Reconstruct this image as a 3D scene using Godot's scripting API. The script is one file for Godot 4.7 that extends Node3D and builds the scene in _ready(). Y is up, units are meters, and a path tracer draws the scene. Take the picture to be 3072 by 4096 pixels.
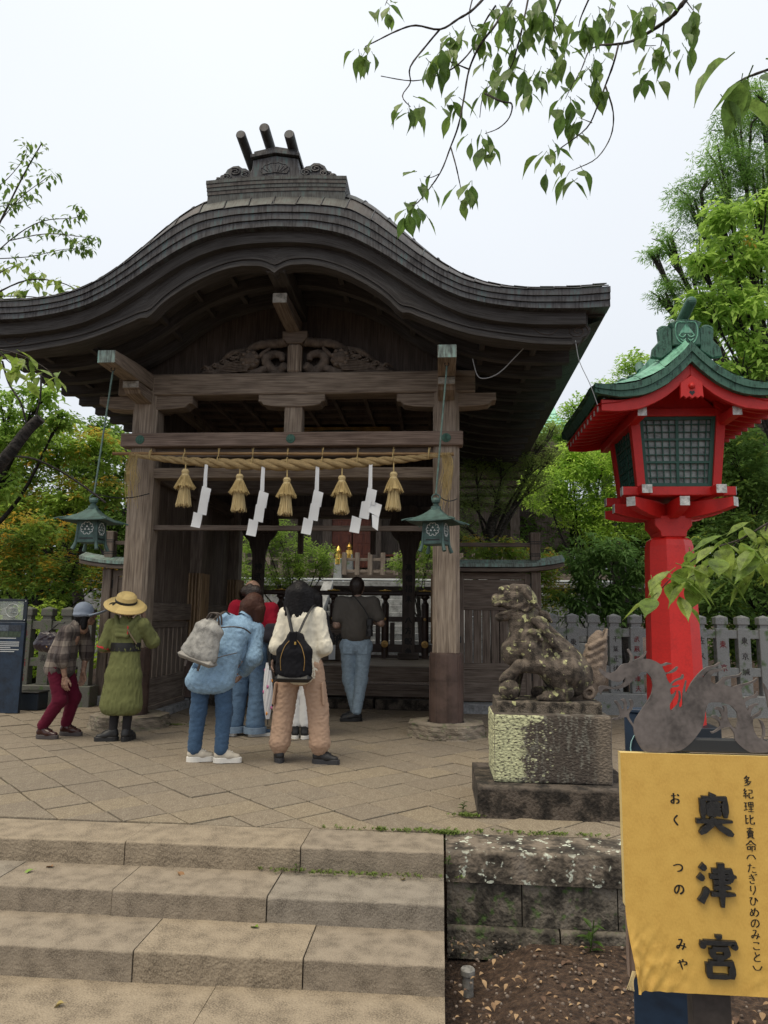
extends Node3D

# A shrine worship hall with a bowed gable roof, seen from the steps in front of it. Units are metres, y up, the paved court is y = 0.

var rng := RandomNumberGenerator.new()
var T := {}   # textures
var M := {}   # materials

# ------------------------------------------------------------------ mesh builder
class MB:
	var v := PackedVector3Array()
	var n := PackedVector3Array()
	var t := PackedVector2Array()
	var off := Vector2.ZERO

	func tri(a: Vector3, b: Vector3, c: Vector3, ua := Vector2.ZERO, ub := Vector2.ZERO, uc := Vector2.ZERO) -> void:
		var m := (b - a).cross(c - a).normalized()
		v.append(a); v.append(c); v.append(b)
		n.append(m); n.append(m); n.append(m)
		t.append(ua); t.append(uc); t.append(ub)

	func uvof(p: Vector3, m: Vector3, g: Vector3) -> Vector2:
		if absf(m.dot(g)) > 0.75:
			var o := Vector3.UP if absf(g.y) < 0.7 else Vector3.RIGHT
			o = (o - g * o.dot(g)).normalized()
			return Vector2(p.dot(o.cross(g)) * 0.35, p.dot(o) * 0.35) + off
		return Vector2(p.dot(g), p.dot(m.cross(g).normalized())) + off

	func poly(pts: Array, out: Vector3, g := Vector3.RIGHT) -> void:
		var m := Vector3.ZERO
		for i in range(1, pts.size() - 1):
			m += (pts[i] - pts[0]).cross(pts[i + 1] - pts[0])
		m = m.normalized()
		var flip := m.dot(out) < 0.0
		if flip:
			m = -m
		var u := []
		for p in pts:
			u.append(uvof(p, m, g))
		for i in range(1, pts.size() - 1):
			if flip:
				tri(pts[0], pts[i + 1], pts[i], u[0], u[i + 1], u[i])
			else:
				tri(pts[0], pts[i], pts[i + 1], u[0], u[i], u[i + 1])

	# a box with chamfered edges; grain runs along g (its longest side if zero)
	func box(c: Vector3, s: Vector3, ch := 0.0, g := Vector3.ZERO, xf := Transform3D()) -> void:
		var h := s * 0.5
		if g == Vector3.ZERO:
			g = [Vector3.RIGHT, Vector3.UP, Vector3.BACK][s.max_axis_index()]
		var gg := (xf.basis * g).normalized()
		ch = minf(ch, minf(h.x, minf(h.y, h.z)) * 0.9)
		for a in 3:
			var b := (a + 1) % 3
			var d := (a + 2) % 3
			for sa in [-1.0, 1.0]:
				var q := []
				for k in [[-1, -1], [1, -1], [1, 1], [-1, 1]]:
					var p := Vector3.ZERO
					p[a] = sa * h[a]
					p[b] = k[0] * (h[b] - ch)
					p[d] = k[1] * (h[d] - ch)
					q.append(xf * (c + p))
				var o := Vector3.ZERO
				o[a] = sa
				poly(q, xf.basis * o, gg)
				if ch > 0.0:
					for sb in [-1.0, 1.0]:
						var e := []
						for sd in [-1.0, 1.0]:
							var p1 := Vector3.ZERO
							p1[a] = sa * h[a]; p1[b] = sb * (h[b] - ch); p1[d] = sd * (h[d] - ch)
							var p2 := Vector3.ZERO
							p2[a] = sa * (h[a] - ch); p2[b] = sb * h[b]; p2[d] = sd * (h[d] - ch)
							if sd < 0:
								e.append(xf * (c + p1)); e.append(xf * (c + p2))
							else:
								e.append(xf * (c + p2)); e.append(xf * (c + p1))
						var o2 := Vector3.ZERO
						o2[a] = sa; o2[b] = sb
						poly(e, xf.basis * o2, gg)
		if ch > 0.0:
			for sx in [-1.0, 1.0]:
				for sy in [-1.0, 1.0]:
					for sz in [-1.0, 1.0]:
						var cc := c + Vector3(sx * h.x, sy * h.y, sz * h.z)
						poly([xf * (cc - Vector3(0, sy * ch, sz * ch)), xf * (cc - Vector3(sx * ch, 0, sz * ch)), xf * (cc - Vector3(sx * ch, sy * ch, 0))], xf.basis * Vector3(sx, sy, sz), gg)

	# rows of points, smooth; u runs along a row, v across rows
	func grid(rows: Array, flip := false, smooth := true) -> void:
		var R := rows.size()
		var C: int = rows[0].size()
		var nn := []
		var uv := []
		var vv := PackedFloat32Array()
		vv.append(0.0)
		for r in range(1, R):
			vv.append(vv[r - 1] + rows[r][C / 2].distance_to(rows[r - 1][C / 2]))
		for r in R:
			var nr := PackedVector3Array()
			var ur := PackedVector2Array()
			var u := 0.0
			for c in C:
				var du: Vector3 = rows[r][mini(c + 1, C - 1)] - rows[r][maxi(c - 1, 0)]
				var dv: Vector3 = rows[mini(r + 1, R - 1)][c] - rows[maxi(r - 1, 0)][c]
				var m := du.cross(dv)
				if m.length_squared() < 1e-16:
					m = Vector3.UP
				nr.append(m.normalized() * (-1.0 if flip else 1.0))
				if c > 0:
					u += rows[r][c].distance_to(rows[r][c - 1])
				ur.append(Vector2(u, vv[r]) + off)
			nn.append(nr)
			uv.append(ur)
		for r in R - 1:
			for c in C - 1:
				var ids := [[r, c], [r, c + 1], [r + 1, c + 1], [r + 1, c]]
				if flip:
					ids = [[r, c], [r + 1, c], [r + 1, c + 1], [r, c + 1]]
				for k in [[0, 1, 2], [0, 2, 3]]:
					var A = ids[k[0]]
					var B = ids[k[1]]
					var D = ids[k[2]]
					var pa: Vector3 = rows[A[0]][A[1]]
					var pb: Vector3 = rows[B[0]][B[1]]
					var pd: Vector3 = rows[D[0]][D[1]]
					if pa.distance_squared_to(pb) < 1e-14 or pb.distance_squared_to(pd) < 1e-14 or pa.distance_squared_to(pd) < 1e-14:
						continue
					tri(pa, pb, pd, uv[A[0]][A[1]], uv[B[0]][B[1]], uv[D[0]][D[1]])
					if smooth:
						var e := n.size()
						n[e - 3] = nn[A[0]][A[1]]
						n[e - 2] = nn[D[0]][D[1]]
						n[e - 1] = nn[B[0]][B[1]]

	# profile of (radius, height) turned about y
	func lathe(prof: Array, seg := 16, xf := Transform3D(), smooth := true, squash := 1.0) -> void:
		for i in prof.size() - 1:
			var p: Vector2 = prof[i]
			var q: Vector2 = prof[i + 1]
			var d := q - p
			if d.length() < 1e-6:
				continue
			for k in seg:
				var a0 := TAU * k / seg
				var a1 := TAU * (k + 1) / seg
				var c0 := Vector3(sin(a0), 0, cos(a0) * squash)
				var c1 := Vector3(sin(a1), 0, cos(a1) * squash)
				var A := xf * (c0 * p.x + Vector3.UP * p.y)
				var B := xf * (c1 * p.x + Vector3.UP * p.y)
				var C := xf * (c1 * q.x + Vector3.UP * q.y)
				var D := xf * (c0 * q.x + Vector3.UP * q.y)
				var nx0 := (xf.basis * (c0 * d.y - Vector3.UP * d.x)).normalized()
				var nx1 := (xf.basis * (c1 * d.y - Vector3.UP * d.x)).normalized()
				var u0 := Vector2(p.y, a0 * maxf(p.x, 0.03)) + off
				var u1 := Vector2(p.y, a1 * maxf(p.x, 0.03)) + off
				var u2 := Vector2(q.y, a1 * maxf(q.x, 0.03)) + off
				var u3 := Vector2(q.y, a0 * maxf(q.x, 0.03)) + off
				if p.x > 1e-6:
					tri(A, B, C, u0, u1, u2)
					if smooth:
						var e := n.size()
						n[e - 3] = nx0; n[e - 2] = nx1; n[e - 1] = nx1
				if q.x > 1e-6:
					tri(A, C, D, u0, u2, u3)
					if smooth:
						var e := n.size()
						n[e - 3] = nx0; n[e - 2] = nx0; n[e - 1] = nx1

	# a tube along points; rad is a number or an array
	func tube(pts: Array, rad, seg := 8, caps := true, flat := 1.0) -> void:
		var N := pts.size()
		var up := Vector3.UP
		var rows := []
		var d0: Vector3 = (pts[1] - pts[0]).normalized()
		if absf(d0.dot(up)) > 0.9:
			up = Vector3.RIGHT
		var side := d0.cross(up).normalized()
		for i in N:
			var d: Vector3 = (pts[mini(i + 1, N - 1)] - pts[maxi(i - 1, 0)]).normalized()
			side = (side - d * side.dot(d)).normalized()
			var o := side.cross(d).normalized()
			var r: float = rad[i] if rad is Array or rad is PackedFloat32Array else rad
			var row := PackedVector3Array()
			for k in seg + 1:
				var a := TAU * k / seg
				row.append(pts[i] + side * cos(a) * r + o * sin(a) * r * flat)
			rows.append(row)
		# ring runs along the row, so the tube's length is v; swap to have u along the length
		var cols := []
		for k in seg + 1:
			var col := PackedVector3Array()
			for i in N:
				col.append(rows[i][k])
			cols.append(col)
		ring_grid(cols)
		if caps:
			for e in [0, N - 1]:
				var dd: Vector3 = (pts[1] - pts[0]) if e == 0 else (pts[N - 1] - pts[N - 2])
				var q := []
				for k in seg:
					q.append(rows[e][k])
				poly(q, -dd if e == 0 else dd, dd.normalized())

	# a grid whose first and last rows are the same line (a closed tube)
	func ring_grid(rows: Array) -> void:
		var R := rows.size()
		var C: int = rows[0].size()
		var nn := []
		for r in R:
			var nr := PackedVector3Array()
			var ra := (r - 1 + R - 1) % (R - 1)
			var rb := (r + 1) % (R - 1)
			for c in C:
				var du: Vector3 = rows[r][mini(c + 1, C - 1)] - rows[r][maxi(c - 1, 0)]
				var dv: Vector3 = rows[rb][c] - rows[ra][c]
				var m := du.cross(dv)
				nr.append(m.normalized() if m.length_squared() > 1e-18 else Vector3.UP)
			nn.append(nr)
		var mid := Vector3.ZERO
		for r in R - 1:
			mid += rows[r][C / 2]
		mid /= float(R - 1)
		var s := 1.0 if nn[0][C / 2].dot(rows[0][C / 2] - mid) >= 0 else -1.0
		var vacc := 0.0
		for r in R - 1:
			var w: float = rows[r][C / 2].distance_to(rows[r + 1][C / 2])
			var u := 0.0
			for c in C - 1:
				var l: float = rows[r][c].distance_to(rows[r][c + 1])
				var a: Vector3 = rows[r][c]
				var b: Vector3 = rows[r][c + 1]
				var d: Vector3 = rows[r + 1][c + 1]
				var e: Vector3 = rows[r + 1][c]
				var ua := Vector2(u, vacc) + off
				var ub := Vector2(u + l, vacc) + off
				var ud := Vector2(u + l, vacc + w) + off
				var ue := Vector2(u, vacc + w) + off
				u += l
				if s > 0:
					sm(a, b, d, ua, ub, ud, nn[r][c], nn[r][c + 1], nn[r + 1][c + 1])
					sm(a, d, e, ua, ud, ue, nn[r][c], nn[r + 1][c + 1], nn[r + 1][c])
				else:
					sm(a, d, b, ua, ud, ub, -nn[r][c], -nn[r + 1][c + 1], -nn[r][c + 1])
					sm(a, e, d, ua, ue, ud, -nn[r][c], -nn[r + 1][c], -nn[r + 1][c + 1])
			vacc += w

	func sm(a: Vector3, b: Vector3, c: Vector3, ua: Vector2, ub: Vector2, uc: Vector2, na: Vector3, nb: Vector3, nc: Vector3) -> void:
		if a.distance_squared_to(b) < 1e-14 or b.distance_squared_to(c) < 1e-14 or a.distance_squared_to(c) < 1e-14:
			return
		v.append(a); v.append(c); v.append(b)
		n.append(na); n.append(nc); n.append(nb)
		t.append(ua); t.append(uc); t.append(ub)

	# an outline in x, y given depth along z between z0 and z1, bevelled at the front by bev
	func prism(pl: PackedVector2Array, z0: float, z1: float, xf := Transform3D(), bev := 0.0, g := Vector3.RIGHT) -> void:
		if Geometry2D.is_polygon_clockwise(pl):
			pl = pl.duplicate()
			pl.reverse()
		var front := pl
		if bev > 0.0:
			var inset := Geometry2D.offset_polygon(pl, -bev)
			if inset.size() == 1 and inset[0].size() >= 3:
				front = inset[0]
		var gg := (xf.basis * g).normalized()
		for side in 2:
			var q := front if side == 1 else pl
			var ix := Geometry2D.triangulate_polygon(q)
			var z := z1 if side == 1 else z0
			for i in ix.size() / 3:
				var tr := []
				for k in 3:
					var p := q[ix[i * 3 + k]]
					tr.append(xf * Vector3(p.x, p.y, z))
				poly(tr, xf.basis * Vector3(0, 0, 1 if side == 1 else -1), gg)
		var zs := z1 - (bev if front != pl else 0.0)
		for i in pl.size():
			var a := pl[i]
			var b := pl[(i + 1) % pl.size()]
			var o := Vector3(b.y - a.y, a.x - b.x, 0)
			poly([xf * Vector3(a.x, a.y, z0), xf * Vector3(b.x, b.y, z0), xf * Vector3(b.x, b.y, zs), xf * Vector3(a.x, a.y, zs)], xf.basis * o, gg)
		if front != pl:
			# bevel ring: join each outer edge to its nearest inner points
			var m := front.size()
			for i in pl.size():
				var a := pl[i]
				var b := pl[(i + 1) % pl.size()]
				var ia := 0
				var ib := 0
				for k in m:
					if front[k].distance_squared_to(a) < front[ia].distance_squared_to(a):
						ia = k
					if front[k].distance_squared_to(b) < front[ib].distance_squared_to(b):
						ib = k
				var o := Vector3(b.y - a.y, a.x - b.x, bev)
				var A := xf * Vector3(a.x, a.y, zs)
				var B := xf * Vector3(b.x, b.y, zs)
				var C := xf * Vector3(front[ib].x, front[ib].y, z1)
				var D := xf * Vector3(front[ia].x, front[ia].y, z1)
				if ia == ib:
					poly([A, B, C], xf.basis * o, gg)
				else:
					poly([A, B, C, D], xf.basis * o, gg)

	func ball(c: Vector3, r: Vector3, seg := 12, rings := 8, bas := Basis()) -> void:
		var pr := []
		for i in rings + 1:
			var a := -PI / 2 + PI * i / rings
			pr.append(Vector2(maxf(cos(a), 0.0) if i > 0 and i < rings else 0.0, sin(a)))
		lathe(pr, seg, Transform3D(bas * Basis.from_scale(r), c))

	func add(o: MB, xf := Transform3D()) -> void:
		var bn := xf.basis.inverse().transposed()
		for i in o.v.size():
			v.append(xf * o.v[i])
			n.append((bn * o.n[i]).normalized())
			t.append(o.t[i])

	func mesh(mat: Material = null) -> ArrayMesh:
		var a := []
		a.resize(Mesh.ARRAY_MAX)
		a[Mesh.ARRAY_VERTEX] = v
		a[Mesh.ARRAY_NORMAL] = n
		a[Mesh.ARRAY_TEX_UV] = t
		var m := ArrayMesh.new()
		if v.size() == 0:
			return m
		m.add_surface_from_arrays(Mesh.PRIMITIVE_TRIANGLES, a)
		if mat:
			m.surface_set_material(0, mat)
		return m


func mb() -> MB:
	var b := MB.new()
	b.off = Vector2(rng.randf() * 7.0, rng.randf() * 7.0)
	return b

# ------------------------------------------------------------------ nodes
func part(called: String, b, mat: Material, parent: Node, at := Vector3.ZERO, bas := Basis()) -> MeshInstance3D:
	var o := MeshInstance3D.new()
	o.name = called
	o.mesh = b.mesh() if b is MB else b
	o.material_override = null
	if mat and o.mesh.get_surface_count():
		if b is MB:
			o.mesh.surface_set_material(0, mat)
		else:
			o.set_surface_override_material(0, mat)
	o.transform = Transform3D(bas, at)
	parent.add_child(o, true)
	return o

func tag(o: Node, label: String, category: String, group := "", kind := "") -> Node:
	o.set_meta("label", label)
	if category:
		o.set_meta("category", category)
	if group:
		o.set_meta("group", group)
	if kind:
		o.set_meta("kind", kind)
	return o

func thing(called: String, label: String, category: String, at := Vector3.ZERO, turn := 0.0, group := "") -> Node3D:
	var o := Node3D.new()
	o.name = called
	o.position = at
	o.rotation.y = turn
	add_child(o, true)
	tag(o, label, category, group)
	return o

func structure(o: Node) -> Node:
	o.set_meta("kind", "structure")
	return o

func bxp(called: String, c: Vector3, s: Vector3, mat: Material, parent: Node, ch := 0.006, g := Vector3.ZERO) -> MeshInstance3D:
	var b := mb()
	b.box(Vector3.ZERO, s, ch, g)
	return part(called, b, mat, parent, c)

func V(x: float, y: float, z: float) -> Vector3:
	return Vector3(x, y, z)

func curve(pts: Array, n := 6) -> Array:   # smooth points through the given ones
	var r := []
	for i in pts.size() - 1:
		var p0 = pts[maxi(i - 1, 0)]
		var p1 = pts[i]
		var p2 = pts[i + 1]
		var p3 = pts[mini(i + 2, pts.size() - 1)]
		for k in n:
			var t := float(k) / n
			r.append(p1.cubic_interpolate(p2, p0, p3, t))
	r.append(pts[pts.size() - 1])
	return r

func lut(pairs: Array, x: float) -> float:   # linear table of [x, y]
	if x <= pairs[0][0]:
		return pairs[0][1]
	for i in pairs.size() - 1:
		if x <= pairs[i + 1][0]:
			var f: float = (x - pairs[i][0]) / (pairs[i + 1][0] - pairs[i][0])
			return lerpf(pairs[i][1], pairs[i + 1][1], f)
	return pairs[pairs.size() - 1][1]

# ------------------------------------------------------------------ textures
func nbytes(sd: int, freq: float, oct := 4, w := 512, h := 512, tow := 0, toh := 0, kind := 0) -> PackedByteArray:
	var f := FastNoiseLite.new()
	f.seed = sd
	f.frequency = freq
	f.fractal_octaves = oct
	if kind == 1:
		f.noise_type = FastNoiseLite.TYPE_CELLULAR
		f.cellular_return_type = FastNoiseLite.RETURN_DISTANCE
		f.fractal_type = FastNoiseLite.FRACTAL_NONE
	elif kind == 2:
		f.noise_type = FastNoiseLite.TYPE_CELLULAR
		f.cellular_return_type = FastNoiseLite.RETURN_CELL_VALUE
		f.fractal_type = FastNoiseLite.FRACTAL_NONE
	elif kind == 3:
		f.fractal_type = FastNoiseLite.FRACTAL_RIDGED
	var im := f.get_seamless_image(w, h)
	if tow > 0:
		im.resize(tow, toh, Image.INTERPOLATE_CUBIC)
	im.convert(Image.FORMAT_L8)
	return im.get_data()

func ramp(stops: Array) -> PackedByteArray:   # [[0..1, Color], ...] -> 256 rgb
	var r := PackedByteArray()
	for i in 256:
		var x := i / 255.0
		var c: Color = stops[0][1]
		for k in stops.size() - 1:
			if x >= stops[k][0]:
				c = stops[k][1].lerp(stops[k + 1][1], clampf((x - stops[k][0]) / maxf(stops[k + 1][0] - stops[k][0], 1e-4), 0, 1))
		r.append(int(c.r * 255)); r.append(int(c.g * 255)); r.append(int(c.b * 255))
	return r

func tex_rgb(b: PackedByteArray, w: int, h: int, stops: Array) -> ImageTexture:
	var r := ramp(stops)
	var o := PackedByteArray()
	o.resize(w * h * 3)
	for i in w * h:
		var k := b[i] * 3
		o[i * 3] = r[k]; o[i * 3 + 1] = r[k + 1]; o[i * 3 + 2] = r[k + 2]
	return ImageTexture.create_from_image(Image.create_from_data(w, h, false, Image.FORMAT_RGB8, o))

func tex_l(b: PackedByteArray, w: int, h: int) -> ImageTexture:
	return ImageTexture.create_from_image(Image.create_from_data(w, h, false, Image.FORMAT_L8, b))

func blend(a: PackedByteArray, b: PackedByteArray, f: float) -> PackedByteArray:
	var o := PackedByteArray()
	o.resize(a.size())
	for i in a.size():
		o[i] = int(a[i] * (1.0 - f) + b[i] * f)
	return o

func g(x: float) -> Color:
	return Color(x, x, x)

func make_textures() -> void:
	var fine := nbytes(1, 0.05, 5)
	var mot := nbytes(2, 0.008, 4)
	var streak := nbytes(3, 0.06, 4, 48, 512, 512, 512)
	var streak2 := nbytes(4, 0.012, 3, 96, 512, 512, 512)
	var wd := blend(blend(streak, streak2, 0.35), mot, 0.25)
	T.wood = tex_rgb(wd, 512, 512, [[0.0, Color(0.36, 0.33, 0.31)], [0.3, Color(0.62, 0.59, 0.57)], [0.55, Color(0.82, 0.80, 0.78)], [0.8, Color(0.97, 0.96, 0.95)], [1.0, g(1.0)]])
	T.wood_h = tex_l(streak, 512, 512)
	T.fine_h = tex_l(fine, 512, 512)
	T.mottle = tex_rgb(blend(mot, fine, 0.35), 512, 512, [[0.15, g(0.58)], [0.5, g(0.84)], [0.85, g(1.0)]])
	T.blotch = tex_rgb(blend(mot, fine, 0.2), 512, 512, [[0.2, Color(0.70, 0.69, 0.68)], [0.45, Color(0.86, 0.855, 0.85)], [0.6, Color(0.95, 0.945, 0.94)], [0.9, g(1.0)]])
	T.soft = tex_rgb(blend(mot, fine, 0.5), 512, 512, [[0.2, Color(0.90, 0.86, 0.86)], [0.5, Color(0.97, 0.96, 0.96)], [0.8, g(1.0)]])
	T.speck = tex_rgb(blend(nbytes(61, 0.14, 4), mot, 0.42), 512, 512, [[0.2, Color(0.66, 0.65, 0.64)], [0.45, Color(0.88, 0.875, 0.87)], [0.6, Color(0.96, 0.955, 0.95)], [0.85, g(1.0)]])
	T.stain = tex_rgb(blend(mot, fine, 0.3), 512, 512, [[0.2, Color(0.34, 0.33, 0.32)], [0.45, Color(0.66, 0.65, 0.63)], [0.6, Color(0.95, 0.93, 0.90)], [0.9, g(1.0)]])
	# granite specks
	var r2 := RandomNumberGenerator.new()
	r2.seed = 5
	var sp := PackedByteArray()
	sp.resize(256 * 256)
	for i in sp.size():
		var q := r2.randf()
		sp[i] = 70 + r2.randi() % 50 if q < 0.13 else (215 + r2.randi() % 40 if q < 0.4 else 160 + r2.randi() % 50)
	T.granite = tex_rgb(sp, 256, 256, [[0, g(0)], [1, g(1)]])
	# exposed aggregate: small pale pebbles in a brown matrix
	var cell := nbytes(6, 0.06, 1, 512, 512, 0, 0, 1)
	var cv := nbytes(6, 0.06, 1, 512, 512, 0, 0, 2)
	var pb := PackedByteArray()
	pb.resize(cell.size())
	for i in cell.size():
		var pebble := cell[i] < 76 and cv[i] > 135
		pb[i] = clampi((190 + cv[i] / 5 if pebble else 92 + fine[i] / 5) * (0.8 + mot[i] / 255.0 * 0.35), 0, 255)
	T.pebble = tex_rgb(pb, 512, 512, [[0, Color(0.55, 0.52, 0.49)], [0.4, Color(0.78, 0.75, 0.72)], [0.75, Color(0.94, 0.92, 0.89)], [1, Color(1, 1, 0.98)]])
	T.pebble_h = tex_l(pb, 512, 512)
	# lichen: pale crusts with a mask in alpha
	for kind in 3:
		var a1 := nbytes(11 + kind, 0.012, 3)
		var a2 := nbytes(14 + kind, 0.05, 3)
		var a3 := nbytes(17 + kind, 0.045, 1, 512, 512, 0, 0, 1)
		var o := PackedByteArray()
		o.resize(512 * 512 * 4)
		var col: Color = [Color(0.80, 0.80, 0.58), Color(0.80, 0.82, 0.76), Color(0.30, 0.42, 0.18)][kind]
		for i in 512 * 512:
			var m := (a1[i] * 0.75 + a2[i] * 0.25 + (255 - a3[i]) * 0.22) / 255.0
			var s := smoothstep([0.84, 0.80][mini(kind, 1)], [0.90, 0.87][mini(kind, 1)], m) if kind < 2 else smoothstep(0.72, 0.98, m) * 0.8
			var l := 0.75 + fine[i] / 255.0 * 0.35
			o[i * 4] = mini(255, int(col.r * l * 255)); o[i * 4 + 1] = mini(255, int(col.g * l * 255)); o[i * 4 + 2] = mini(255, int(col.b * l * 255)); o[i * 4 + 3] = int(s * 255)
		T["lichen%d" % kind] = ImageTexture.create_from_image(Image.create_from_data(512, 512, false, Image.FORMAT_RGBA8, o))
	# patina streaks running down old copper
	var dr := nbytes(21, 0.05, 4, 512, 64, 512, 512)
	T.patina = tex_rgb(blend(dr, mot, 0.45), 512, 512, [[0.25, Color(0.52, 0.50, 0.50)], [0.48, Color(0.80, 0.78, 0.77)], [0.62, Color(0.86, 0.88, 0.87)], [0.8, Color(0.80, 0.98, 0.95)]])
	T.verdigris = tex_rgb(blend(blend(dr, mot, 0.5), fine, 0.25), 512, 512, [[0.15, Color(0.20, 0.30, 0.27)], [0.36, Color(0.55, 0.72, 0.66)], [0.5, Color(0.85, 1.0, 0.94)], [0.8, Color(1.0, 1.0, 0.98)]])
	# cloth
	var wv := PackedByteArray()
	wv.resize(128 * 128)
	for y in 128:
		for x in 128:
			var s := (sin(x * TAU / 8.0) * sin(y * TAU / 8.0)) * 0.5 + 0.5
			wv[y * 128 + x] = int(clampf(150 + s * 80 + r2.randf() * 25, 0, 255))
	T.weave = tex_l(wv, 128, 128)
	T.folds = tex_l(nbytes(23, 0.012, 3), 512, 512)
	var dn := nbytes(24, 0.2, 3, 512, 128, 512, 512)
	T.denim = tex_rgb(blend(dn, blend(mot, fine, 0.5), 0.5), 512, 512, [[0.2, g(0.62)], [0.5, g(0.85)], [0.8, g(1.0)]])
	# tartan
	var pl := Image.create(256, 256, false, Image.FORMAT_RGB8)
	var prof := []
	for i in 256:
		var k := i % 128
		var cl := 1
		if k < 38:
			cl = 0
		elif k < 52:
			cl = 0 if k % 5 < 2 else 1
		elif k < 84:
			cl = 2
		elif k < 90:
			cl = 3
		prof.append(cl)
	var pc := [Color(0.17, 0.13, 0.14), Color(0.52, 0.48, 0.47), Color(0.74, 0.70, 0.65), Color(0.30, 0.26, 0.26)]
	for y in 256:
		for x in 256:
			pl.set_pixel(x, y, pc[prof[x]].lerp(pc[prof[y]], 0.5) * (0.94 + 0.06 * ((x + y) % 2)))
	T.plaid = ImageTexture.create_from_image(pl)
	# earth
	T.earth = tex_rgb(blend(blend(nbytes(26, 0.02, 5), fine, 0.45), cv, 0.15), 512, 512, [[0.2, Color(0.42, 0.38, 0.36)], [0.5, Color(0.72, 0.68, 0.65)], [0.72, Color(0.95, 0.92, 0.88)], [0.9, g(1)]])
	# painted canvas of the board
	var cx := nbytes(27, 0.25, 3, 512, 64, 512, 512)
	T.canvas = tex_rgb(blend(blend(cx, mot, 0.5), fine, 0.2), 512, 512, [[0.15, Color(0.91, 0.88, 0.84)], [0.5, Color(0.97, 0.96, 0.94)], [0.85, g(1.0)]])
	T.bark = tex_rgb(blend(nbytes(28, 0.04, 4, 512, 96, 512, 512), fine, 0.3), 512, 512, [[0.2, g(0.35)], [0.55, g(0.75)], [0.85, g(1.0)]])
	var st := PackedByteArray()
	st.resize(128 * 128)
	for y in 128:
		for x in 128:
			st[y * 128 + x] = int(clampf(165 + 70 * sin(y * TAU / 16.0) * (0.7 + 0.3 * sin(x * TAU / 8.0 + (PI if (y / 16) % 2 else 0.0))) + r2.randf() * 20, 0, 255))
	T.straw = tex_l(st, 128, 128)

func mat(c: Color, rough := 0.8, o := {}) -> StandardMaterial3D:
	var m := StandardMaterial3D.new()
	var s := c.linear_to_srgb()
	s.a = c.a
	m.albedo_color = s
	m.roughness = rough
	if o.has("tex"):
		m.albedo_texture = o.tex
	if o.has("bump"):
		m.heightmap_enabled = true
		m.heightmap_texture = o.bump
		m.heightmap_scale = o.get("depth", 0.3)
	if o.has("tri"):
		m.uv1_triplanar = true
		m.uv1_scale = Vector3.ONE * o.tri if o.tri is float else o.tri
		m.uv1_world_triplanar = o.get("world", true)
	elif o.has("uv"):
		m.uv1_scale = o.uv
	m.metallic = o.get("metal", 0.0)
	m.metallic_specular = o.get("spec", 0.5)
	if o.has("detail"):
		m.detail_enabled = true
		m.detail_albedo = o.detail
		m.detail_blend_mode = BaseMaterial3D.BLEND_MODE_MIX
		m.detail_uv_layer = BaseMaterial3D.DETAIL_UV_2
		m.uv2_triplanar = true
		m.uv2_world_triplanar = true
		m.uv2_scale = Vector3.ONE * o.get("dscale", 1.0)
	if o.has("back"):
		m.backlight_enabled = true
		m.backlight = o.back
	if o.has("rim"):
		m.rim_enabled = true
		m.rim = o.rim
	if o.get("vc", false):
		m.vertex_color_use_as_albedo = true
	return m

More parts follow.
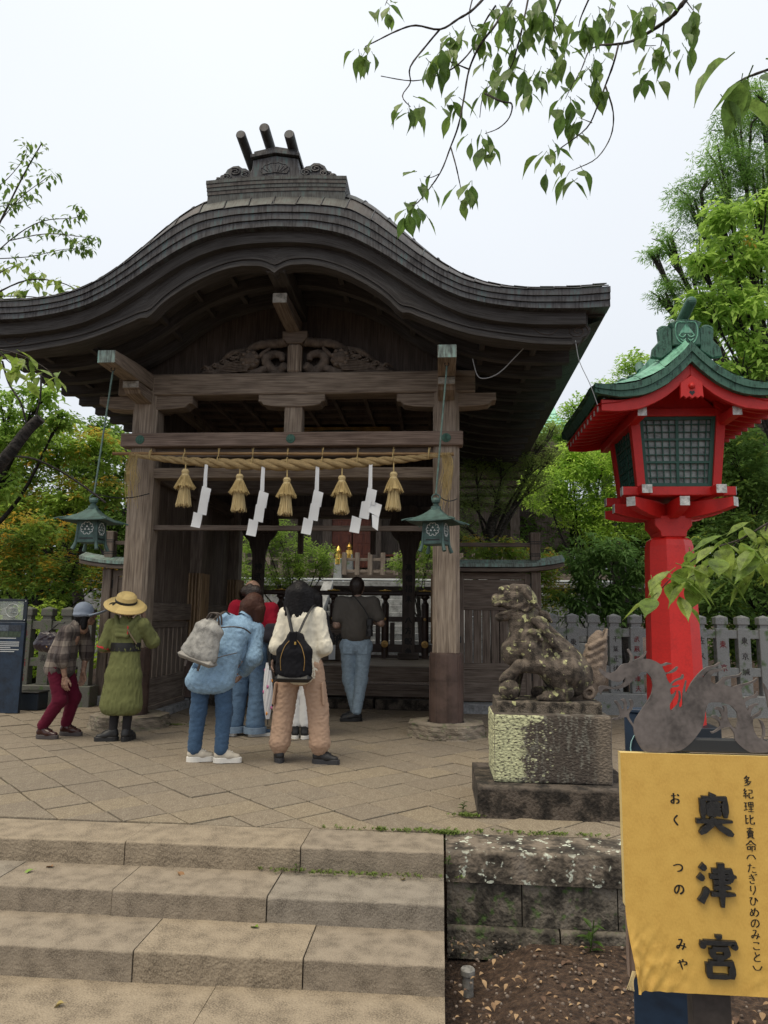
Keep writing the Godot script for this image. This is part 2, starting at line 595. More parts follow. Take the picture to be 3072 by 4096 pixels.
# ------------------------------------------------------------------ materials
func make_materials() -> void:
	var wuv := Vector3(0.6, 2.8, 1)
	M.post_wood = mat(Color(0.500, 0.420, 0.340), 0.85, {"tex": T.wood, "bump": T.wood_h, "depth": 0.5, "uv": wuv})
	M.beam_wood = mat(Color(0.420, 0.350, 0.285), 0.85, {"tex": T.wood, "bump": T.wood_h, "depth": 0.4, "uv": wuv})
	M.red_beam = mat(Color(0.360, 0.270, 0.220), 0.8, {"tex": T.wood, "bump": T.wood_h, "depth": 0.4, "uv": Vector3(0.5, 2.2, 1)})
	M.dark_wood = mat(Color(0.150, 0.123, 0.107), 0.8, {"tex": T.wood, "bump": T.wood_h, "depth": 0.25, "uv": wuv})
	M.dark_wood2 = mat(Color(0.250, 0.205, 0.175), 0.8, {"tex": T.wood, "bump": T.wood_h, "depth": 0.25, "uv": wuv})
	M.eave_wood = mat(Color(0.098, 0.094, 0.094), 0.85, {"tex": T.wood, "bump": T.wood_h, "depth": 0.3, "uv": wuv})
	M.end_grain = mat(Color(0.52, 0.49, 0.43), 0.85, {"tex": T.mottle, "tri": 3.0})
	M.rail_wood = mat(Color(0.085, 0.048, 0.033), 0.45, {"tex": T.wood, "uv": wuv})
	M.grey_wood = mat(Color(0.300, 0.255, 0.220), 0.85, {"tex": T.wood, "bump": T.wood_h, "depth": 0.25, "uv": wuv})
	M.floor_wood = mat(Color(0.500, 0.420, 0.330), 0.6, {"tex": T.wood, "uv": wuv})
	M.carving = mat(Color(0.240, 0.188, 0.150), 0.85, {"tex": T.mottle, "tri": 2.5})
	M.bronze = mat(Color(0.128, 0.083, 0.068), 0.6, {"tex": T.blotch, "tri": 0.9, "metal": 0.2})
	M.copper_dark = mat(Color(0.125, 0.125, 0.135), 0.55, {"tex": T.patina, "tri": 1.1, "metal": 0.25})
	M.copper_roof = mat(Color(0.115, 0.102, 0.098), 0.5, {"tex": T.patina, "tri": 0.8, "metal": 0.3})
	M.copper_roof2 = mat(Color(0.095, 0.080, 0.080), 0.5, {"tex": T.patina, "tri": 1.0, "metal": 0.3})
	M.copper_stained = mat(Color(0.105, 0.112, 0.112), 0.55, {"tex": T.patina, "tri": 1.5, "metal": 0.2})
	M.copper_green = mat(Color(0.36, 0.48, 0.44), 0.6, {"tex": T.patina, "tri": 1.3, "metal": 0.1})
	M.verdigris = mat(Color(0.26, 0.46, 0.38), 0.65, {"tex": T.verdigris, "tri": 0.9})
	M.verdigris_dark = mat(Color(0.07, 0.14, 0.115), 0.6, {"tex": T.verdigris, "tri": 1.6})
	M.lantern_green = mat(Color(0.090, 0.165, 0.150), 0.55, {"tex": T.blotch, "tri": 2.0, "metal": 0.15})
	M.chain_green = mat(Color(0.12, 0.20, 0.175), 0.6, {"tex": T.blotch, "tri": 3.0})
	M.emblem = mat(Color(0.72, 0.74, 0.72), 0.6)
	M.red = mat(Color(0.62, 0.020, 0.016), 0.5, {"tex": T.soft, "tri": 1.6, "bump": T.fine_h, "depth": 0.03})
	M.red_post = mat(Color(0.74, 0.024, 0.018), 0.45, {"tex": T.soft, "tri": 1.2, "bump": T.fine_h, "depth": 0.03})
	M.white_paint = mat(Color(0.860, 0.860, 0.830), 0.6, {"tex": T.mottle, "tri": 3.0})
	M.lattice_green = mat(Color(0.018, 0.085, 0.060), 0.5)
	M.frosted = mat(Color(0.420, 0.450, 0.430), 0.35, {"tex": T.mottle, "tri": 1.5})
	M.black = mat(Color(0.012, 0.012, 0.013), 0.5)
	M.iron = mat(Color(0.03, 0.032, 0.034), 0.6)
	M.navy = mat(Color(0.018, 0.042, 0.085), 0.5, {"tex": T.mottle, "tri": 1.0})
	M.navy_dark = mat(Color(0.010, 0.018, 0.030), 0.5)
	M.sign_white = mat(Color(0.75, 0.78, 0.78), 0.6)
	M.sign_mint = mat(Color(0.50, 0.80, 0.78), 0.5)
	M.acrylic = mat(Color(0.55, 0.60, 0.55, 0.25), 0.1)
	M.acrylic.transparency = BaseMaterial3D.TRANSPARENCY_ALPHA
	# stone
	M.step = mat(Color(0.315, 0.265, 0.205), 0.9, {"tex": T.speck, "bump": T.fine_h, "depth": 0.3, "tri": 1.7})
	M.step_b = mat(Color(0.295, 0.260, 0.215), 0.9, {"tex": T.speck, "bump": T.fine_h, "depth": 0.3, "tri": 1.5})
	M.step_c = mat(Color(0.345, 0.285, 0.210), 0.9, {"tex": T.speck, "bump": T.fine_h, "depth": 0.5, "tri": 1.3})
	M.wall_stone = mat(Color(0.213, 0.181, 0.150), 0.95, {"tex": T.stain, "bump": T.fine_h, "depth": 0.8, "tri": 1.0, "detail": T.lichen1, "dscale": 1.7})
	M.wall_stone_b = mat(Color(0.188, 0.169, 0.144), 0.95, {"tex": T.stain, "bump": T.fine_h, "depth": 0.8, "tri": 1.2, "detail": T.lichen2, "dscale": 1.1})
	M.plinth = mat(Color(0.106, 0.088, 0.075), 0.95, {"tex": T.stain, "bump": T.fine_h, "depth": 0.7, "tri": 1.4})
	M.base_stone = mat(Color(0.330, 0.280, 0.220), 0.95, {"tex": T.blotch, "bump": T.fine_h, "depth": 1.2, "tri": Vector3(0.8, 3.0, 0.8), "detail": T.lichen2, "dscale": 1.3})
	M.granite = mat(Color(0.500, 0.520, 0.520), 0.85, {"tex": T.granite, "tri": 2.6, "detail": T.lichen2, "dscale": 0.5})
	M.granite_old = mat(Color(0.23, 0.23, 0.205), 0.9, {"tex": T.granite, "tri": 2.6, "detail": T.lichen2, "dscale": 0.9})
	M.grey_stone = mat(Color(0.40, 0.41, 0.42), 0.85, {"tex": T.mottle, "tri": 1.0})
	for i in 4:
		var c: Color = [Color(0.345, 0.305, 0.245), Color(0.315, 0.28, 0.23), Color(0.37, 0.325, 0.25), Color(0.33, 0.295, 0.24)][i]
		M["paver%d" % i] = mat(c, 0.92, {"tex": T.pebble, "bump": T.pebble_h, "depth": 0.2, "tri": 2.8})
	M.joint = mat(Color(0.085, 0.078, 0.05), 1.0, {"tex": T.earth, "tri": 3.0, "detail": T.lichen2, "dscale": 0.8})
	M.earth = mat(Color(0.135, 0.092, 0.066), 1.0, {"tex": T.earth, "bump": T.fine_h, "depth": 2.5, "tri": 1.4})
	M.court_earth = mat(Color(0.22, 0.19, 0.13), 1.0, {"tex": T.earth, "bump": T.fine_h, "depth": 1.5, "tri": 0.8, "detail": T.lichen2, "dscale": 0.35})
	M.straw_rope = mat(Color(0.62, 0.44, 0.21), 0.85, {"tex": T.denim, "bump": T.wood_h, "depth": 0.3, "uv": Vector3(3.0, 8.0, 1)})
	M.straw = mat(Color(0.56, 0.42, 0.19), 0.85)
	M.straw_pale = mat(Color(0.66, 0.52, 0.27), 0.85)
	M.bamboo = mat(Color(0.46, 0.28, 0.12), 0.4, {"tex": T.wood, "uv": Vector3(0.6, 2.0, 1)})
	M.bamboo_pale = mat(Color(0.42, 0.29, 0.16), 0.5, {"tex": T.wood, "uv": Vector3(0.6, 2.0, 1)})
	M.paper = mat(Color(0.80, 0.81, 0.82), 0.7, {"back": Color(0.3, 0.3, 0.3)})
	M.ink = mat(Color(0.012, 0.011, 0.010), 0.6)
	M.red_ink = mat(Color(0.16, 0.015, 0.018), 0.7)
	M.black_ink = mat(Color(0.04, 0.035, 0.035), 0.7)
	M.gold = mat(Color(0.72, 0.46, 0.12), 0.3, {"metal": 0.9})
	M.brass = mat(Color(0.45, 0.27, 0.09), 0.4, {"metal": 0.7})
	M.wire = mat(Color(0.35, 0.36, 0.37), 0.5)
	M.bark = mat(Color(0.10, 0.085, 0.07), 0.95, {"tex": T.bark, "bump": T.bark, "depth": 1.2, "uv": Vector3(1.2, 2.2, 1)})
	M.bark_dark = mat(Color(0.045, 0.038, 0.034), 0.95, {"tex": T.bark, "bump": T.bark, "depth": 1.2, "uv": Vector3(1.2, 2.2, 1)})
	M.twig = mat(Color(0.095, 0.075, 0.062), 0.9, {"tex": T.bark, "uv": Vector3(3, 8, 1)})

# ------------------------------------------------------------------ camera, sky, sun
func make_view() -> void:
	var cam := Camera3D.new()
	cam.name = "camera"
	cam.position = Vector3(0, 1.31, 0)
	cam.rotation_degrees = Vector3(8.2, 4.5, 0.73)
	cam.fov = rad_to_deg(2.0 * atan(0.72))
	cam.near = 0.05
	cam.far = 400.0
	add_child(cam)
	cam.current = true
	var e := Environment.new()
	e.background_mode = Environment.BG_SKY
	var sm := ProceduralSkyMaterial.new()
	sm.sky_top_color = Color(0.80, 0.815, 0.83)
	sm.sky_horizon_color = Color(0.685, 0.705, 0.735)
	sm.sky_curve = 0.6
	sm.ground_bottom_color = Color(0.30, 0.30, 0.27)
	sm.ground_horizon_color = Color(0.55, 0.57, 0.56)
	sm.sun_angle_max = 30.0
	# thin high cloud, a little uneven
	var f := FastNoiseLite.new()
	f.seed = 77
	f.frequency = 0.006
	f.fractal_octaves = 4
	var im := f.get_seamless_image(512, 256)
	im.convert(Image.FORMAT_L8)
	var d := im.get_data()
	var o := PackedByteArray()
	for i in d.size():
		o.append(238); o.append(241); o.append(246); o.append(int(d[i] * 0.55))
	sm.sky_cover = ImageTexture.create_from_image(Image.create_from_data(512, 256, false, Image.FORMAT_RGBA8, o))
	sm.sky_cover_modulate = Color(0.35, 0.35, 0.35, 1)
	var sky := Sky.new()
	sky.sky_material = sm
	e.sky = sky
	e.background_energy_multiplier = 1.0
	e.tonemap_mode = Environment.TONE_MAPPER_LINEAR
	e.tonemap_exposure = EXPOSURE
	e.sdfgi_enabled = true
	e.ssao_enabled = true
	e.ssil_enabled = true
	var we := WorldEnvironment.new()
	we.name = "environment"
	we.environment = e
	add_child(we)
	var sun := DirectionalLight3D.new()
	sun.name = "sun"
	sun.light_energy = 0.5
	sun.light_color = Color(1.0, 0.96, 0.88)
	sun.light_angular_distance = 40.0
	sun.shadow_enabled = true
	sun.look_at_from_position(Vector3(-3.0, 10, 2.6), Vector3(0, 0, 0))
	add_child(sun)

const EXPOSURE := 1.65

# ------------------------------------------------------------------ ground, pavement, steps, wall
func make_ground() -> void:
	# earth: one sheet out to the horizon, lower in front of the retaining wall
	var b := mb()
	var f := FastNoiseLite.new()
	f.seed = 9
	f.frequency = 0.5
	var xs := [-200.0, -60.0, -20.0]
	var q := -8.0
	while q < 8.0:
		xs.append(q)
		q += 0.25
	xs.append_array([8.0, 20.0, 60.0, 200.0])
	var zs := [200.0, 40.0, 10.0, 4.0]
	q = 2.0
	while q > -4.3:
		zs.append(q)
		q -= 0.16
	zs.append_array([-4.34, -4.36, -5.0, -10.28, -10.5, -14.0, -20.0, -40.0, -100.0, -300.0])
	var rows := []
	for z in zs:
		var row := PackedVector3Array()
		for x in xs:
			var y := -0.08
			if z > -4.35:
				y = -0.46 + 0.05 * clampf((z + 4.3) * 0.4, 0, 1) + f.get_noise_2d(x, z) * 0.03 + f.get_noise_2d(x * 4, z * 4) * 0.012
				if x < 0.5:
					y -= 0.10
			elif z < -10.3:
				y = 0.12 + f.get_noise_2d(x, z) * 0.05
			row.append(Vector3(x, y, z))
		rows.append(row)
	b.grid(rows)
	structure(part("ground", b, M.earth, self)).set_meta("label", "bare brown earth below the retaining wall and around the court")

	# court: square pavers laid diagonally
	var court := Node3D.new()
	court.name = "pavement"
	add_child(court)
	structure(court).set_meta("label", "court of square brown pavers laid diagonally")
	var bed := mb()
	bed.box(V(-2.0, -0.045, -7.6), V(14.0, 0.06, 6.2))
	part("bed", bed, M.joint, court)
	var side := 0.2997
	var variants := []
	for i in 3:
		var m := mb()
		m.box(V(0, -0.014, 0), V(side - 0.013, 0.028, side - 0.013), 0.004, Vector3.RIGHT)
		variants.append(m.mesh())
	var list := []
	for k in range(-22, 30):
		for m in range(-10, 34):
			var s := 2.16 + 0.4238 * (k + 0.5)
			var t := -5.27 - 0.4238 * (m + 0.5)
			var c := Vector2((s + t) * 0.5, (t - s) * 0.5)
			if c.y > -4.40 or c.y < -10.45 or c.x < -8.8 or c.x > 4.9:
				continue
			list.append(c)
	list.sort_custom(func(a, b2): return (a - Vector2(-0.4, 0)).length() < (b2 - Vector2(-0.4, 0)).length())
	var far := mb()
	var made := 0
	for c in list:
		var corner := 0.212
		var bas := Basis(Vector3.UP, PI / 4) * Basis(Vector3(1, 0, 0), rng.randf_range(-0.006, 0.006)) * Basis(Vector3(0, 0, 1), rng.randf_range(-0.006, 0.006))
		var y := rng.randf_range(-0.005, 0.004)
		if c.y + corner > -4.565:
			var poly := PackedVector2Array([c + Vector2(corner, 0), c + Vector2(0, corner), c - Vector2(corner, 0), c - Vector2(0, corner)])
			var cl := Geometry2D.intersect_polygons(poly, PackedVector2Array([Vector2(-20, -20), Vector2(20, -20), Vector2(20, -4.565), Vector2(-20, -4.565)]))
			if cl.size() == 0 or cl[0].size() < 3:
				continue
			var inn := Geometry2D.offset_polygon(cl[0], -0.0065)
			if inn.size() == 0:
				continue
			var pb := mb()
			var flat := PackedVector2Array()
			for p in inn[0]:
				flat.append(Vector2(p.x, -p.y))
			pb.prism(flat, -0.028, 0.0, Transform3D(Basis(Vector3.RIGHT, -PI / 2), V(0, y, 0)))
			if made < 296:
				part("paver", pb, M["paver%d" % (rng.randi() % 4)], court)
				made += 1
			else:
				far.add(pb)
			continue
		if made < 296:
			part("paver", variants[rng.randi() % 3], M["paver%d" % (rng.randi() % 4)], court, V(c.x, y, c.y), bas)
			made += 1
		else:
			far.box(V(0, -0.014, 0), V(side - 0.013, 0.028, side - 0.013), 0.0, Vector3.RIGHT, Transform3D(bas, V(c.x, y, c.y)))
	part("paver_field", far, M.paver0, court).set_meta("kind", "stuff")

	# four broad steps of long stones
	var st := Node3D.new()
	st.name = "steps"
	add_child(st)
	structure(st).set_meta("label", "broad steps of long brown stones up to the court")
	var tops := [0.0, -0.131, -0.258, -0.39, -0.53]
	var fronts := [-4.20, -3.84, -3.48, -3.05, -2.6]
	var joints := [[-6.2, -4.6, -3.2, -1.80, -0.78, 0.03], [-6.2, -5.0, -3.7, -2.38, -1.70, -0.88, 0.03], [-6.2, -4.4, -3.3, -2.35, -1.42, -0.62, 0.03], [-6.2, -4.8, -3.5, -2.1, -1.02, 0.03], [-6.2, -4.0, -2.0, 0.03]]
	for i in 5:
		for k in joints[i].size() - 1:
			var x0: float = joints[i][k]
			var x1: float = joints[i][k + 1]
			var z1: float = fronts[i] + rng.randf_range(-0.006, 0.006)
			var z0: float = (fronts[i - 1] + 0.001) if i > 0 else -4.563
			if i > 0:
				z0 -= 0.05
			var y1: float = tops[i] + rng.randf_range(-0.004, 0.004)
			var sb := worn_block(V((x0 + x1) / 2, y1 - 0.11, (z0 + z1) / 2), V(x1 - x0 - 0.006, 0.22, z1 - z0), 0.013)
			part("step_stone", sb, [M.step, M.step_b, M.step_c][(rng.randi() + i) % 3] if not (i == 3 and k == 4) else M.step_c, st)

	# retaining wall right of the steps
	var w := thing("retaining_wall", "dark lichen-spotted stone retaining wall right of the steps, below the lion-dog statue", "wall")
	var xs2 := [0.036, 1.22, 2.5, 3.9, 5.4]
	for k in 4:
		part("capstone", worn_block(V((xs2[k] + xs2[k + 1]) / 2, -0.078, -4.40), V(xs2[k + 1] - xs2[k] - 0.008, 0.165, 0.33), 0.02), M.wall_stone, w)
	xs2 = [0.042, 0.46, 0.98, 1.6, 2.4, 3.3, 4.4, 5.4]
	for k in 7:
		part("block", worn_block(V((xs2[k] + xs2[k + 1]) / 2, -0.275, -4.41), V(xs2[k + 1] - xs2[k] - 0.007, 0.225, 0.30), 0.012), M.wall_stone_b, w)
	xs2 = [0.042, 0.66, 1.4, 2.3, 3.3, 5.4]
	for k in 5:
		part("footing_stone", worn_block(V((xs2[k] + xs2[k + 1]) / 2, -0.47, -4.385), V(xs2[k + 1] - xs2[k] - 0.01, 0.16, 0.32), 0.02), M.wall_stone_b, w)

# a stone block with rounded, slightly uneven edges
func worn_block(c: Vector3, s: Vector3, ch: float) -> MB:
	var b := mb()
	var f := FastNoiseLite.new()
	f.seed = 31
	f.frequency = 3.0
	# cross-section with a rounded front top edge, swept along x
	var nx := maxi(2, int(s.x / 0.05))
	var rows := []
	for i in nx + 1:
		var x := c.x - s.x / 2 + s.x * i / nx
		var y1 := c.y + s.y / 2 + f.get_noise_2d(x, c.z) * 0.0015
		var z1 := c.z + s.z / 2 + f.get_noise_2d(x + 50, c.z) * 0.002
		var y0 := c.y - s.y / 2
		var z0 := c.z - s.z / 2
		var r := ch * (1.0 + f.get_noise_2d(x * 3.0, c.y + 9.0) * 0.8)
		if i == 0 or i == nx:
			r *= 1.25
		var row := PackedVector3Array()
		row.append(V(x, y0, z0))
		row.append(V(x, y1 - 0.008, z0))
		row.append(V(x, y1, z0 + 0.01))
		row.append(V(x, y1, lerpf(z0, z1, 0.5)))
		for k in 5:
			var a := PI / 2 * k / 4.0
			row.append(V(x, y1 - r + r * cos(a), z1 - r + r * sin(a)))
		row.append(V(x, (y0 + y1) / 2, z1 + f.get_noise_2d(x * 2.0, 3.0) * 0.002))
		row.append(V(x, y0, z1))
		rows.append(row)
	# ends pulled in to round them
	b.grid(rows, true)
	var e0 := []
	var e1 := []
	for p in rows[0]:
		e0.append(p)
	for p in rows[nx]:
		e1.append(p)
	b.poly(e0, Vector3.LEFT, Vector3.BACK)
	b.poly(e1, Vector3.RIGHT, Vector3.BACK)
	return b

# ------------------------------------------------------------------ the worship hall
const JOINT := [[0.0, 5.505], [0.4, 5.49], [0.7, 5.455], [0.85, 5.41], [1.05, 5.29], [1.26, 5.125], [1.5, 4.93], [1.73, 4.765], [1.96, 4.64], [2.19, 4.565], [2.41, 4.53], [2.64, 4.512], [3.09, 4.512], [3.41, 4.535]]
const FASCIA_LOW := [[0.0, 5.29], [0.3, 5.282], [0.55, 5.245], [0.8, 5.165], [1.0, 5.06], [1.26, 4.89], [1.5, 4.72], [1.73, 4.575], [1.99, 4.45], [2.3, 4.375], [2.64, 4.335], [3.1, 4.322], [3.41, 4.335]]
const HAFU_LOW := [[0.0, 4.85], [0.06, 4.9], [0.16, 4.935], [0.35, 4.94], [0.5, 4.915], [0.65, 4.865], [0.8, 4.80], [0.95, 4.715], [1.1, 4.615], [1.22, 4.515], [1.29, 4.43], [1.34, 4.385], [1.37, 4.378], [1.42, 4.388], [1.5, 4.345], [1.62, 4.295], [1.74, 4.245], [1.9, 4.185], [2.06, 4.135], [2.25, 4.095], [2.44, 4.065], [2.67, 4.03], [2.9, 4.012], [3.06, 4.01]]
const RIB_LOW := [[0.0, 5.06], [0.2, 5.05], [0.4, 5.02], [0.6, 4.975], [0.8, 4.905], [1.0, 4.815], [1.2, 4.69], [1.43, 4.51], [1.65, 4.37], [1.85, 4.265], [2.1, 4.175], [2.35, 4.12], [2.6, 4.09], [2.9, 4.075], [3.155, 4.08]]
const ROLL := [[0.0, 0.0], [0.02, 0.03], [0.06, 0.085], [0.12, 0.16], [0.2, 0.25], [0.3, 0.34], [0.4, 0.39], [0.5, 0.42], [0.8, 0.45]]
const XC := -1.735
const ZC := -8.2

func eased(table: Array, x: float) -> float:
	var a := absf(x)
	var d := 0.05
	return (lut(table, absf(a - d)) + 2.0 * lut(table, a) + lut(table, a + d)) / 4.0 if a < 3.3 else lut(table, a)

func roof_y(x: float, d: float) -> float:   # height of the copper, d metres behind the verge
	var k := lerpf(1.0, 0.42, smoothstep(0.7, 2.7, absf(x)))
	return eased(JOINT, x) + lut(ROLL, d) * k

# a curved board: between two heights (functions of x as tables), z0..z1
func curved_board(x0: float, x1: float, n: int, top: Array, dt: float, low: Array, dl: float, z0: float, z1: float) -> MB:
	var b := mb()
	var ft := []
	var fb := []
	var kt := []
	var kb := []
	for i in n + 1:
		var x := lerpf(x0, x1, float(i) / n)
		var yt := eased(top, x) + dt
		var yb := (lut(low, absf(x)) if low == HAFU_LOW else eased(low, x)) + dl
		ft.append(V(x, yt, z1)); fb.append(V(x, yb, z1)); kt.append(V(x, yt, z0)); kb.append(V(x, yb, z0))
	b.grid([fb, ft], false)
	b.grid([kb, kt], true)
	b.grid([ft, kt], false)
	b.grid([fb, kb], true)
	b.poly([fb[0], ft[0], kt[0], kb[0]], Vector3.LEFT if x0 < x1 else Vector3.RIGHT)
	b.poly([fb[n], ft[n], kt[n], kb[n]], Vector3.RIGHT if x0 < x1 else Vector3.LEFT)
	return b

# a boat-shaped bracket arm: length l along x, its underside curving up at both ends
func boat_bracket(l: float, h: float, d: float) -> MB:
	var b := mb()
	var p := PackedVector2Array([Vector2(-l / 2, h / 2), Vector2(-l / 2, -h * 0.05)])
	for i in 9:
		var a := PI * i / 8.0
		p.append(Vector2(-cos(a) * l * 0.46, -h * 0.08 - sin(a) ** 0.6 * h * 0.42))
	p.append(Vector2(l / 2, -h * 0.05))
	p.append(Vector2(l / 2, h / 2))
	b.prism(p, -d / 2, d / 2, Transform3D(), 0.006)
	return b

func make_hall() -> void:
	var H := thing("worship_hall", "weathered timber shrine hall with a bowed copper gable roof and open front", "shrine hall", V(XC, 0, ZC))
	make_roof(H)
	# --- posts with bronze boots on stone bases
	for sx in [-1.0, 1.0]:
		for k in 3:
			var z: float = [0.0, -1.87, -3.74][k]
			var P := V(1.812 * sx, 0, z)
			var pb := mb()
			pb.box(V(0, 2.5, 0), V(0.305, 3.3, 0.305), 0.048)
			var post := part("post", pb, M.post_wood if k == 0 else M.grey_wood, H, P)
			var boot := mb()
			boot.lathe([Vector2(0.0, 0.9), Vector2(0.172, 0.9), Vector2(0.188, 0.885), Vector2(0.19, 0.86), Vector2(0.193, 0.14), Vector2(0, 0.14)], 18, Transform3D(), false)
			part("boot", boot, M.bronze, post)
			var seam := mb()
			for q in 9:
				var a := TAU * q / 9.0 + 0.1
				seam.box(V(sin(a) * 0.191, 0.5, cos(a) * 0.191), V(0.007, 0.72, 0.007), 0.0)
			seam.lathe([Vector2(0.193, 0.605), Vector2(0.1955, 0.605), Vector2(0.1955, 0.598), Vector2(0.193, 0.598)], 18, Transform3D(), false)
			part("boot_seam", seam, M.bronze, post)
			if k == 0:
				var sb := mb()
				var rings := []
				for j in 8:
					var ring := PackedVector3Array()
					var yy := 0.145 * (1.0 - j / 7.0) - 0.005
					for q in 49:
						var a := TAU * (q % 48) / 48.0
						var oct := 0.40 / maxf(absf(cos(fmod(a + PI / 8, PI / 4) - PI / 8)), 0.5)
						var wob := sin(j * 9.1 + floorf(q / 6.0) * 1.3) * 0.012 + sin((q % 48) * 2.3 + j * 5.0) * 0.006
						ring.append(V(sin(a) * (oct + wob + j * 0.004), yy, cos(a) * (oct + wob + j * 0.004)))
					rings.append(ring)
				var top := PackedVector3Array()
				for q in 49:
					top.append(V(0, 0.15, 0))
				rings.push_front(top)
				sb.grid(rings, true)
				part("base_stone", sb, M.base_stone, H, P)
			else:
				# strips of split bamboo guard the inner posts
				for q in 7:
					for side in 2:
						var bam := mb()
						var pts := []
						var rr := []
						for j in 13:
							pts.append(V(0, 0.92 + j * 0.078, 0))
							rr.append(0.024 if j % 4 != 2 else 0.0265)
						bam.tube(pts, rr, 7, true)
						var o := V(-0.15 + q * 0.05, 0, 0.17) if side == 0 else V(-sx * 0.17, 0, -0.15 + q * 0.05)
						part("bamboo_strip", bam, M.bamboo_pale, H, P + o)
	# --- front frame
	bxp("upper_beam", V(0, 4.025, 0.02), V(4.3, 0.265, 0.26), M.beam_wood, H, 0.012)
	bxp("tie_beam", V(-0.025, 3.33, 0.12), V(4.06, 0.165, 0.17), M.red_beam, H, 0.01)
	bxp("under_beam", V(0, 3.195, 0.02), V(3.45, 0.10, 0.14), M.dark_wood2, H, 0.006)
	bxp("lintel", V(0, 2.945, 0.02), V(3.36, 0.125, 0.18), M.beam_wood, H, 0.008)
	bxp("thin_rail", V(0, 2.30, 0.0), V(3.36, 0.06, 0.06), M.dark_wood2, H, 0.004)
	for x in [-1.815, 0.0, 1.812]:
		var bo := mb()
		bo.lathe([Vector2(0, 0.02), Vector2(0.02, 0.019), Vector2(0.034, 0.012), Vector2(0.040, 0.010), Vector2(0.052, 0.008), Vector2(0.055, 0.0)], 18, Transform3D(Basis(Vector3.RIGHT, PI / 2), V(0, 0, 0)))
		part("boss", bo, M.verdigris_dark, H, V(x, 3.33, 0.206))
	bxp("strut", V(0, 3.60, 0.02), V(0.215, 0.40, 0.17), M.post_wood, H, 0.012)
	part("bracket", boat_bracket(0.80, 0.15, 0.20), M.beam_wood, H, V(-0.02, 3.815, 0.03))
	for sx in [-1.0, 1.0]:
		part("bracket", boat_bracket(1.16, 0.17, 0.20), M.beam_wood, H, V(1.812 * sx, 3.805, 0.02))
		var bz := boat_bracket(1.1, 0.15, 0.19)
		var arm := part("bracket", bz, M.beam_wood, H, V(1.812 * sx, 3.86, 0.0), Basis(Vector3.UP, PI / 2))
		part("end_cap", plate(0.185, 0.075), M.end_grain, arm, V(-0.5525, 0.0375, 0), Basis(Vector3.UP, -PI / 2))
		# the long purlins that stick out in front
		var pur := mb()
		pur.prism(PackedVector2Array([Vector2(-1.17, 4.07), Vector2(-1.17, 3.93), Vector2(-0.6, 3.945), Vector2(-0.1, 3.955), Vector2(5.3, 3.955), Vector2(5.3, 4.155), Vector2(-0.1, 4.155), Vector2(-0.65, 4.125)]), -0.097, 0.097, Transform3D(), 0.008)
		var pu := part("purlin", pur, M.beam_wood, H, V(1.812 * sx, 0, 0), Basis(Vector3.UP, PI / 2))
		part("end_cap", plate(0.19, 0.135), M.copper_green, pu, V(-1.1725, 4.0, 0), Basis(Vector3.UP, -PI / 2))
	# --- gable: boarded wall, king post, carving, stub beam with its pale end
	var gw := mb()
	var poly := PackedVector2Array()
	poly.append(Vector2(-2.0, 4.1)); poly.append(Vector2(2.0, 4.1))
	for i in 21:
		var x := 2.0 - i * 0.2
		poly.append(Vector2(x, eased(RIB_LOW, x) + 0.1))
	gw.prism(poly, -0.14, -0.08, Transform3D(), 0.0, Vector3.UP)
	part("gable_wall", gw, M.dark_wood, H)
	bxp("king_post", V(-0.005, 4.34, 0.08), V(0.17, 0.37, 0.13), M.post_wood, H, 0.03)
	var cap := mb()
	cap.prism(PackedVector2Array([Vector2(-0.09, 0), Vector2(-0.15, 0.07), Vector2(-0.15, 0.15), Vector2(0.15, 0.15), Vector2(0.15, 0.07), Vector2(0.09, 0)]), -0.1, 0.1, Transform3D(), 0.006)
	part("bearing_block", cap, M.grey_wood, H, V(0, 4.52, 0.06))
	var stub := mb()
	stub.prism(PackedVector2Array([Vector2(-0.9, 4.80), Vector2(-0.9, 4.69), Vector2(-0.55, 4.66), Vector2(0, 4.66), Vector2(0, 4.84)]), -0.08, 0.08, Transform3D(), 0.006)
	var sbm := part("stub_beam", stub, M.grey_wood, H, V(-0.02, 0, 0.0), Basis(Vector3.UP, PI / 2))
	part("end_cap", plate(0.155, 0.11), M.end_grain, sbm, V(-0.9025, 4.745, 0), Basis(Vector3.UP, -PI / 2))
	var rp := mb()
	rp.box(V(0, 4.99, 0.55), V(0.2, 0.22, 1.35), 0.012)
	part("ridge_beam", rp, M.eave_wood, H)
	make_carving(H)
	# --- inside: walls, ceiling, platform, rail
	for sx in [-1.0, 1.0]:
		for k in 2:
			var z0: float = [0.0, -1.87][k] - 0.15
			var z1: float = z0 - 1.57
			var zm := (z0 + z1) / 2
			bxp("wall_beam", V(1.812 * sx, 1.31, zm), V(0.12, 0.22, 1.57), M.grey_wood, H)
			bxp("wall_beam", V(1.812 * sx, 3.0, zm), V(0.12, 0.18, 1.57), M.dark_wood2, H)
			for q in 5:
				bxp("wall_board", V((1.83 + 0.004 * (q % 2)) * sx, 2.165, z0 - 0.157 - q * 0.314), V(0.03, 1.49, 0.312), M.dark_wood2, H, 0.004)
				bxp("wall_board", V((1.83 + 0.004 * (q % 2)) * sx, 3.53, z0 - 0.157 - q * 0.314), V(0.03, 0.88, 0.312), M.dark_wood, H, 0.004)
		# low slatted wicket between the first two posts
		var wk := V(1.812 * sx, 0, -0.93)
		for zz in [0.74, -0.74]:
			bxp("wicket_stile", wk + V(0, 0.63, zz), V(0.05, 1.08, 0.07), M.grey_wood, H)
		for yy in [0.13, 0.45, 1.15]:
			bxp("wicket_rail", wk + V(0, yy, 0), V(0.045, 0.09 if yy > 0.2 else 0.06, 1.41), M.grey_wood, H)
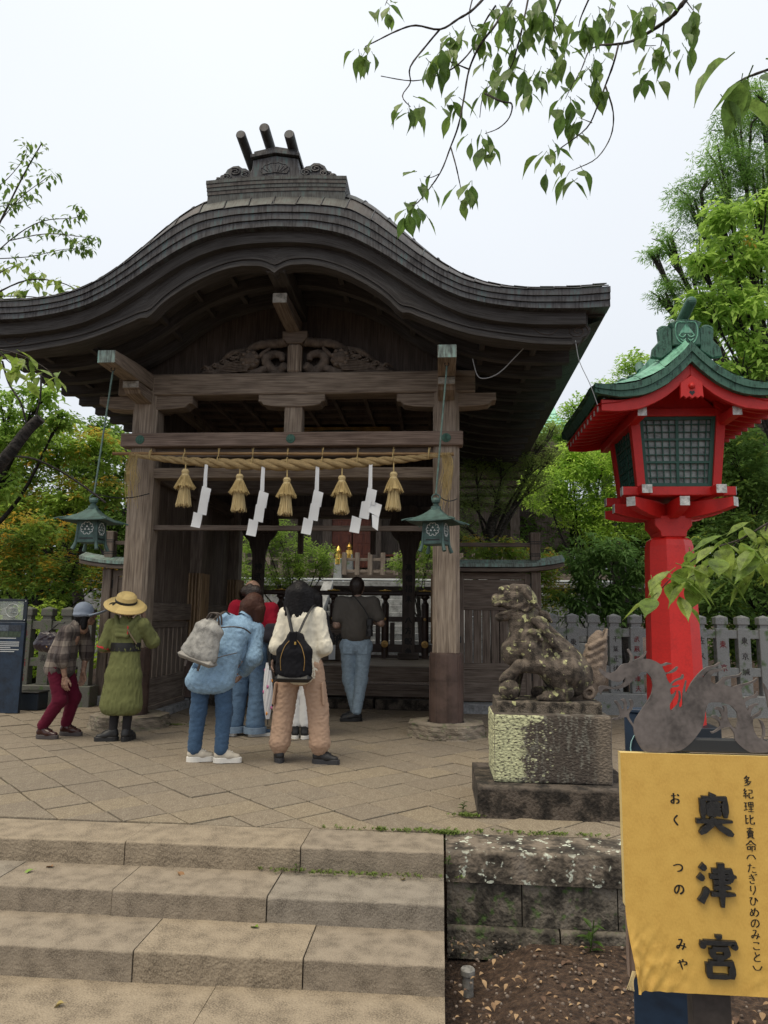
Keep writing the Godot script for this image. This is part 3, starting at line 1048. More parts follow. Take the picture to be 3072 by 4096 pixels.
		bxp("wicket_panel", wk + V(0, 0.285, 0), V(0.02, 0.24, 1.41), M.grey_wood, H)
		for q in 9:
			bxp("wicket_slat", wk + V(0, 0.8, -0.64 + q * 0.16), V(0.02, 0.61, 0.135), M.grey_wood, H)
		bxp("sill_stone", V(1.812 * sx, 0.05, -0.93), V(0.2, 0.1, 1.5), M.grey_stone, H)
	# ceiling: coffers, and the painted board in the middle
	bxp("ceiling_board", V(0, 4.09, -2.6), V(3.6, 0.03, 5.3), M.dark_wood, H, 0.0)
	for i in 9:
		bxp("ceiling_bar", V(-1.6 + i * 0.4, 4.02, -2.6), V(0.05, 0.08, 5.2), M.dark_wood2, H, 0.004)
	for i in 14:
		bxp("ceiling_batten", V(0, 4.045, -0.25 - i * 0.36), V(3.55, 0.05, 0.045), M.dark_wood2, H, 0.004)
	var pn := bxp("painted_board", V(0.18, 3.965, -2.45), V(1.7, 0.03, 1.5), mat(Color(0.42, 0.25, 0.07), 0.6, {"tex": T.mottle, "tri": 1.5}), H, 0.0)
	var tp := mb()
	tp.prism(PackedVector2Array([Vector2(-0.75, 0.1), Vector2(-0.3, 0.42), Vector2(0.25, 0.45), Vector2(0.7, 0.18), Vector2(0.62, -0.15), Vector2(0.1, -0.4), Vector2(-0.5, -0.25)]), 0, 0.002, Transform3D(Basis(Vector3.RIGHT, PI / 2), V(0.02, -0.0155, 0.25)))
	part("painted_shape", tp, mat(Color(0.03, 0.075, 0.05), 0.6, {"tex": T.blotch, "tri": 3.0}), pn)
	# back wall above the opening
	bxp("back_lintel", V(0, 3.02, -3.74), V(3.32, 0.2, 0.16), M.dark_wood2, H)
	for q in 12:
		bxp("transom_board", V(-1.52 + q * 0.277, 3.6, -3.76), V(0.274, 0.95, 0.03), M.dark_wood, H, 0.003)
	bxp("cross_beam", V(0, 3.12, -1.87), V(3.32, 0.2, 0.16), M.dark_wood2, H)
	for x in [-0.62, 0.62]:
		bxp("back_post", V(x, 2.62, -3.72), V(0.09, 0.62, 0.09), M.dark_wood2, H)
	# raised floor behind
	bxp("floor_edge", V(0, 0.485, -1.985), V(3.30, 0.20, 0.14), M.dark_wood2, H, 0.008)
	for k in 2:
		bxp("riser_board", V(0, 0.215 + k * 0.085, -2.02), V(3.28, 0.08, 0.05), M.dark_wood2, H, 0.003)
	for k in 4:
		bxp("footing_block", V(-1.24 + k * 0.83, 0.07, -1.99), V(0.80, 0.14, 0.16), M.plinth, H, 0.012)
	for k in 9:
		bxp("floor_board", V(0, 0.575, -2.03 - 0.11 - k * 0.225), V(3.30, 0.035, 0.222), M.floor_wood, H, 0.003)
	make_rail(H)

func plate(w: float, h: float) -> MB:
	var b := mb()
	b.box(V(0, 0, 0), V(w, h, 0.006), 0.0)
	return b

func make_rail(H: Node3D) -> void:
	var R := V(0, 0, -3.72)
	bxp("rail_top", R + V(0, 1.66, 0), V(3.3, 0.075, 0.08), M.rail_wood, H, 0.02)
	bxp("rail_mid", R + V(0, 1.235, 0), V(3.3, 0.085, 0.05), M.rail_wood, H, 0.006)
	bxp("rail_low", R + V(0, 0.76, 0), V(3.3, 0.13, 0.05), M.rail_wood, H, 0.006)
	bxp("rail_foot", R + V(0, 0.625, 0), V(3.3, 0.05, 0.09), M.rail_wood, H, 0.006)
	var prof := [Vector2(0, 1.63), Vector2(0.05, 1.63), Vector2(0.075, 1.615), Vector2(0.075, 1.585), Vector2(0.05, 1.57), Vector2(0.035, 1.545), Vector2(0.038, 1.52), Vector2(0.06, 1.49), Vector2(0.066, 1.46), Vector2(0.062, 1.40), Vector2(0.062, 0.60), Vector2(0, 0.60)]
	var pm := mb()
	pm.lathe(prof, 12)
	var pmesh := pm.mesh()
	var gm := mb()
	gm.box(V(0, 1.704, 0), V(0.2, 0.012, 0.09), 0.004)
	gm.ball(V(0, 1.715, 0), V(0.03, 0.012, 0.03))
	var gmesh := gm.mesh()
	var rv := mb()
	rv.lathe([Vector2(0, 0.018), Vector2(0.02, 0.016), Vector2(0.03, 0.008), Vector2(0.055, 0.006), Vector2(0.06, 0)], 16, Transform3D(Basis(Vector3.RIGHT, PI / 2), Vector3.ZERO))
	var rmesh := rv.mesh()
	for x in [-1.58, -0.93, -0.035, 0.84, 1.5]:
		var p := part("rail_post", pmesh, M.rail_wood, H, R + V(x, 0, 0))
		part("gilt_cap", gmesh, M.gold, p)
		part("gilt_rosette", rmesh, M.brass, p, V(0, 0.83, 0.066))
		part("gilt_rosette", rmesh, M.brass, p, V(0, 1.235, 0.062), Basis.from_scale(V(0.4, 0.4, 1)))
	for k in 13:
		var x := -1.44 + k * 0.24
		bxp("baluster", R + V(x, 1.0, 0), V(0.075, 0.36, 0.035), M.rail_wood, H, 0.004)

func make_carving(H: Node3D) -> void:
	# openwork relief of coiling bodies, clouds and waves either side of the king post
	for sx in [-1.0, 1.0]:
		var b := mb()
		var lines := [
			[[0.10, 0.40, 0.055], [0.25, 0.41, 0.06], [0.45, 0.36, 0.05], [0.62, 0.30, 0.045]],
			[[0.62, 0.33, 0.03], [0.80, 0.26, 0.035], [0.95, 0.16, 0.03], [1.08, 0.07, 0.02]],
			[[0.12, 0.10, 0.05], [0.22, 0.05, 0.06], [0.33, 0.10, 0.06], [0.36, 0.20, 0.055], [0.28, 0.27, 0.05], [0.18, 0.24, 0.045], [0.17, 0.17, 0.03]],
			[[0.35, 0.08, 0.045], [0.5, 0.03, 0.05], [0.66, 0.07, 0.045], [0.8, 0.13, 0.035]],
			[[0.72, 0.03, 0.03], [0.9, 0.05, 0.035], [1.05, 0.03, 0.025], [1.2, 0.02, 0.012]],
			[[0.80, 0.2, 0.02], [0.7, 0.21, 0.022], [0.66, 0.15, 0.022], [0.72, 0.11, 0.02], [0.77, 0.15, 0.014]],
			[[1.0, 0.13, 0.016], [0.92, 0.14, 0.02], [0.88, 0.09, 0.02], [0.95, 0.06, 0.016]],
			[[1.18, 0.08, 0.012], [1.1, 0.1, 0.018], [1.06, 0.05, 0.018], [1.13, 0.03, 0.014]],
			[[0.45, 0.2, 0.02], [0.4, 0.25, 0.024], [0.33, 0.33, 0.02]],
		]
		for L in lines:
			var pts := []
			for p in L:
				pts.append(V(p[0] * sx, 4.165 + p[1], 0.0 + 0.05 * sin(p[0] * 19.0)))
			var c := curve(pts, 6)
			var rr := []
			for i in c.size():
				var u: float = float(i) / (c.size() - 1) * (L.size() - 1)
				var k := mini(int(u), L.size() - 2)
				rr.append(lerpf(L[k][2], L[k + 1][2], u - k) * (1.0 + 0.14 * (i % 2)))
			b.tube(c, rr, 7)
		b.ball(V(0.55 * sx, 4.34, 0.03), V(0.12, 0.13, 0.08), 12, 8)
		for k in 9:
			var a := k * 0.7
			b.ball(V((0.55 + 0.09 * cos(a)) * sx, 4.34 + 0.09 * sin(a), 0.07), V(0.035, 0.03, 0.03), 8, 5)
		for k in 14:
			var u: float = k / 13.0
			var c2 := V((0.66 + u * 0.42) * sx, 4.2 + (1 - u) * 0.2 + 0.03 * sin(k * 2.1), 0.04)
			var sp := []
			for j in 9:
				var a := j * 0.75
				sp.append(c2 + V(cos(a) * (0.035 - j * 0.003) * sx, sin(a) * (0.035 - j * 0.003), 0.01 * j / 9.0))
			b.tube(sp, 0.011, 5)
		for k in 7:
			b.tube(curve([V((0.50 + k * 0.012) * sx, 4.30 - k * 0.018, 0.09), V((0.75 + k * 0.02) * sx, 4.31 - k * 0.022, 0.06), V((0.95 + k * 0.015) * sx, 4.25 - k * 0.012, 0.03)], 5), 0.009, 5)
		part("dragon_carving", b, M.carving, H, V(0, 0, 0.05))

func make_roof(H: Node3D) -> void:
	var zf := 1.45
	var zb := -5.5
	# fascia: three overlapping bands of copper plates
	for band in 3:
		var f0 := band / 3.0
		var f1 := (band + 1) / 3.0
		var top := []
		var low := []
		for p in JOINT:
			var yl := lut(FASCIA_LOW, p[0])
			top.append([p[0], lerpf(p[1], yl, f0)])
			low.append([p[0], lerpf(p[1], yl, f1)])
		var cuts := [-3.41]
		var x: float = -3.41 + [0.5, 0.28, 0.4][band]
		while x < 3.2:
			cuts.append(x)
			x += 0.52
		cuts.append(3.41)
		for k in cuts.size() - 1:
			part("fascia_plate", curved_board(cuts[k] + 0.0012, cuts[k + 1] - 0.0012, 8, top, 0.0, low, 0.004, 1.24, zf - band * 0.016), M.copper_dark, H)
	# boards set back under the fascia, and the bargeboard with its cusps
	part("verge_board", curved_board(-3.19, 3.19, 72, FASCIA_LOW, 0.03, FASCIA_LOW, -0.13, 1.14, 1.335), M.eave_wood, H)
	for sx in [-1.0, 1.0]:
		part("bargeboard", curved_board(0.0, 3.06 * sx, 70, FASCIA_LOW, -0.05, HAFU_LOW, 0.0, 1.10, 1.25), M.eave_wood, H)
		# its end: a rounded scroll
		var e := mb()
		var pl := PackedVector2Array([Vector2(3.05, 4.012), Vector2(3.13, 4.03), Vector2(3.155, 4.05), Vector2(3.165, 4.085), Vector2(3.20, 4.10), Vector2(3.245, 4.14), Vector2(3.25, 4.19), Vector2(3.22, 4.215), Vector2(3.23, 4.34), Vector2(3.05, 4.34)])
		if sx < 0:
			for i in pl.size():
				pl[i] = Vector2(-pl[i].x, pl[i].y)
		e.prism(pl, 1.10, 1.25, Transform3D(), 0.008)
		part("bargeboard_end", e, M.eave_wood, H)
		var sw := mb()
		var pts := []
		for j in 34:
			var a := j * 0.36
			var r := 0.085 * (1.0 - j / 38.0)
			pts.append(V((3.12 + cos(a) * r * 1.25) * sx, 4.155 + sin(a) * r, 1.252))
		sw.tube(pts, 0.006, 5)
		sw.tube(curve([V(2.68 * sx, 4.20, 1.252), V(2.75 * sx, 4.14, 1.252), V(2.86 * sx, 4.13, 1.252), V(2.93 * sx, 4.19, 1.252)], 6), 0.006, 5)
		part("scroll_carving", sw, M.dark_wood, H)
		# mouldings along the lower edge
		for k in 2:
			var low := []
			var up := []
			for p in HAFU_LOW:
				low.append([p[0], p[1] + [0.0, 0.075][k]])
				up.append([p[0], p[1] + [0.028, 0.095][k]])
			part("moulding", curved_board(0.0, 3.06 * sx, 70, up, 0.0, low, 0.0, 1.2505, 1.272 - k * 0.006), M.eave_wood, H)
	# curved rafters: whole arches under the gable, side pieces behind
	for i in 14:
		var z := 0.98 - i * 0.46
		if z < -5.2:
			break
		if i < 3:
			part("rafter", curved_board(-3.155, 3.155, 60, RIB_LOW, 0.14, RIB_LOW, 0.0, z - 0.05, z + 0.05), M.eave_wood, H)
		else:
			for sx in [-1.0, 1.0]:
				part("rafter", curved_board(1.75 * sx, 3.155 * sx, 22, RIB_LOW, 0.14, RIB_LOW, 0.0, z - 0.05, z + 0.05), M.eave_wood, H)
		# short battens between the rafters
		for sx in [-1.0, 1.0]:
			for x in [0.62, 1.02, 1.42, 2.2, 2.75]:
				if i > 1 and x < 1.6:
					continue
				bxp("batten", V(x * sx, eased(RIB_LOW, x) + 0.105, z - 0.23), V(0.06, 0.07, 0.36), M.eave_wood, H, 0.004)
	# underside, upper surface, edges
	for sx in [-1.0, 1.0]:
		bxp("eave_board", V(3.235 * sx, 4.335, (1.23 + zb) / 2), V(0.32, 0.03, 1.22 - zb), M.eave_wood, H, 0.0)
	var b := mb()
	var low2 := []
	for r in 2:
		var row := PackedVector3Array()
		for i in 81:
			var x := -3.38 + 6.76 * i / 80.0
			row.append(V(x, eased(RIB_LOW, x) + 0.142 + maxf(0, absf(x) - 3.155) * 0.3, 1.2 if r == 0 else zb + 0.1))
		low2.append(row)
	b.grid(low2, false)
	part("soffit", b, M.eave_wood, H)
	var t := mb()
	var ds := [0.55, 0.8, 2.5, 4.4, 6.1, 6.4, 6.6, 6.75, 6.85, 6.95]
	var rows := []
	for d in ds:
		var row := PackedVector3Array()
		for i in 81:
			var x := -3.41 + 6.82 * i / 80.0
			row.append(V(x, roof_y(x, minf(d, 6.95 - d)), zf - d))
		rows.append(row)
	t.grid(rows, true)
	part("roof_sheet_back", t, M.copper_roof, H)
	for sx in [-1.0, 1.0]:
		var eb := mb()
		for band in 3:
			eb.box(V((3.405 - band * 0.012) * sx, 4.50 - band * 0.066, (1.24 + zb) / 2), V(0.05, 0.062, 1.24 - zb), 0.0)
		part("eave_edge", eb, M.copper_dark, H)
	part("back_fascia", curved_board(-3.41, 3.41, 60, JOINT, 0.0, FASCIA_LOW, 0.0, zb, zb + 0.15), M.copper_dark, H)
	part("back_bargeboard", curved_board(-3.1, 3.1, 60, FASCIA_LOW, -0.05, HAFU_LOW, 0.0, zb + 0.25, zb + 0.36), M.eave_wood, H)
	# copper sheets rolling over the verge, one by one
	for row in 2:
		var d0: float = [0.0, 0.17][row]
		var d1: float = [0.20, 0.62][row]
		var w := 0.262
		var n := 26
		for k in n:
			var s := mb()
			var g2 := []
			for r in 7:
				var line := PackedVector3Array()
				for c in 6:
					var d := lerpf(d0, d1, r / 6.0)
					# arc-length-ish spacing and a slant so that the seams lean
					var xx := -3.41 + w * (k + c / 5.0) + (0.0 if row == 0 else w * 0.5) + (d - 0.1) * 0.12 * signf(-3.41 + w * (k + 0.5))
					xx = clampf(xx, -3.41, 3.41)
					var lift := 0.004 + 0.007 * (1.0 - c / 5.0 if xx > 0 else c / 5.0) + (0.006 if row == 1 else 0.0) * (1.0 - r / 6.0)
					line.append(V(xx, roof_y(xx, d) + lift, zf + 0.004 - d + (0.003 if row == 1 else 0.0)))
				g2.append(line)
			s.grid(g2, true)
			var sl := mb()
			var edge := []
			for r in 7:
				edge.append(g2[r][0 if -3.41 + w * (k + 0.5) > 0 else 5] + V(0, 0.004, 0.002))
			sl.tube(edge, 0.007, 4, false)
			var low_edge := []
			for c in 6:
				low_edge.append(g2[0][c] + V(0, 0.002, 0.003))
			sl.tube(low_edge, 0.006, 4, false)
			part("seam", sl, M.copper_dark, H)
			part("roof_sheet", s, [M.copper_roof, M.copper_roof, M.copper_roof2][rng.randi() % 3] if absf(-3.41 + w * (k + 0.5)) > 0.9 else M.copper_stained, H)
	make_ridge(H, zf)

func make_ridge(H: Node3D, zf: float) -> void:
	# layered ridge box, bowed a little
	for k in 5:
		var yb := 5.70 + k * 0.041
		var s := mb()
		var top := []
		var low := []
		for p in [0.0, 0.25, 0.5, 0.75]:
			top.append([p, yb + 0.038 - p * p * 0.05])
			low.append([p, yb - p * p * 0.05 - (0.12 if k == 0 else 0.0)])
		s = curved_board(-0.74 - k * 0.004, 0.74 + k * 0.004, 14, top, 0.0, low, 0.0, -5.3, zf - 0.12 + k * 0.006)
		part("ridge_course", s, M.copper_stained if k % 2 == 0 else M.copper_roof, H)
	var zr := zf - 0.13
	# end ornament: a tapering block with a fan hollow, its little hipped cap
	var o := mb()
	o.prism(PackedVector2Array([Vector2(-0.35, 5.885), Vector2(-0.30, 5.95), Vector2(-0.27, 6.03), Vector2(-0.265, 6.12), Vector2(-0.02, 6.165), Vector2(0.225, 6.12), Vector2(0.23, 6.03), Vector2(0.26, 5.95), Vector2(0.31, 5.885)]), zr - 0.25, zr, Transform3D(), 0.01)
	part("ridge_block", o, M.copper_dark, H)
	var cp := mb()
	for k in 2:
		cp.prism(PackedVector2Array([Vector2(-0.285 + k * 0.03, 6.125 + k * 0.04), Vector2(-0.285 + k * 0.03, 6.165 + k * 0.05), Vector2(-0.02, 6.21 + k * 0.055), Vector2(0.245 - k * 0.03, 6.165 + k * 0.05), Vector2(0.245 - k * 0.03, 6.125 + k * 0.04), Vector2(-0.02, 6.17 + k * 0.04)]), zr - 0.5, zr + 0.035 - k * 0.03, Transform3D(), 0.004)
	part("ridge_cap", cp, M.copper_dark, H)
	var fan := mb()
	var fp := PackedVector2Array()
	for i in 13:
		var a := PI * i / 12.0
		fp.append(Vector2(-0.02 - cos(a) * (0.15 + 0.008 * (i % 2)), 5.985 + sin(a) * 0.085 + 0.008 * (i % 2)))
	fp.append(Vector2(0.11, 5.95)); fp.append(Vector2(-0.02, 5.965)); fp.append(Vector2(-0.15, 5.95))
	fan.prism(fp, zr, zr + 0.004)
	var rim := []
	for p in fp:
		rim.append(V(p.x, p.y, zr + 0.004))
	rim.append(rim[0])
	fan.tube(rim, 0.006, 5)
	for i in 7:
		fan.tube([V(-0.02 + (i - 3) * 0.02, 5.965, zr + 0.005), V(-0.02 + (i - 3) * 0.045, 6.055 - absf(i - 3) * 0.012, zr + 0.005)], 0.006, 5)
	part("fan_relief", fan, M.copper_dark, H)
	# three round tile-ends sticking out towards the court
	for q in [[-0.365, 6.30, 0.052], [-0.115, 6.37, 0.055], [0.155, 6.28, 0.055]]:
		var lg := mb()
		lg.lathe([Vector2(0, 0.32), Vector2(q[2] - 0.006, 0.32), Vector2(q[2], 0.31), Vector2(q[2], -0.5), Vector2(0, -0.5)], 20, Transform3D(Basis(Vector3.RIGHT, PI / 2 - 0.10), V(q[0], q[1] - 0.02, zr - 0.16)))
		part("round_log", lg, M.copper_dark, H)
	# cloud scrolls either side
	for sx in [-1.0, 1.0]:
		var c := mb()
		var pl := PackedVector2Array([Vector2(0.76, 5.87), Vector2(0.73, 5.905), Vector2(0.66, 5.90), Vector2(0.62, 5.93), Vector2(0.60, 5.975), Vector2(0.56, 5.985), Vector2(0.53, 6.04), Vector2(0.47, 6.075), Vector2(0.41, 6.08), Vector2(0.37, 6.05), Vector2(0.33, 6.045), Vector2(0.285, 6.01), Vector2(0.25, 6.0), Vector2(0.24, 5.87)])
		for i in pl.size():
			pl[i] = Vector2(pl[i].x * sx - 0.02, pl[i].y)
		c.prism(pl, zr - 0.10, zr - 0.02, Transform3D(), 0.012)
		for w in [[0.44, 6.0, 0.055], [0.33, 5.96, 0.05], [0.53, 5.94, 0.045], [0.62, 5.91, 0.03]]:
			var pts := []
			for j in 22:
				var a := j * 0.5 + (0.0 if sx > 0 else 1.0)
				var r: float = w[2] * (1.0 - j / 26.0)
				pts.append(V((w[0] + cos(a) * r * 1.2) * sx - 0.02, w[1] + sin(a) * r * 0.8, zr - 0.015))
			c.tube(pts, 0.010, 5)
		part("cloud_scroll", c, M.copper_dark, H)

# ------------------------------------------------------------------ brush lettering, stroke by stroke (0..100 across, 0..100 down)
const WATER := "14,6 26,16;8,30 20,40;10,92 20,76 28,58;"
const TREE := "4,28 36,28;20,4 20,98;18,34 4,66;24,40 36,54;"
const THREAD := "26,4 14,24 30,30;38,20 12,50 42,48;28,50 28,94;14,62 10,80;40,60 46,76;"
const ALTAR := "20,2 26,12;6,22 40,22 8,58;26,40 26,98;30,46 40,56;"
const GRASS := "8,10 92,10;32,2 32,18;68,2 68,18;"
const ROOF := "50,0 50,10;14,16 10,32;14,18 90,18 84,32;"
var GLYPHS := {
	"奥": "50,2 46,12;24,14 24,62;22,14 78,14 78,60;36,24 42,32;64,22 58,32;32,38 68,38;50,20 50,58;48,40 34,54;52,40 66,54;6,68 94,68;50,60 44,74 14,98;54,68 66,84 94,100",
	"津": WATER + "40,18 84,18 84,44;34,31 98,31;42,44 84,44;42,57 84,57;36,72 94,72;62,0 62,102",
	"宮": ROOF + "34,32 34,52;34,32 68,32 68,50;34,50 68,50;52,52 46,62;24,64 24,98;24,64 78,64 78,98;24,94 78,94",
	"お": "16,30 58,26;38,6 38,84 26,92 14,80 26,66 50,56 74,60 84,74 74,90 58,94;70,16 88,30",
	"く": "66,6 34,46 68,94", "つ": "10,36 50,24 80,32 88,54 72,76 42,84",
	"の": "54,18 48,54 30,84 14,70 18,40 44,18 74,22 90,48 82,74 58,90",
	"み": "24,14 56,14 38,56 22,84 10,76 20,62 50,60 92,74;76,40 70,72 54,94", "や": "8,46 50,30 84,32 88,48 62,58;52,10 62,26;28,18 52,94",
	"多": "50,4 20,34;34,18 70,18 52,42 22,54;36,28 50,38;58,44 26,76;46,56 84,56 60,84 18,98;46,66 58,76",
	"紀": THREAD + "54,16 88,16 88,44;58,46 88,44;58,46 58,82 66,90 92,88 94,74",
	"理": "8,16 40,16;10,46 38,46;4,84 42,74;24,16 24,78;50,10 50,52;50,10 90,10 90,52;50,31 90,31;50,52 90,52;70,10 70,92;48,72 92,72;42,94 98,94",
	"比": "18,8 18,88 42,76;18,44 42,38;58,6 58,80 66,90 92,88 94,70;88,26 60,46",
	"賣": "22,12 78,12;50,2 50,26;30,26 70,26;24,36 24,50 76,50 76,36 24,36;42,36 42,50;58,36 58,50;30,56 30,84;30,56 70,56 70,84;30,66 70,66;30,75 70,75;30,84 70,84;40,86 18,100;60,86 84,100",
	"命": "50,2 30,26 4,46;50,2 70,26 98,44;34,40 64,40;18,56 18,82 44,82 44,56 18,56;58,54 86,54 86,82 74,80;58,54 58,100",
	"（": "6,70 30,34 70,34 94,70", "）": "6,30 30,66 70,66 94,30",
	"た": "10,28 54,26;34,8 28,50 12,92;56,46 86,46;52,84 66,92 92,88", "ぎ": "18,26 70,18;16,46 72,38;38,4 70,62;70,62 40,60;24,72 34,92 68,92;78,4 84,14;90,0 96,10",
	"り": "28,10 26,58 34,50;70,8 72,50 46,96", "ひ": "10,22 36,18 18,50 26,84 54,86 66,50 66,20 92,54",
	"め": "22,20 34,60 48,84;60,8 46,60 20,86 10,66 32,36 68,30 90,54 80,80 60,92", "こ": "22,22 76,22 66,34;18,70 40,88 84,84", "と": "34,8 46,46;80,26 36,54 22,74 40,92 84,90",
	"東": "20,16 80,16;50,2 50,98;24,30 24,58;24,30 76,30 76,58;24,44 76,44;24,58 76,58;48,60 10,90;52,60 92,90",
	"京": "50,2 50,14;10,18 90,18;28,32 28,54 72,54 72,32 28,32;50,54 50,94 40,90;28,66 12,86;70,66 88,86",
	"千": "74,6 26,18;8,46 92,46;50,16 50,98",
	"葉": GRASS + "10,34 90,34;28,26 28,56 84,56;50,26 50,46;70,26 70,46;50,46 70,46;8,68 92,68;50,58 50,100;48,70 10,94;52,70 92,94",
	"武": "30,10 62,10;6,30 94,30;64,4 72,60 94,90;82,6 90,16;42,36 42,80;42,56 62,56;20,50 20,88;8,92 62,80",
	"蔵": GRASS + "14,28 92,28;18,28 18,60 6,94;30,40 30,86;30,40 58,40;30,52 56,52 56,66;30,66 56,66;30,86 58,86;68,24 76,66 94,92;84,40 66,76",
	"野": "8,10 8,48 44,48 44,10 8,10;8,29 44,29;26,10 26,88;10,66 44,66;4,90 48,84;56,12 86,12 72,28;58,24 82,38;52,44 94,44 84,56;74,44 74,96 62,90",
	"石": "8,14 92,14;42,14 30,46 6,76;32,50 32,94;32,50 84,50 84,94;32,90 84,90",
	"康": "50,2 50,12;14,16 92,16;18,16 16,60 6,94;32,30 80,30 80,54;26,42 92,42;32,54 80,54;54,22 54,94;36,64 44,72;34,90 50,76;82,62 66,72;58,72 90,92",
	"夫": "16,24 84,24;6,48 94,48;50,4 50,48 32,76 8,96;52,50 68,78 94,96",
	"井": "12,30 88,30;6,62 94,62;34,6 34,62 16,98;68,6 68,98", "上": "48,6 48,88;48,42 80,42;6,90 94,90",
	"新": "28,2 30,12;8,16 54,16;18,22 24,36;44,22 38,36;4,40 56,40;8,58 54,58;30,40 30,96;28,60 8,84;34,60 52,78;86,6 62,18;62,18 62,60 50,94;62,44 96,44;82,44 82,98",
	"吉": "12,18 88,18;50,2 50,42;24,42 76,42;28,58 28,96;28,58 74,58 74,96;28,92 74,92",
	"直": "12,14 88,14;50,2 48,26;32,28 32,76;32,28 76,28 76,76;32,44 76,44;32,60 76,60;32,76 76,76;14,34 14,94 92,94",
	"美": "32,2 40,12;68,2 60,12;14,18 86,18;20,34 80,34;8,50 92,50;50,18 50,50;6,68 94,68;50,52 44,74 12,98;54,68 68,86 94,98",
	"江": WATER + "42,18 90,18;66,18 66,84;34,86 96,86",
	"島": "46,2 40,12;26,12 26,64;26,12 74,12 74,46;26,29 74,29;26,46 88,46;26,62 90,62 86,96 74,92;14,72 14,92 58,92 58,72;36,68 36,92",
	"片": "28,6 28,50 10,94;60,4 60,36;28,36 84,36;30,60 72,60 72,96",
	"肇": "10,8 48,8 48,40;10,24 48,24;10,8 10,40 4,52;70,2 56,22;60,14 94,14;84,14 58,46;62,22 94,46;22,54 80,54 80,68;10,68 92,68;22,78 78,78;14,88 88,88;50,50 50,100",
	"神": ALTAR + "50,22 50,70;50,22 90,22 90,70;50,46 90,46;50,70 90,70;70,2 70,100",
	"萬": GRASS + "28,24 28,50 72,50 72,24 28,24;28,37 72,37;50,24 50,76;14,60 14,98;14,60 86,60 86,96 76,94;36,82 66,78;62,70 68,84",
	"福": ALTAR + "48,10 94,10;54,22 54,42 88,42 88,22 54,22;50,54 50,98 92,98 92,54 50,54;50,76 92,76;71,54 71,98",
	"招": "6,26 40,26;24,4 24,92 12,86;4,66 40,52;50,12 92,12 86,46 74,44;68,12 64,34 48,54;54,62 54,96 90,96 90,62 54,62",
	"来": "18,20 82,20;32,28 38,40;68,28 60,40;8,48 92,48;50,4 50,98;48,50 10,88;52,50 92,88",
	"八": "36,24 28,56 8,88;56,14 68,52 94,88", "方": "50,2 50,14;8,24 92,24;42,24 36,60 12,96;40,48 78,48 72,92 56,90",
	"睨": "10,14 10,80 36,80 36,14 10,14;10,36 36,36;10,58 36,58;50,10 50,46 90,46 90,10 68,12;50,28 62,28;62,46 58,74 40,96;76,46 76,84 96,92 96,78",
	"亀": "46,2 24,22;38,10 66,10 58,22;20,24 20,46 82,46 82,24 20,24;20,35 82,35;14,52 14,80 88,80 88,52 14,52;14,66 88,66;50,24 50,90 60,98 94,96 94,86",
	"納": THREAD + "52,26 52,98;52,26 94,26 94,92 84,90;73,6 72,44 58,64;74,44 88,62",
	"佐": "28,4 6,50;18,34 18,96;36,26 96,26;60,4 52,50 30,92;52,56 90,56;70,56 70,92;44,94 98,94", "久": "40,4 28,32 10,56;34,24 70,24 56,62 12,96;52,48 70,74 94,96",
	"柳": TREE + "48,12 42,18 42,66 58,56;64,14 58,60 44,94;70,18 70,98;70,18 94,18 94,66 84,64;52,36 54,50",
	"宇": ROOF + "30,40 72,40;16,58 90,58;50,40 50,96 36,92",
	"城": "4,30 34,30;20,6 20,76;2,82 36,70;44,24 96,24;44,24 44,60 34,94;44,46 60,46 58,74 50,72;68,4 74,60 96,90;90,36 70,80;82,6 90,14",
	"正": "12,10 88,10;50,10 50,92;50,48 82,48;24,44 24,92;6,94 94,94", "西": "8,10 92,10;16,30 16,94 86,94 86,30 16,30;38,10 36,54 22,66;62,10 62,60 82,62",
	"明": "8,14 8,80 38,80 38,14 8,14;8,46 38,46;54,8 54,60 42,96;54,8 90,8 90,94 80,92;54,34 90,34;54,58 90,58",
	"枝": TREE + "46,24 96,24;70,4 70,46;50,48 86,48 72,72 42,96;58,56 72,78 98,96",
	"治": WATER + "62,4 46,40 86,36;78,24 90,42;48,56 48,96 86,96 86,56 48,56",
	"徳": "22,4 6,28;24,28 4,56;14,48 14,98;40,16 94,16;66,2 66,30;44,30 44,48 90,48 90,30 44,30;58,30 58,48;76,30 76,48;40,58 94,58;40,70 36,86;54,68 54,92 78,92;66,66 72,74;84,70 92,84",
}
var glyph_strokes := {}

func strokes_of(ch: String) -> Array:
	if not glyph_strokes.has(ch):
		var out := []
		for s in GLYPHS.get(ch, "10,50 90,50").split(";", false):
			var pts := []
			for p in s.split(" ", false):
				var q = p.split(",")
				pts.append(Vector2(float(q[0]), float(q[1])))
			out.append(pts)
		glyph_strokes[ch] = out
	return glyph_strokes[ch]

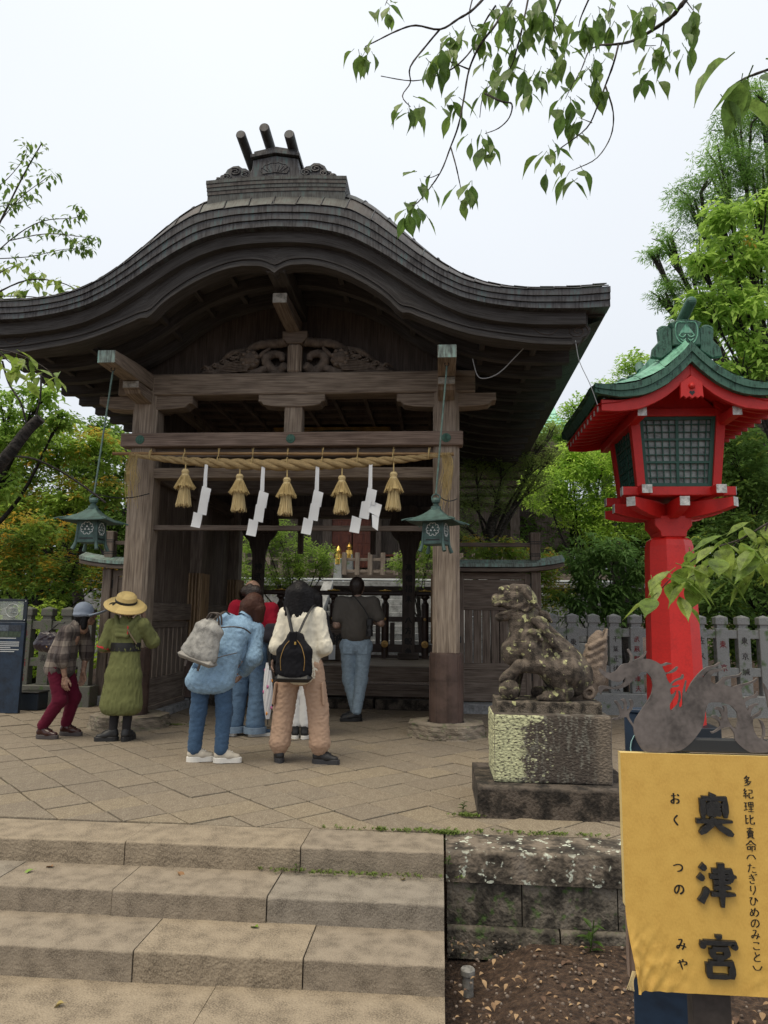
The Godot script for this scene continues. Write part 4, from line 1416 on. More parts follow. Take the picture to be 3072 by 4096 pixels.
# one character centred on c in the plane of xf, size s, stroke width w (share of s), raised by depth
func glyph(b: MB, ch: String, c: Vector2, s: float, w: float, depth: float, xf := Transform3D()) -> void:
	var lift := 0.0
	for st in strokes_of(ch):
		lift += 0.00012
		var hira: bool = ch.unicode_at(0) < 0x3100
		var pts := []
		if st.size() > 2 and (hira or ch == "（" or ch == "）"):
			pts = curve(st, 5)
		else:
			for i in st.size() - 1:
				for k in 3:
					pts.append(st[i].lerp(st[i + 1], k / 3.0))
			pts.append(st[st.size() - 1])
		var L := []
		var R := []
		for i in pts.size():
			var d: Vector2 = (pts[mini(i + 1, pts.size() - 1)] - pts[maxi(i - 1, 0)]).normalized()
			var f := float(i) / (pts.size() - 1)
			var ww := w * 50.0 * (0.85 + 0.35 * absf(f - 0.45)) * (0.75 if absf(d.x) > 0.9 else 1.1)
			if i == pts.size() - 1:
				ww *= 0.45
			var nn := Vector2(-d.y, d.x) * ww
			L.append((pts[i] + nn - Vector2(50, 50)) * s / 100.0)
			R.append((pts[i] - nn - Vector2(50, 50)) * s / 100.0)
		# to the plane: x right, y up
		var P := func(q: Vector2, z: float) -> Vector3: return xf * Vector3(c.x + q.x, c.y - q.y, z)
		var out := xf.basis * Vector3(0, 0, 1)
		var zt := depth + lift
		for i in pts.size() - 1:
			b.poly([P.call(L[i], zt), P.call(L[i + 1], zt), P.call(R[i + 1], zt), P.call(R[i], zt)], out)
			if depth > 0.002:
				for pair in [[L[i], L[i + 1]], [R[i], R[i + 1]]]:
					var m: Vector2 = (pair[0] + pair[1]) * 0.5 - (L[i] + R[i]) * 0.5
					b.poly([P.call(pair[0], 0.0), P.call(pair[1], 0.0), P.call(pair[1], zt), P.call(pair[0], zt)], xf.basis * Vector3(m.x, -m.y, 0))
		if depth > 0.002:
			var e := pts.size() - 1
			b.poly([P.call(L[0], 0.0), P.call(R[0], 0.0), P.call(R[0], zt), P.call(L[0], zt)], xf.basis * Vector3((pts[0] - pts[1]).x, -(pts[0] - pts[1]).y, 0))
			b.poly([P.call(L[e], 0.0), P.call(R[e], 0.0), P.call(R[e], zt), P.call(L[e], zt)], xf.basis * Vector3((pts[e] - pts[e - 1]).x, -(pts[e] - pts[e - 1]).y, 0))

# a column of characters down from top
func writing(b: MB, text: String, top: Vector2, s: float, pitch: float, w: float, depth: float, xf := Transform3D()) -> void:
	for i in text.length():
		if text[i] != " ":
			glyph(b, text[i], top - Vector2(0, pitch * (i + 0.5)), s, w, depth, xf)

# ------------------------------------------------------------------ straw rope and its hangings
func rope_y(x: float) -> float:
	var u := clampf((x + 1.70) / 1.80, -1, 1)
	return 2.975 + 0.115 * u * u

func make_rope() -> void:
	var z := -7.80
	var R := thing("straw_rope", "thick twisted straw rope slung across the front of the hall", "rope", V(-1.72, 2.97, z))
	var n := 150
	for s in 3:
		var pts := []
		var rr := []
		for i in n + 1:
			var u := float(i) / n
			var x := -1.86 + 3.72 * u
			var fat := 0.012 + 0.040 * pow(sin(PI * clampf(u, 0.0, 1.0)), 0.8)
			var a := TAU * (s / 3.0) + x * 9.5 * (1.0 + 0.75 * absf(u - 0.5))
			pts.append(V(x, rope_y(x - 1.72) - 2.97 + cos(a) * fat * 0.62, sin(a) * fat * 0.62))
			rr.append(fat * 0.74 * (1.0 + 0.05 * sin(i * 2.7)))
		var b := mb()
		b.tube(pts, rr, 9)
		part("strand", b, M.straw_rope, R)
	for i in 9:
		var x := -1.6 + i * 0.4
		var t := mb()
		t.lathe([Vector2(0.055, -0.006), Vector2(0.062, 0), Vector2(0.055, 0.006)], 12, Transform3D(Basis(Vector3.BACK, PI / 2), V(x, rope_y(x - 1.72) - 2.97 + 0.03, 0)))
		for k in 3:
			t.tube([V(x, 0.10 + rng.randf() * 0.02, 0.02), V(x + 0.01 * k, 0.17 + rng.randf() * 0.03, 0.02 + rng.randf() * 0.03)], 0.003, 4)
		part("tie", t, M.straw, R)
	for sx in [-1.0, 1.0]:
		var f := mb()
		for k in 60:
			var x0: float = (1.74 + rng.randf() * 0.10) * sx
			var y0 := rope_y(x0 - 1.72) - 2.97 + rng.randf_range(-0.02, 0.03)
			var l := rng.randf_range(0.25, 0.62)
			var dx := rng.randf_range(-0.05, 0.05)
			f.tube(curve([V(x0, y0, rng.randf_range(-0.02, 0.05)), V(x0 + dx * 0.5 + 0.03 * sx, y0 - l * 0.4, 0.03), V(x0 + dx, y0 - l, rng.randf_range(0.0, 0.05))], 3), 0.0022, 3, false)
		part("loose_straw", f, M.straw, R).set_meta("kind", "stuff")
	# bamboo pole above it
	var bp := mb()
	var pts := []
	var rr := []
	for i in 67:
		pts.append(V(-3.80 + i * 0.06, 3.10 - (i - 33) * 0.0004, -7.85))
		rr.append(0.0185 if i % 6 else 0.0215)
	for i in pts.size():
		pts[i] += V(1.8, -3.10, 7.85)
	bp.tube(pts, rr, 9)
	tag(part("bamboo_pole", bp, M.bamboo, self, V(-1.8, 3.115, -7.85)), "bamboo pole the straw rope is tied up to", "pole")
	var where := ["beside the left post of the hall", "second from the left post", "in the middle of the rope", "second from the right post", "beside the right post above the hanging lantern"]
	var k := 0
	for x in [-2.895, -2.26, -1.715, -1.09, -0.51]:
		var yb: float = [2.50, 2.44, 2.40, 2.42, 2.46][k]
		var T2 := thing("straw_tassel", "straw tassel hanging " + where[k], "tassel", V(x, yb, z + 0.02), 0, "straw tassels under the rope")
		make_tassel(T2, rope_y(x) - 0.02 - yb)
		k += 1
	where = ["between the first two tassels from the left", "left of the middle tassel", "right of the middle tassel", "widest, with two folded tails, beside the right tassel"]
	k = 0
	for x in [-2.645, -1.985, -1.365, -0.765]:
		make_shide(x, z + 0.04, [2.27, 2.18, 2.20, 2.22][k], "white zigzag paper streamer " + where[k], k)
		k += 1

func make_tassel(T2: Node3D, h: float) -> void:
	var a := mb()
	a.tube([V(0, 0.42, 0), V(0, h + 0.02, 0)], 0.008, 6)
	part("cord", a, M.straw, T2)
	var hd := mb()
	hd.lathe([Vector2(0, 0.43), Vector2(0.03, 0.425), Vector2(0.045, 0.40), Vector2(0.036, 0.375), Vector2(0.045, 0.35), Vector2(0.04, 0.33)], 14)
	for k in 3:
		hd.lathe([Vector2(0.038, 0.372 + k * 0.008), Vector2(0.042, 0.376 + k * 0.008), Vector2(0.038, 0.380 + k * 0.008)], 14)
	part("binding", hd, M.straw_pale, T2)
	for tier in 2:
		var s := mb()
		var y0: float = [0.36, 0.235][tier]
		var y1: float = [0.205, 0.005][tier]
		var r0: float = [0.040, 0.052][tier]
		var r1: float = [0.112, 0.082][tier]
		s.lathe([Vector2(r0 * 0.6, y0), Vector2(lerpf(r0, r1, 0.5) * 0.8, lerpf(y0, y1, 0.5)), Vector2(r1 * 0.82, y1 + 0.02), Vector2(0, y1 + 0.03)], 14)
		for k in 90:
			var an := rng.randf() * TAU
			var f := rng.randf_range(0.75, 1.06)
			var d := V(sin(an), 0, cos(an))
			s.tube([d * r0 * f + V(0, y0 - rng.randf() * 0.01, 0), d * lerpf(r0, r1, 0.55) * f * 0.95 + V(0, lerpf(y0, y1, 0.5), 0), d * r1 * f + V(rng.randf_range(-0.01, 0.01), y1 + rng.randf_range(-0.018, 0.012), 0)], 0.0034, 4, false)
		part("straw_tier", s, M.straw_pale if tier == 1 else M.straw, T2)

func make_shide(x: float, z: float, yb: float, label: String, k: int) -> void:
	var top := rope_y(x) - 0.02
	var S := thing("paper_streamer", label, "paper streamer", V(x, yb, z), 0, "paper streamers on the rope")
	var h := top - yb
	var w: float = 0.105
	# a strip, then four steps folded to the left and down
	var quads := [[-0.02, h, 0.018, h, 0.02, h * 0.62, -0.025, h * 0.62]]
	var lean: float = [-0.01, -0.02, -0.02, -0.05][k]
	var y := h * 0.62
	var xo := 0.0
	for i in 3:
		var s := 1.0 if i % 2 == 0 else -1.0
		var hh := h * 0.245
		var x0 := xo + (0.0 if i == 0 else lean) - 0.03 + (0.028 if i == 1 else -0.012 if i == 2 else 0.0)
		quads.append([x0, y + 0.01, x0 + w, y - 0.025 * s, x0 + w - 0.028, y - hh, x0 - 0.03, y - hh + 0.02])
		y -= hh * 0.84
		xo = x0 - 0.012
	if k == 3:
		quads.append([0.0, h * 0.45, 0.13, h * 0.38, 0.10, h * 0.2, -0.02, h * 0.28])
		quads.append([0.02, h * 0.24, 0.10, h * 0.22, 0.09, 0.0, 0.03, 0.04])
	for i in quads.size():
		var q = quads[i]
		var b := mb()
		var zz := 0.006 * (i % 2) + 0.002 * i
		var rows := []
		for r in 5:
			var row := PackedVector3Array()
			for c in 5:
				var u := c / 4.0
				var v := r / 4.0
				var px := lerpf(lerpf(q[0], q[2], u), lerpf(q[6], q[4], u), v)
				var py := lerpf(lerpf(q[1], q[3], u), lerpf(q[7], q[5], u), v)
				row.append(V(px, py, zz + 0.012 * sin(v * 2.6 + i) + 0.006 * sin(u * 3.0 + k)))
			rows.append(row)
		b.grid(rows)
		part("fold", b, M.paper, S)

# ------------------------------------------------------------------ bronze lanterns hung from the purlins
func make_hanging_lantern(at: Vector3, turn: float, label: String, hook: Vector3, post: Vector3) -> void:
	var L := thing("hanging_lantern", label, "hanging lantern", at, turn, "hanging lanterns at the front posts")
	# square body flaring to the feet, under a wide hipped roof
	for i in 4:
		var a := TAU * i / 4.0
		var bas := Basis(Vector3.UP, a)
		var pn := mb()
		pn.prism(PackedVector2Array([Vector2(-0.125, 0.04), Vector2(0.125, 0.04), Vector2(0.112, 0.31), Vector2(-0.112, 0.31)]), -0.006, 0.0, Transform3D(bas, bas * V(0, 0, 0.125)))
		var pp := part("panel", pn, M.lantern_green, L)
		var sl := mb()
		sl.box(V(0, 0.088, 0.1262), V(0.17, 0.016, 0.004), 0.0, V(1, 0, 0), Transform3D(bas, Vector3.ZERO))
		part("slot", sl, M.black, pp)
		var rl := mb()
		rl.box(V(0, 0.118, 0.126), V(0.225, 0.010, 0.008), 0.002, V(1, 0, 0), Transform3D(bas, Vector3.ZERO))
		rl.box(V(0, 0.055, 0.127), V(0.245, 0.030, 0.010), 0.002, V(1, 0, 0), Transform3D(bas, Vector3.ZERO))
		rl.box(V(0, 0.30, 0.125), V(0.225, 0.02, 0.012), 0.002, V(1, 0, 0), Transform3D(bas, Vector3.ZERO))
		part("rail", rl, M.lantern_green, L)
		# crest: three triangles in a ring of curls
		var cr := mb()
		var X := Transform3D(bas, bas * V(0, 0.212, 0.1265))
		for t in [[0, 0.024], [-0.023, -0.010], [0.023, -0.010]]:
			cr.poly([X * V(t[0] - 0.015, t[1] - 0.011, 0), X * V(t[0] + 0.015, t[1] - 0.011, 0), X * V(t[0], t[1] + 0.016, 0)], bas * V(0, 0, 1))
		for k in 5:
			for s in [-1.0, 1.0]:
				var ca: float = [0.32, 0.95, 1.52, 2.08, 2.72][k]
				var c := V(sin(ca) * 0.060 * s, cos(ca) * 0.060, 0)
				var arc := []
				for j in 9:
					var aa: float = ca * 1.0 + (-1.5 + j * 0.44) * (1.0 if k < 4 else 1.0)
					arc.append(X * (c + V(sin(aa) * s, cos(aa), 0) * 0.020))
				cr.tube(arc, 0.0046, 4)
		part("crest", cr, M.emblem, pp)
		# corner leg flaring out
		var a2 := TAU * (i + 0.5) / 4.0
		var lb := mb()
		var pts := []
		for q in [[0.160, 0.31], [0.167, 0.2], [0.174, 0.1], [0.180, 0.04], [0.192, 0.0], [0.215, -0.05]]:
			pts.append(V(sin(a2) * q[0], q[1], cos(a2) * q[0]))
		lb.tube(pts, [0.016, 0.016, 0.017, 0.019, 0.022, 0.025], 6)
		part("leg", lb, M.lantern_green, L)
		# roof slope
		var rf := mb()
		var rows := []
		for j in 7:
			var u := j / 6.0
			var r := lerpf(0.055, 0.40, u)
			var y := 0.31 + 0.165 * pow(1.0 - u, 1.35) - 0.005
			var a0 := TAU * (i - 0.5) / 4.0
			var a1 := TAU * (i + 0.5) / 4.0
			var row := PackedVector3Array()
			for c in 5:
				var p := V(sin(a0) * r, 0, cos(a0) * r).lerp(V(sin(a1) * r, 0, cos(a1) * r), c / 4.0)
				p.y = y + 0.012 * u * u * pow(absf(c / 4.0 - 0.5) * 2.0, 2.0)
				row.append(p)
			rows.append(row)
		rf.grid(rows, true)
		var under := []
		for row in [rows[6], rows[1]]:
			var r2 := PackedVector3Array()
			for p in row:
				r2.append(p - V(0, 0.012, 0))
			under.append(r2)
		rf.grid(under, true)
		rf.grid([rows[6], under[0]], true)
		rf.tube([V(sin(a2) * 0.05, 0.475, cos(a2) * 0.05), V(sin(a2) * 0.19, 0.365, cos(a2) * 0.19), V(sin(a2) * 0.40, 0.322, cos(a2) * 0.40), V(sin(a2) * 0.455, 0.305, cos(a2) * 0.455)], [0.008, 0.009, 0.010, 0.011], 6)
		part("roof_slope", rf, M.lantern_green, L)
	var fl := mb()
	fl.prism(PackedVector2Array([Vector2(-0.12, -0.12), Vector2(0.12, -0.12), Vector2(0.12, 0.12), Vector2(-0.12, 0.12)]), 0, 0.015, Transform3D(Basis(Vector3.RIGHT, -PI / 2), V(0, 0.035, 0)))
	part("floor_plate", fl, M.lantern_green, L)
	var kn := mb()
	kn.lathe([Vector2(0.06, 0.445), Vector2(0.06, 0.50), Vector2(0.035, 0.505), Vector2(0.04, 0.52), Vector2(0.028, 0.53), Vector2(0.048, 0.55), Vector2(0.052, 0.575), Vector2(0.044, 0.60), Vector2(0.02, 0.61), Vector2(0, 0.612)], 14)
	part("knob", kn, M.lantern_green, L)
	var rg := mb()
	var ring := []
	for i in 17:
		var a := TAU * i / 16.0
		ring.append(V(sin(a) * 0.052, 0.60 + cos(a) * 0.052, 0.0))
	rg.tube(ring, 0.009, 7)
	part("ring", rg, M.lantern_green, L)
	var side := "left post" if at.x < -2.0 else "right post"
	# rod up to the eye under the purlin, and the stay wire to the post
	L.scale = Vector3.ONE * 0.84
	var topc := at + V(0, 0.555, 0)
	var rd := mb()
	rd.tube([Vector3.ZERO, hook - topc], 0.010, 7)
	var rods := tag(part("hanging_rod", rd, M.chain_green, self, topc), "thin green rod above the lantern at the " + side, "rod", "rods of the hanging lanterns")
	var ey := mb()
	ring = []
	for i in 13:
		var a := TAU * i / 12.0
		ring.append(hook - topc + V(sin(a) * 0.022, 0.02 + cos(a) * 0.022, 0))
	ey.tube(ring, 0.005, 6)
	part("eye", ey, M.iron, rods)
	var wr := mb()
	var pts2 := []
	for i in 13:
		var u := i / 12.0
		pts2.append((post - topc) * u + V(0, -0.05 * sin(PI * u), 0))
	wr.tube(pts2, 0.006, 5)
	tag(part("stay_wire", wr, M.iron, self, topc), "slack dark wire from the lantern to the " + side, "wire", "stay wires of the hanging lanterns")

# ------------------------------------------------------------------ great rice paddles and the offering box
func make_inside_things() -> void:
	for k in 2:
		var x: float = [-3.02, -0.50][k]
		var P := thing("giant_rice_paddle", ["giant dark wooden rice paddle behind the balding visitor, left of the opening", "giant dark wooden rice paddle with a long inscription, right of the man in grey"][k], "rice paddle", V(x, 0.6, -11.72), 0.0, "giant votive rice paddles")
		var pl := PackedVector2Array()
		for i in 29:
			var a := -2.55 + 5.1 * i / 28.0
			pl.append(Vector2(sin(a) * 0.325, 2.19 + cos(a) * 0.335))
		pl.append_array(PackedVector2Array([Vector2(0.15, 1.80), Vector2(0.115, 1.70), Vector2(0.105, 1.55), Vector2(0.105, 0.0), Vector2(-0.105, 0.0), Vector2(-0.105, 1.55), Vector2(-0.115, 1.70), Vector2(-0.15, 1.80)]))
		var b := mb()
		b.prism(pl, -0.02, 0.02, Transform3D(), 0.006, Vector3.UP)
		part("blade", b, M.dark_wood, P)
		var w := mb()
		writing(w, ["神武八", "萬福招来 八方睨亀"][k], Vector2(0.0, 1.56), 0.135 if k == 0 else 0.12, 0.17, 0.16, 0.0, Transform3D(Basis(), V(0, 0, 0.0215)))
		part("inscription", w, M.ink, P)
		var rel := mb()
		for q in 6:
			var pts := []
			for j in 14:
				var a := j * 0.45 + q
				var r := 0.09 * (1.0 - j / 17.0)
				pts.append(V(-0.12 + (q % 3) * 0.12 + cos(a) * r, 2.05 + (q / 3) * 0.2 + sin(a) * r * 0.7, 0.022))
			rel.tube(pts, 0.006, 4)
		part("line_relief", rel, M.dark_wood2, P)
		var ft := mb()
		ft.box(V(0, 0.05, 0), V(0.34, 0.10, 0.16), 0.006)
		part("foot", ft, M.dark_wood, P)
	var O := thing("offering_board", "long dark offertory board with one brushed character, left of the man in grey", "offertory box", V(-1.95, 0.595, -11.1))
	for k in 3:
		var pb := mb()
		pb.box(V(0, 0.095 + k * 0.185, 0), V(1.15, 0.182, 0.05), 0.006)
		part("plank", pb, M.dark_wood2, O)
	for sx in [-0.5, 0.5]:
		bxp("end_post", V(sx, 0.28, -0.2), V(0.06, 0.56, 0.36), M.dark_wood2, O)
	bxp("back_plank", V(0, 0.28, -0.4), V(1.15, 0.52, 0.04), M.dark_wood2, O)
	var w2 := mb()
	glyph(w2, "納", Vector2(0.37, 0.33), 0.20, 0.16, 0.0, Transform3D(Basis(), V(0, 0, 0.0265)))
	part("inscription", w2, M.ink, O)
	var nt := mb()
	nt.box(V(0, 0.11, 0), V(0.1, 0.22, 0.004), 0.0)
	tag(part("notice_card", nt, M.paper, self, V(-1.63, 0.62, -10.95)), "small white card leaning below the offertory board", "card")

# ------------------------------------------------------------------ wooden side gates
func make_side_gate(sx: float, label: String) -> void:
	var x0 := XC + 1.99 * sx
	var G := thing("side_gate", label, "gate", V(x0, 0, -10.06), 0, "roofed side gates of the hall")
	var w := 1.05
	bxp("sill_stone", V(w * 0.5 * sx, 0.06, 0), V(w + 0.5, 0.13, 0.3), M.grey_stone, G, 0.01)
	bxp("gate_post", V((w + 0.03) * sx, 1.02, 0), V(0.13, 1.8, 0.14), M.grey_wood, G, 0.01)
	var dw := w - 0.08
	for x in [0.045, dw - 0.0]:
		bxp("stile", V(x * sx, 1.04, 0), V(0.085, 1.72, 0.05), M.grey_wood, G)
	for y in [0.20, 0.62, 1.43, 1.86]:
		bxp("rail", V(dw * 0.5 * sx + 0.02 * sx, y, 0), V(dw - 0.08, 0.09, 0.045), M.grey_wood, G)
	bxp("lower_panel", V(dw * 0.5 * sx, 0.41, -0.005), V(dw - 0.06, 0.34, 0.02), M.grey_wood, G)
	bxp("upper_panel", V(dw * 0.5 * sx, 1.64, -0.005), V(dw - 0.06, 0.34, 0.02), M.grey_wood, G)
	for k in 7:
		bxp("slat", V((0.15 + k * 0.122) * sx, 1.02, -0.003), V(0.108, 0.74, 0.022), M.grey_wood, G, 0.004)
	for y in [0.5, 1.7]:
		bxp("hinge", V((dw + 0.045) * sx, y, 0.03), V(0.03, 0.12, 0.012), M.iron, G, 0.003)
	bxp("latch", V(0.03 * sx, 0.98, 0.04), V(0.04, 0.09, 0.03), M.iron, G, 0.004)
	# its little roof, upturned at the end
	for layer in 2:
		var rows := []
		for q in [[-0.2, 0.0], [0.0, 0.07], [0.2, 0.0]]:
			var row := PackedVector3Array()
			for i in 13:
				var u := i / 12.0
				row.append(V((u * 1.50 - 0.05) * sx, 2.02 + q[1] + 0.075 * pow(maxf(u - 0.55, 0) / 0.45, 2.0) - layer * 0.06, q[0] * (1.0 - layer * 0.12)))
			rows.append(row)
		var b := mb()
		b.grid(rows, sx > 0)
		var low := []
		for row in rows:
			var r := PackedVector3Array()
			for p in row:
				r.append(p - V(0, 0.045, 0))
			low.append(r)
		b.grid(low, sx < 0)
		b.grid([rows[2], low[2]], sx > 0)
		b.grid([low[0], rows[0]], sx > 0)
		b.poly([rows[0][12], rows[1][12], rows[2][12], low[2][12], low[1][12], low[0][12]], V(sx, 0, 0))
		part(["roof_copper", "roof_board"][layer], b, [M.copper_green, M.grey_wood][layer], G)
	# short post with grooved bands and a top rail back to the hall
	bxp("upper_post", V((w + 0.03) * sx, 2.27, 0), V(0.135, 0.40, 0.135), M.grey_wood, G, 0.012)
	for y in [2.14, 2.17, 2.31, 2.34]:
		bxp("band", V((w + 0.03) * sx, y, 0), V(0.145, 0.012, 0.145), M.iron, G, 0.003)
	bxp("top_rail", V(w * 0.5 * sx, 2.30, 0), V(w, 0.055, 0.06), M.grey_wood, G)

# ------------------------------------------------------------------ stone picket fences with cut names
func stone_post(parent: Node, at: Vector3, m: Material, h := 1.06) -> MeshInstance3D:
	var b := mb()
	b.box(V(0, h * 0.5 - 0.08, 0), V(0.165, h - 0.16, 0.13), 0.006, Vector3.UP)
	b.box(V(0, h - 0.135, 0), V(0.125, 0.05, 0.10), 0.0, Vector3.UP)
	var c := V(0, h - 0.06, 0)
	b.box(c, V(0.17, 0.10, 0.135), 0.008, Vector3.UP)
	var t := [c + V(-0.08, 0.05, -0.063), c + V(0.08, 0.05, -0.063), c + V(0.08, 0.05, 0.063), c + V(-0.08, 0.05, 0.063)]
	for i in 4:
		b.poly([t[i], t[(i + 1) % 4], c + V(0, 0.082, 0)], V(0, 1, 0) + (t[i] + t[(i + 1) % 4]) * 0.5 - c)
	return part("post", b, m, parent, at)

func make_stone_fence(called: String, label: String, at: Vector3, turn: float, n: int, pitch: float, m: Material, names: Array, s0 := 0.0) -> void:
	var F := thing(called, label, "stone fence", at, turn, "stone picket fences either side of the hall")
	var L := pitch * n
	for k in int(ceil(L / 1.8)):
		var l := minf(1.8, L - k * 1.8)
		var b := mb()
		b.box(V(k * 1.8 + l / 2, 0.13, 0), V(l - 0.006, 0.30, 0.26), 0.01)
		part("plinth_stone", b, m, F)
	for k in n:
		var x := pitch * (k + 0.5)
		var p := stone_post(F, V(x, 0.28, 0), m)
		if k < names.size() and names[k] != "":
			var w := mb()
			var t: String = names[k]
			var sz := 0.085 if t.length() > 5 else 0.105
			writing(w, t, Vector2(0, 0.80 if t.length() > 3 else 0.84), sz, 0.84 / t.length() * (0.75 if t.length() < 4 else 0.95), 0.13, 0.0, Transform3D(Basis(), V(0, 0, 0.0665)))
			part("inscription", w, M.red_ink if (k % 2 == 0) else M.black_ink, p)
		if k < n - 1:
			for y in [0.40, 0.72]:
				var rb := mb()
				rb.box(Vector3.ZERO, V(pitch - 0.165, 0.115, 0.09), 0.005)
				part("rail", rb, m, F, V(x + pitch / 2, 0.28 + y + (0.10 if y > 0.5 else -0.09), 0))

# ------------------------------------------------------------------ signs
func swirl_logo(b: MB, c: Vector3, r: float) -> void:
	var pts := []
	for i in 20:
		var a := 0.5 + i * 0.29
		pts.append(c + V(cos(a) * r, sin(a) * r, 0))
	b.tube(pts, r * 0.11, 5, true, 0.2)
	b.tube([c + V(-r * 0.5, r * 0.32, 0), c + V(r * 0.45, r * 0.34, 0), c + V(-r * 0.4, -r * 0.36, 0), c + V(r * 0.6, -r * 0.3, 0)], r * 0.12, 5, true, 0.2)

func make_signs() -> void:
	# tall navy panel at the far left
	var S := thing("information_pillar", "tall navy information panel with a clear top and white print, beside the left stone fence", "information sign", V(-5.575, 0, -8.98), 0.08)
	bxp("panel", V(0, 0.575, 0), V(0.42, 1.15, 0.06), M.navy, S, 0.004)
	for x in [-0.185, 0.185]:
		bxp("frame_side", V(x, 1.30, 0), V(0.05, 0.30, 0.02), M.navy_dark, S, 0.002)
	for y in [1.165, 1.435]:
		bxp("frame_bar", V(0, y, 0), V(0.42, 0.03, 0.02), M.navy_dark, S, 0.002)
	bxp("clear_pane", V(0, 1.30, 0), V(0.32, 0.24, 0.006), M.acrylic, S, 0.0)
	var lg := mb()
	swirl_logo(lg, V(0.02, 1.30, 0.006), 0.085)
	part("logo", lg, M.sign_white, S)
	for k in 4:
		var ph := mb()
		ph.box(V(-0.08 + (k % 2) * 0.165, 1.075 - (k / 2) * 0.08, 0.0315), V(0.16, 0.075, 0.002), 0.0)
		part("photograph", ph, mat([Color(0.12, 0.15, 0.2), Color(0.04, 0.05, 0.07), Color(0.07, 0.10, 0.07), Color(0.05, 0.08, 0.05)][k], 0.5, {"tex": T.blotch, "tri": 6.0}), S)
	for k in 7:
		var ln := mb()
		var x := -0.15
		var wmax: float = [0.11, 0.16, 0.16, 0.16, 0.05, 0.16, 0.10][k]
		if k == 0:
			x = -0.10
		while x < wmax:
			ln.box(V(x, (0.92 - k * 0.024) if k else 0.945, 0.0315), V(0.010, 0.010, 0.001), 0.0)
			x += 0.0135
		part("text_line", ln, M.sign_white, S).set_meta("kind", "stuff")
	for k in 4:
		var bt := mb()
		bt.lathe([Vector2(0, 0.014), Vector2(0.006, 0.014), Vector2(0.007, 0.010)], 8, Transform3D(Basis(Vector3.RIGHT, PI / 2), V(-0.185 + (k % 2) * 0.37, 1.18 + (k / 2) * 0.245, 0)))
		part("bolt", bt, M.sign_white, S)
	var bx := thing("dark_box", "low black box on the ground behind the navy information panel", "box", V(-5.42, 0, -9.38))
	bxp("body", V(0, 0.11, 0), V(0.30, 0.22, 0.25), M.navy_dark, bx, 0.01)
	bxp("lid", V(0, 0.23, 0), V(0.32, 0.02, 0.27), M.black, bx, 0.005)
	# navy panel behind the yellow board, with the same mark in pale green
	var N := thing("navy_sign", "navy sign panel behind the yellow board, a pale green swirl mark near its top", "information sign", V(0.745, -0.5, -2.62), -0.45)
	bxp("panel", V(0, 0.745, 0), V(0.19, 1.47, 0.05), M.navy, N, 0.004)
	bxp("side_edge", V(0.1015, 0.745, -0.005), V(0.012, 1.47, 0.065), M.navy_dark, N, 0.002)
	bxp("top_edge", V(0, 1.487, -0.005), V(0.215, 0.012, 0.07), M.navy, N, 0.002)
	var lg2 := mb()
	swirl_logo(lg2, V(0.0, 1.36, 0.028), 0.075)
	part("logo", lg2, M.sign_mint, N)
	bxp("base_plate", V(0.05, 0.02, 0.0), V(0.62, 0.04, 0.5), M.iron, N, 0.006)
	make_board()

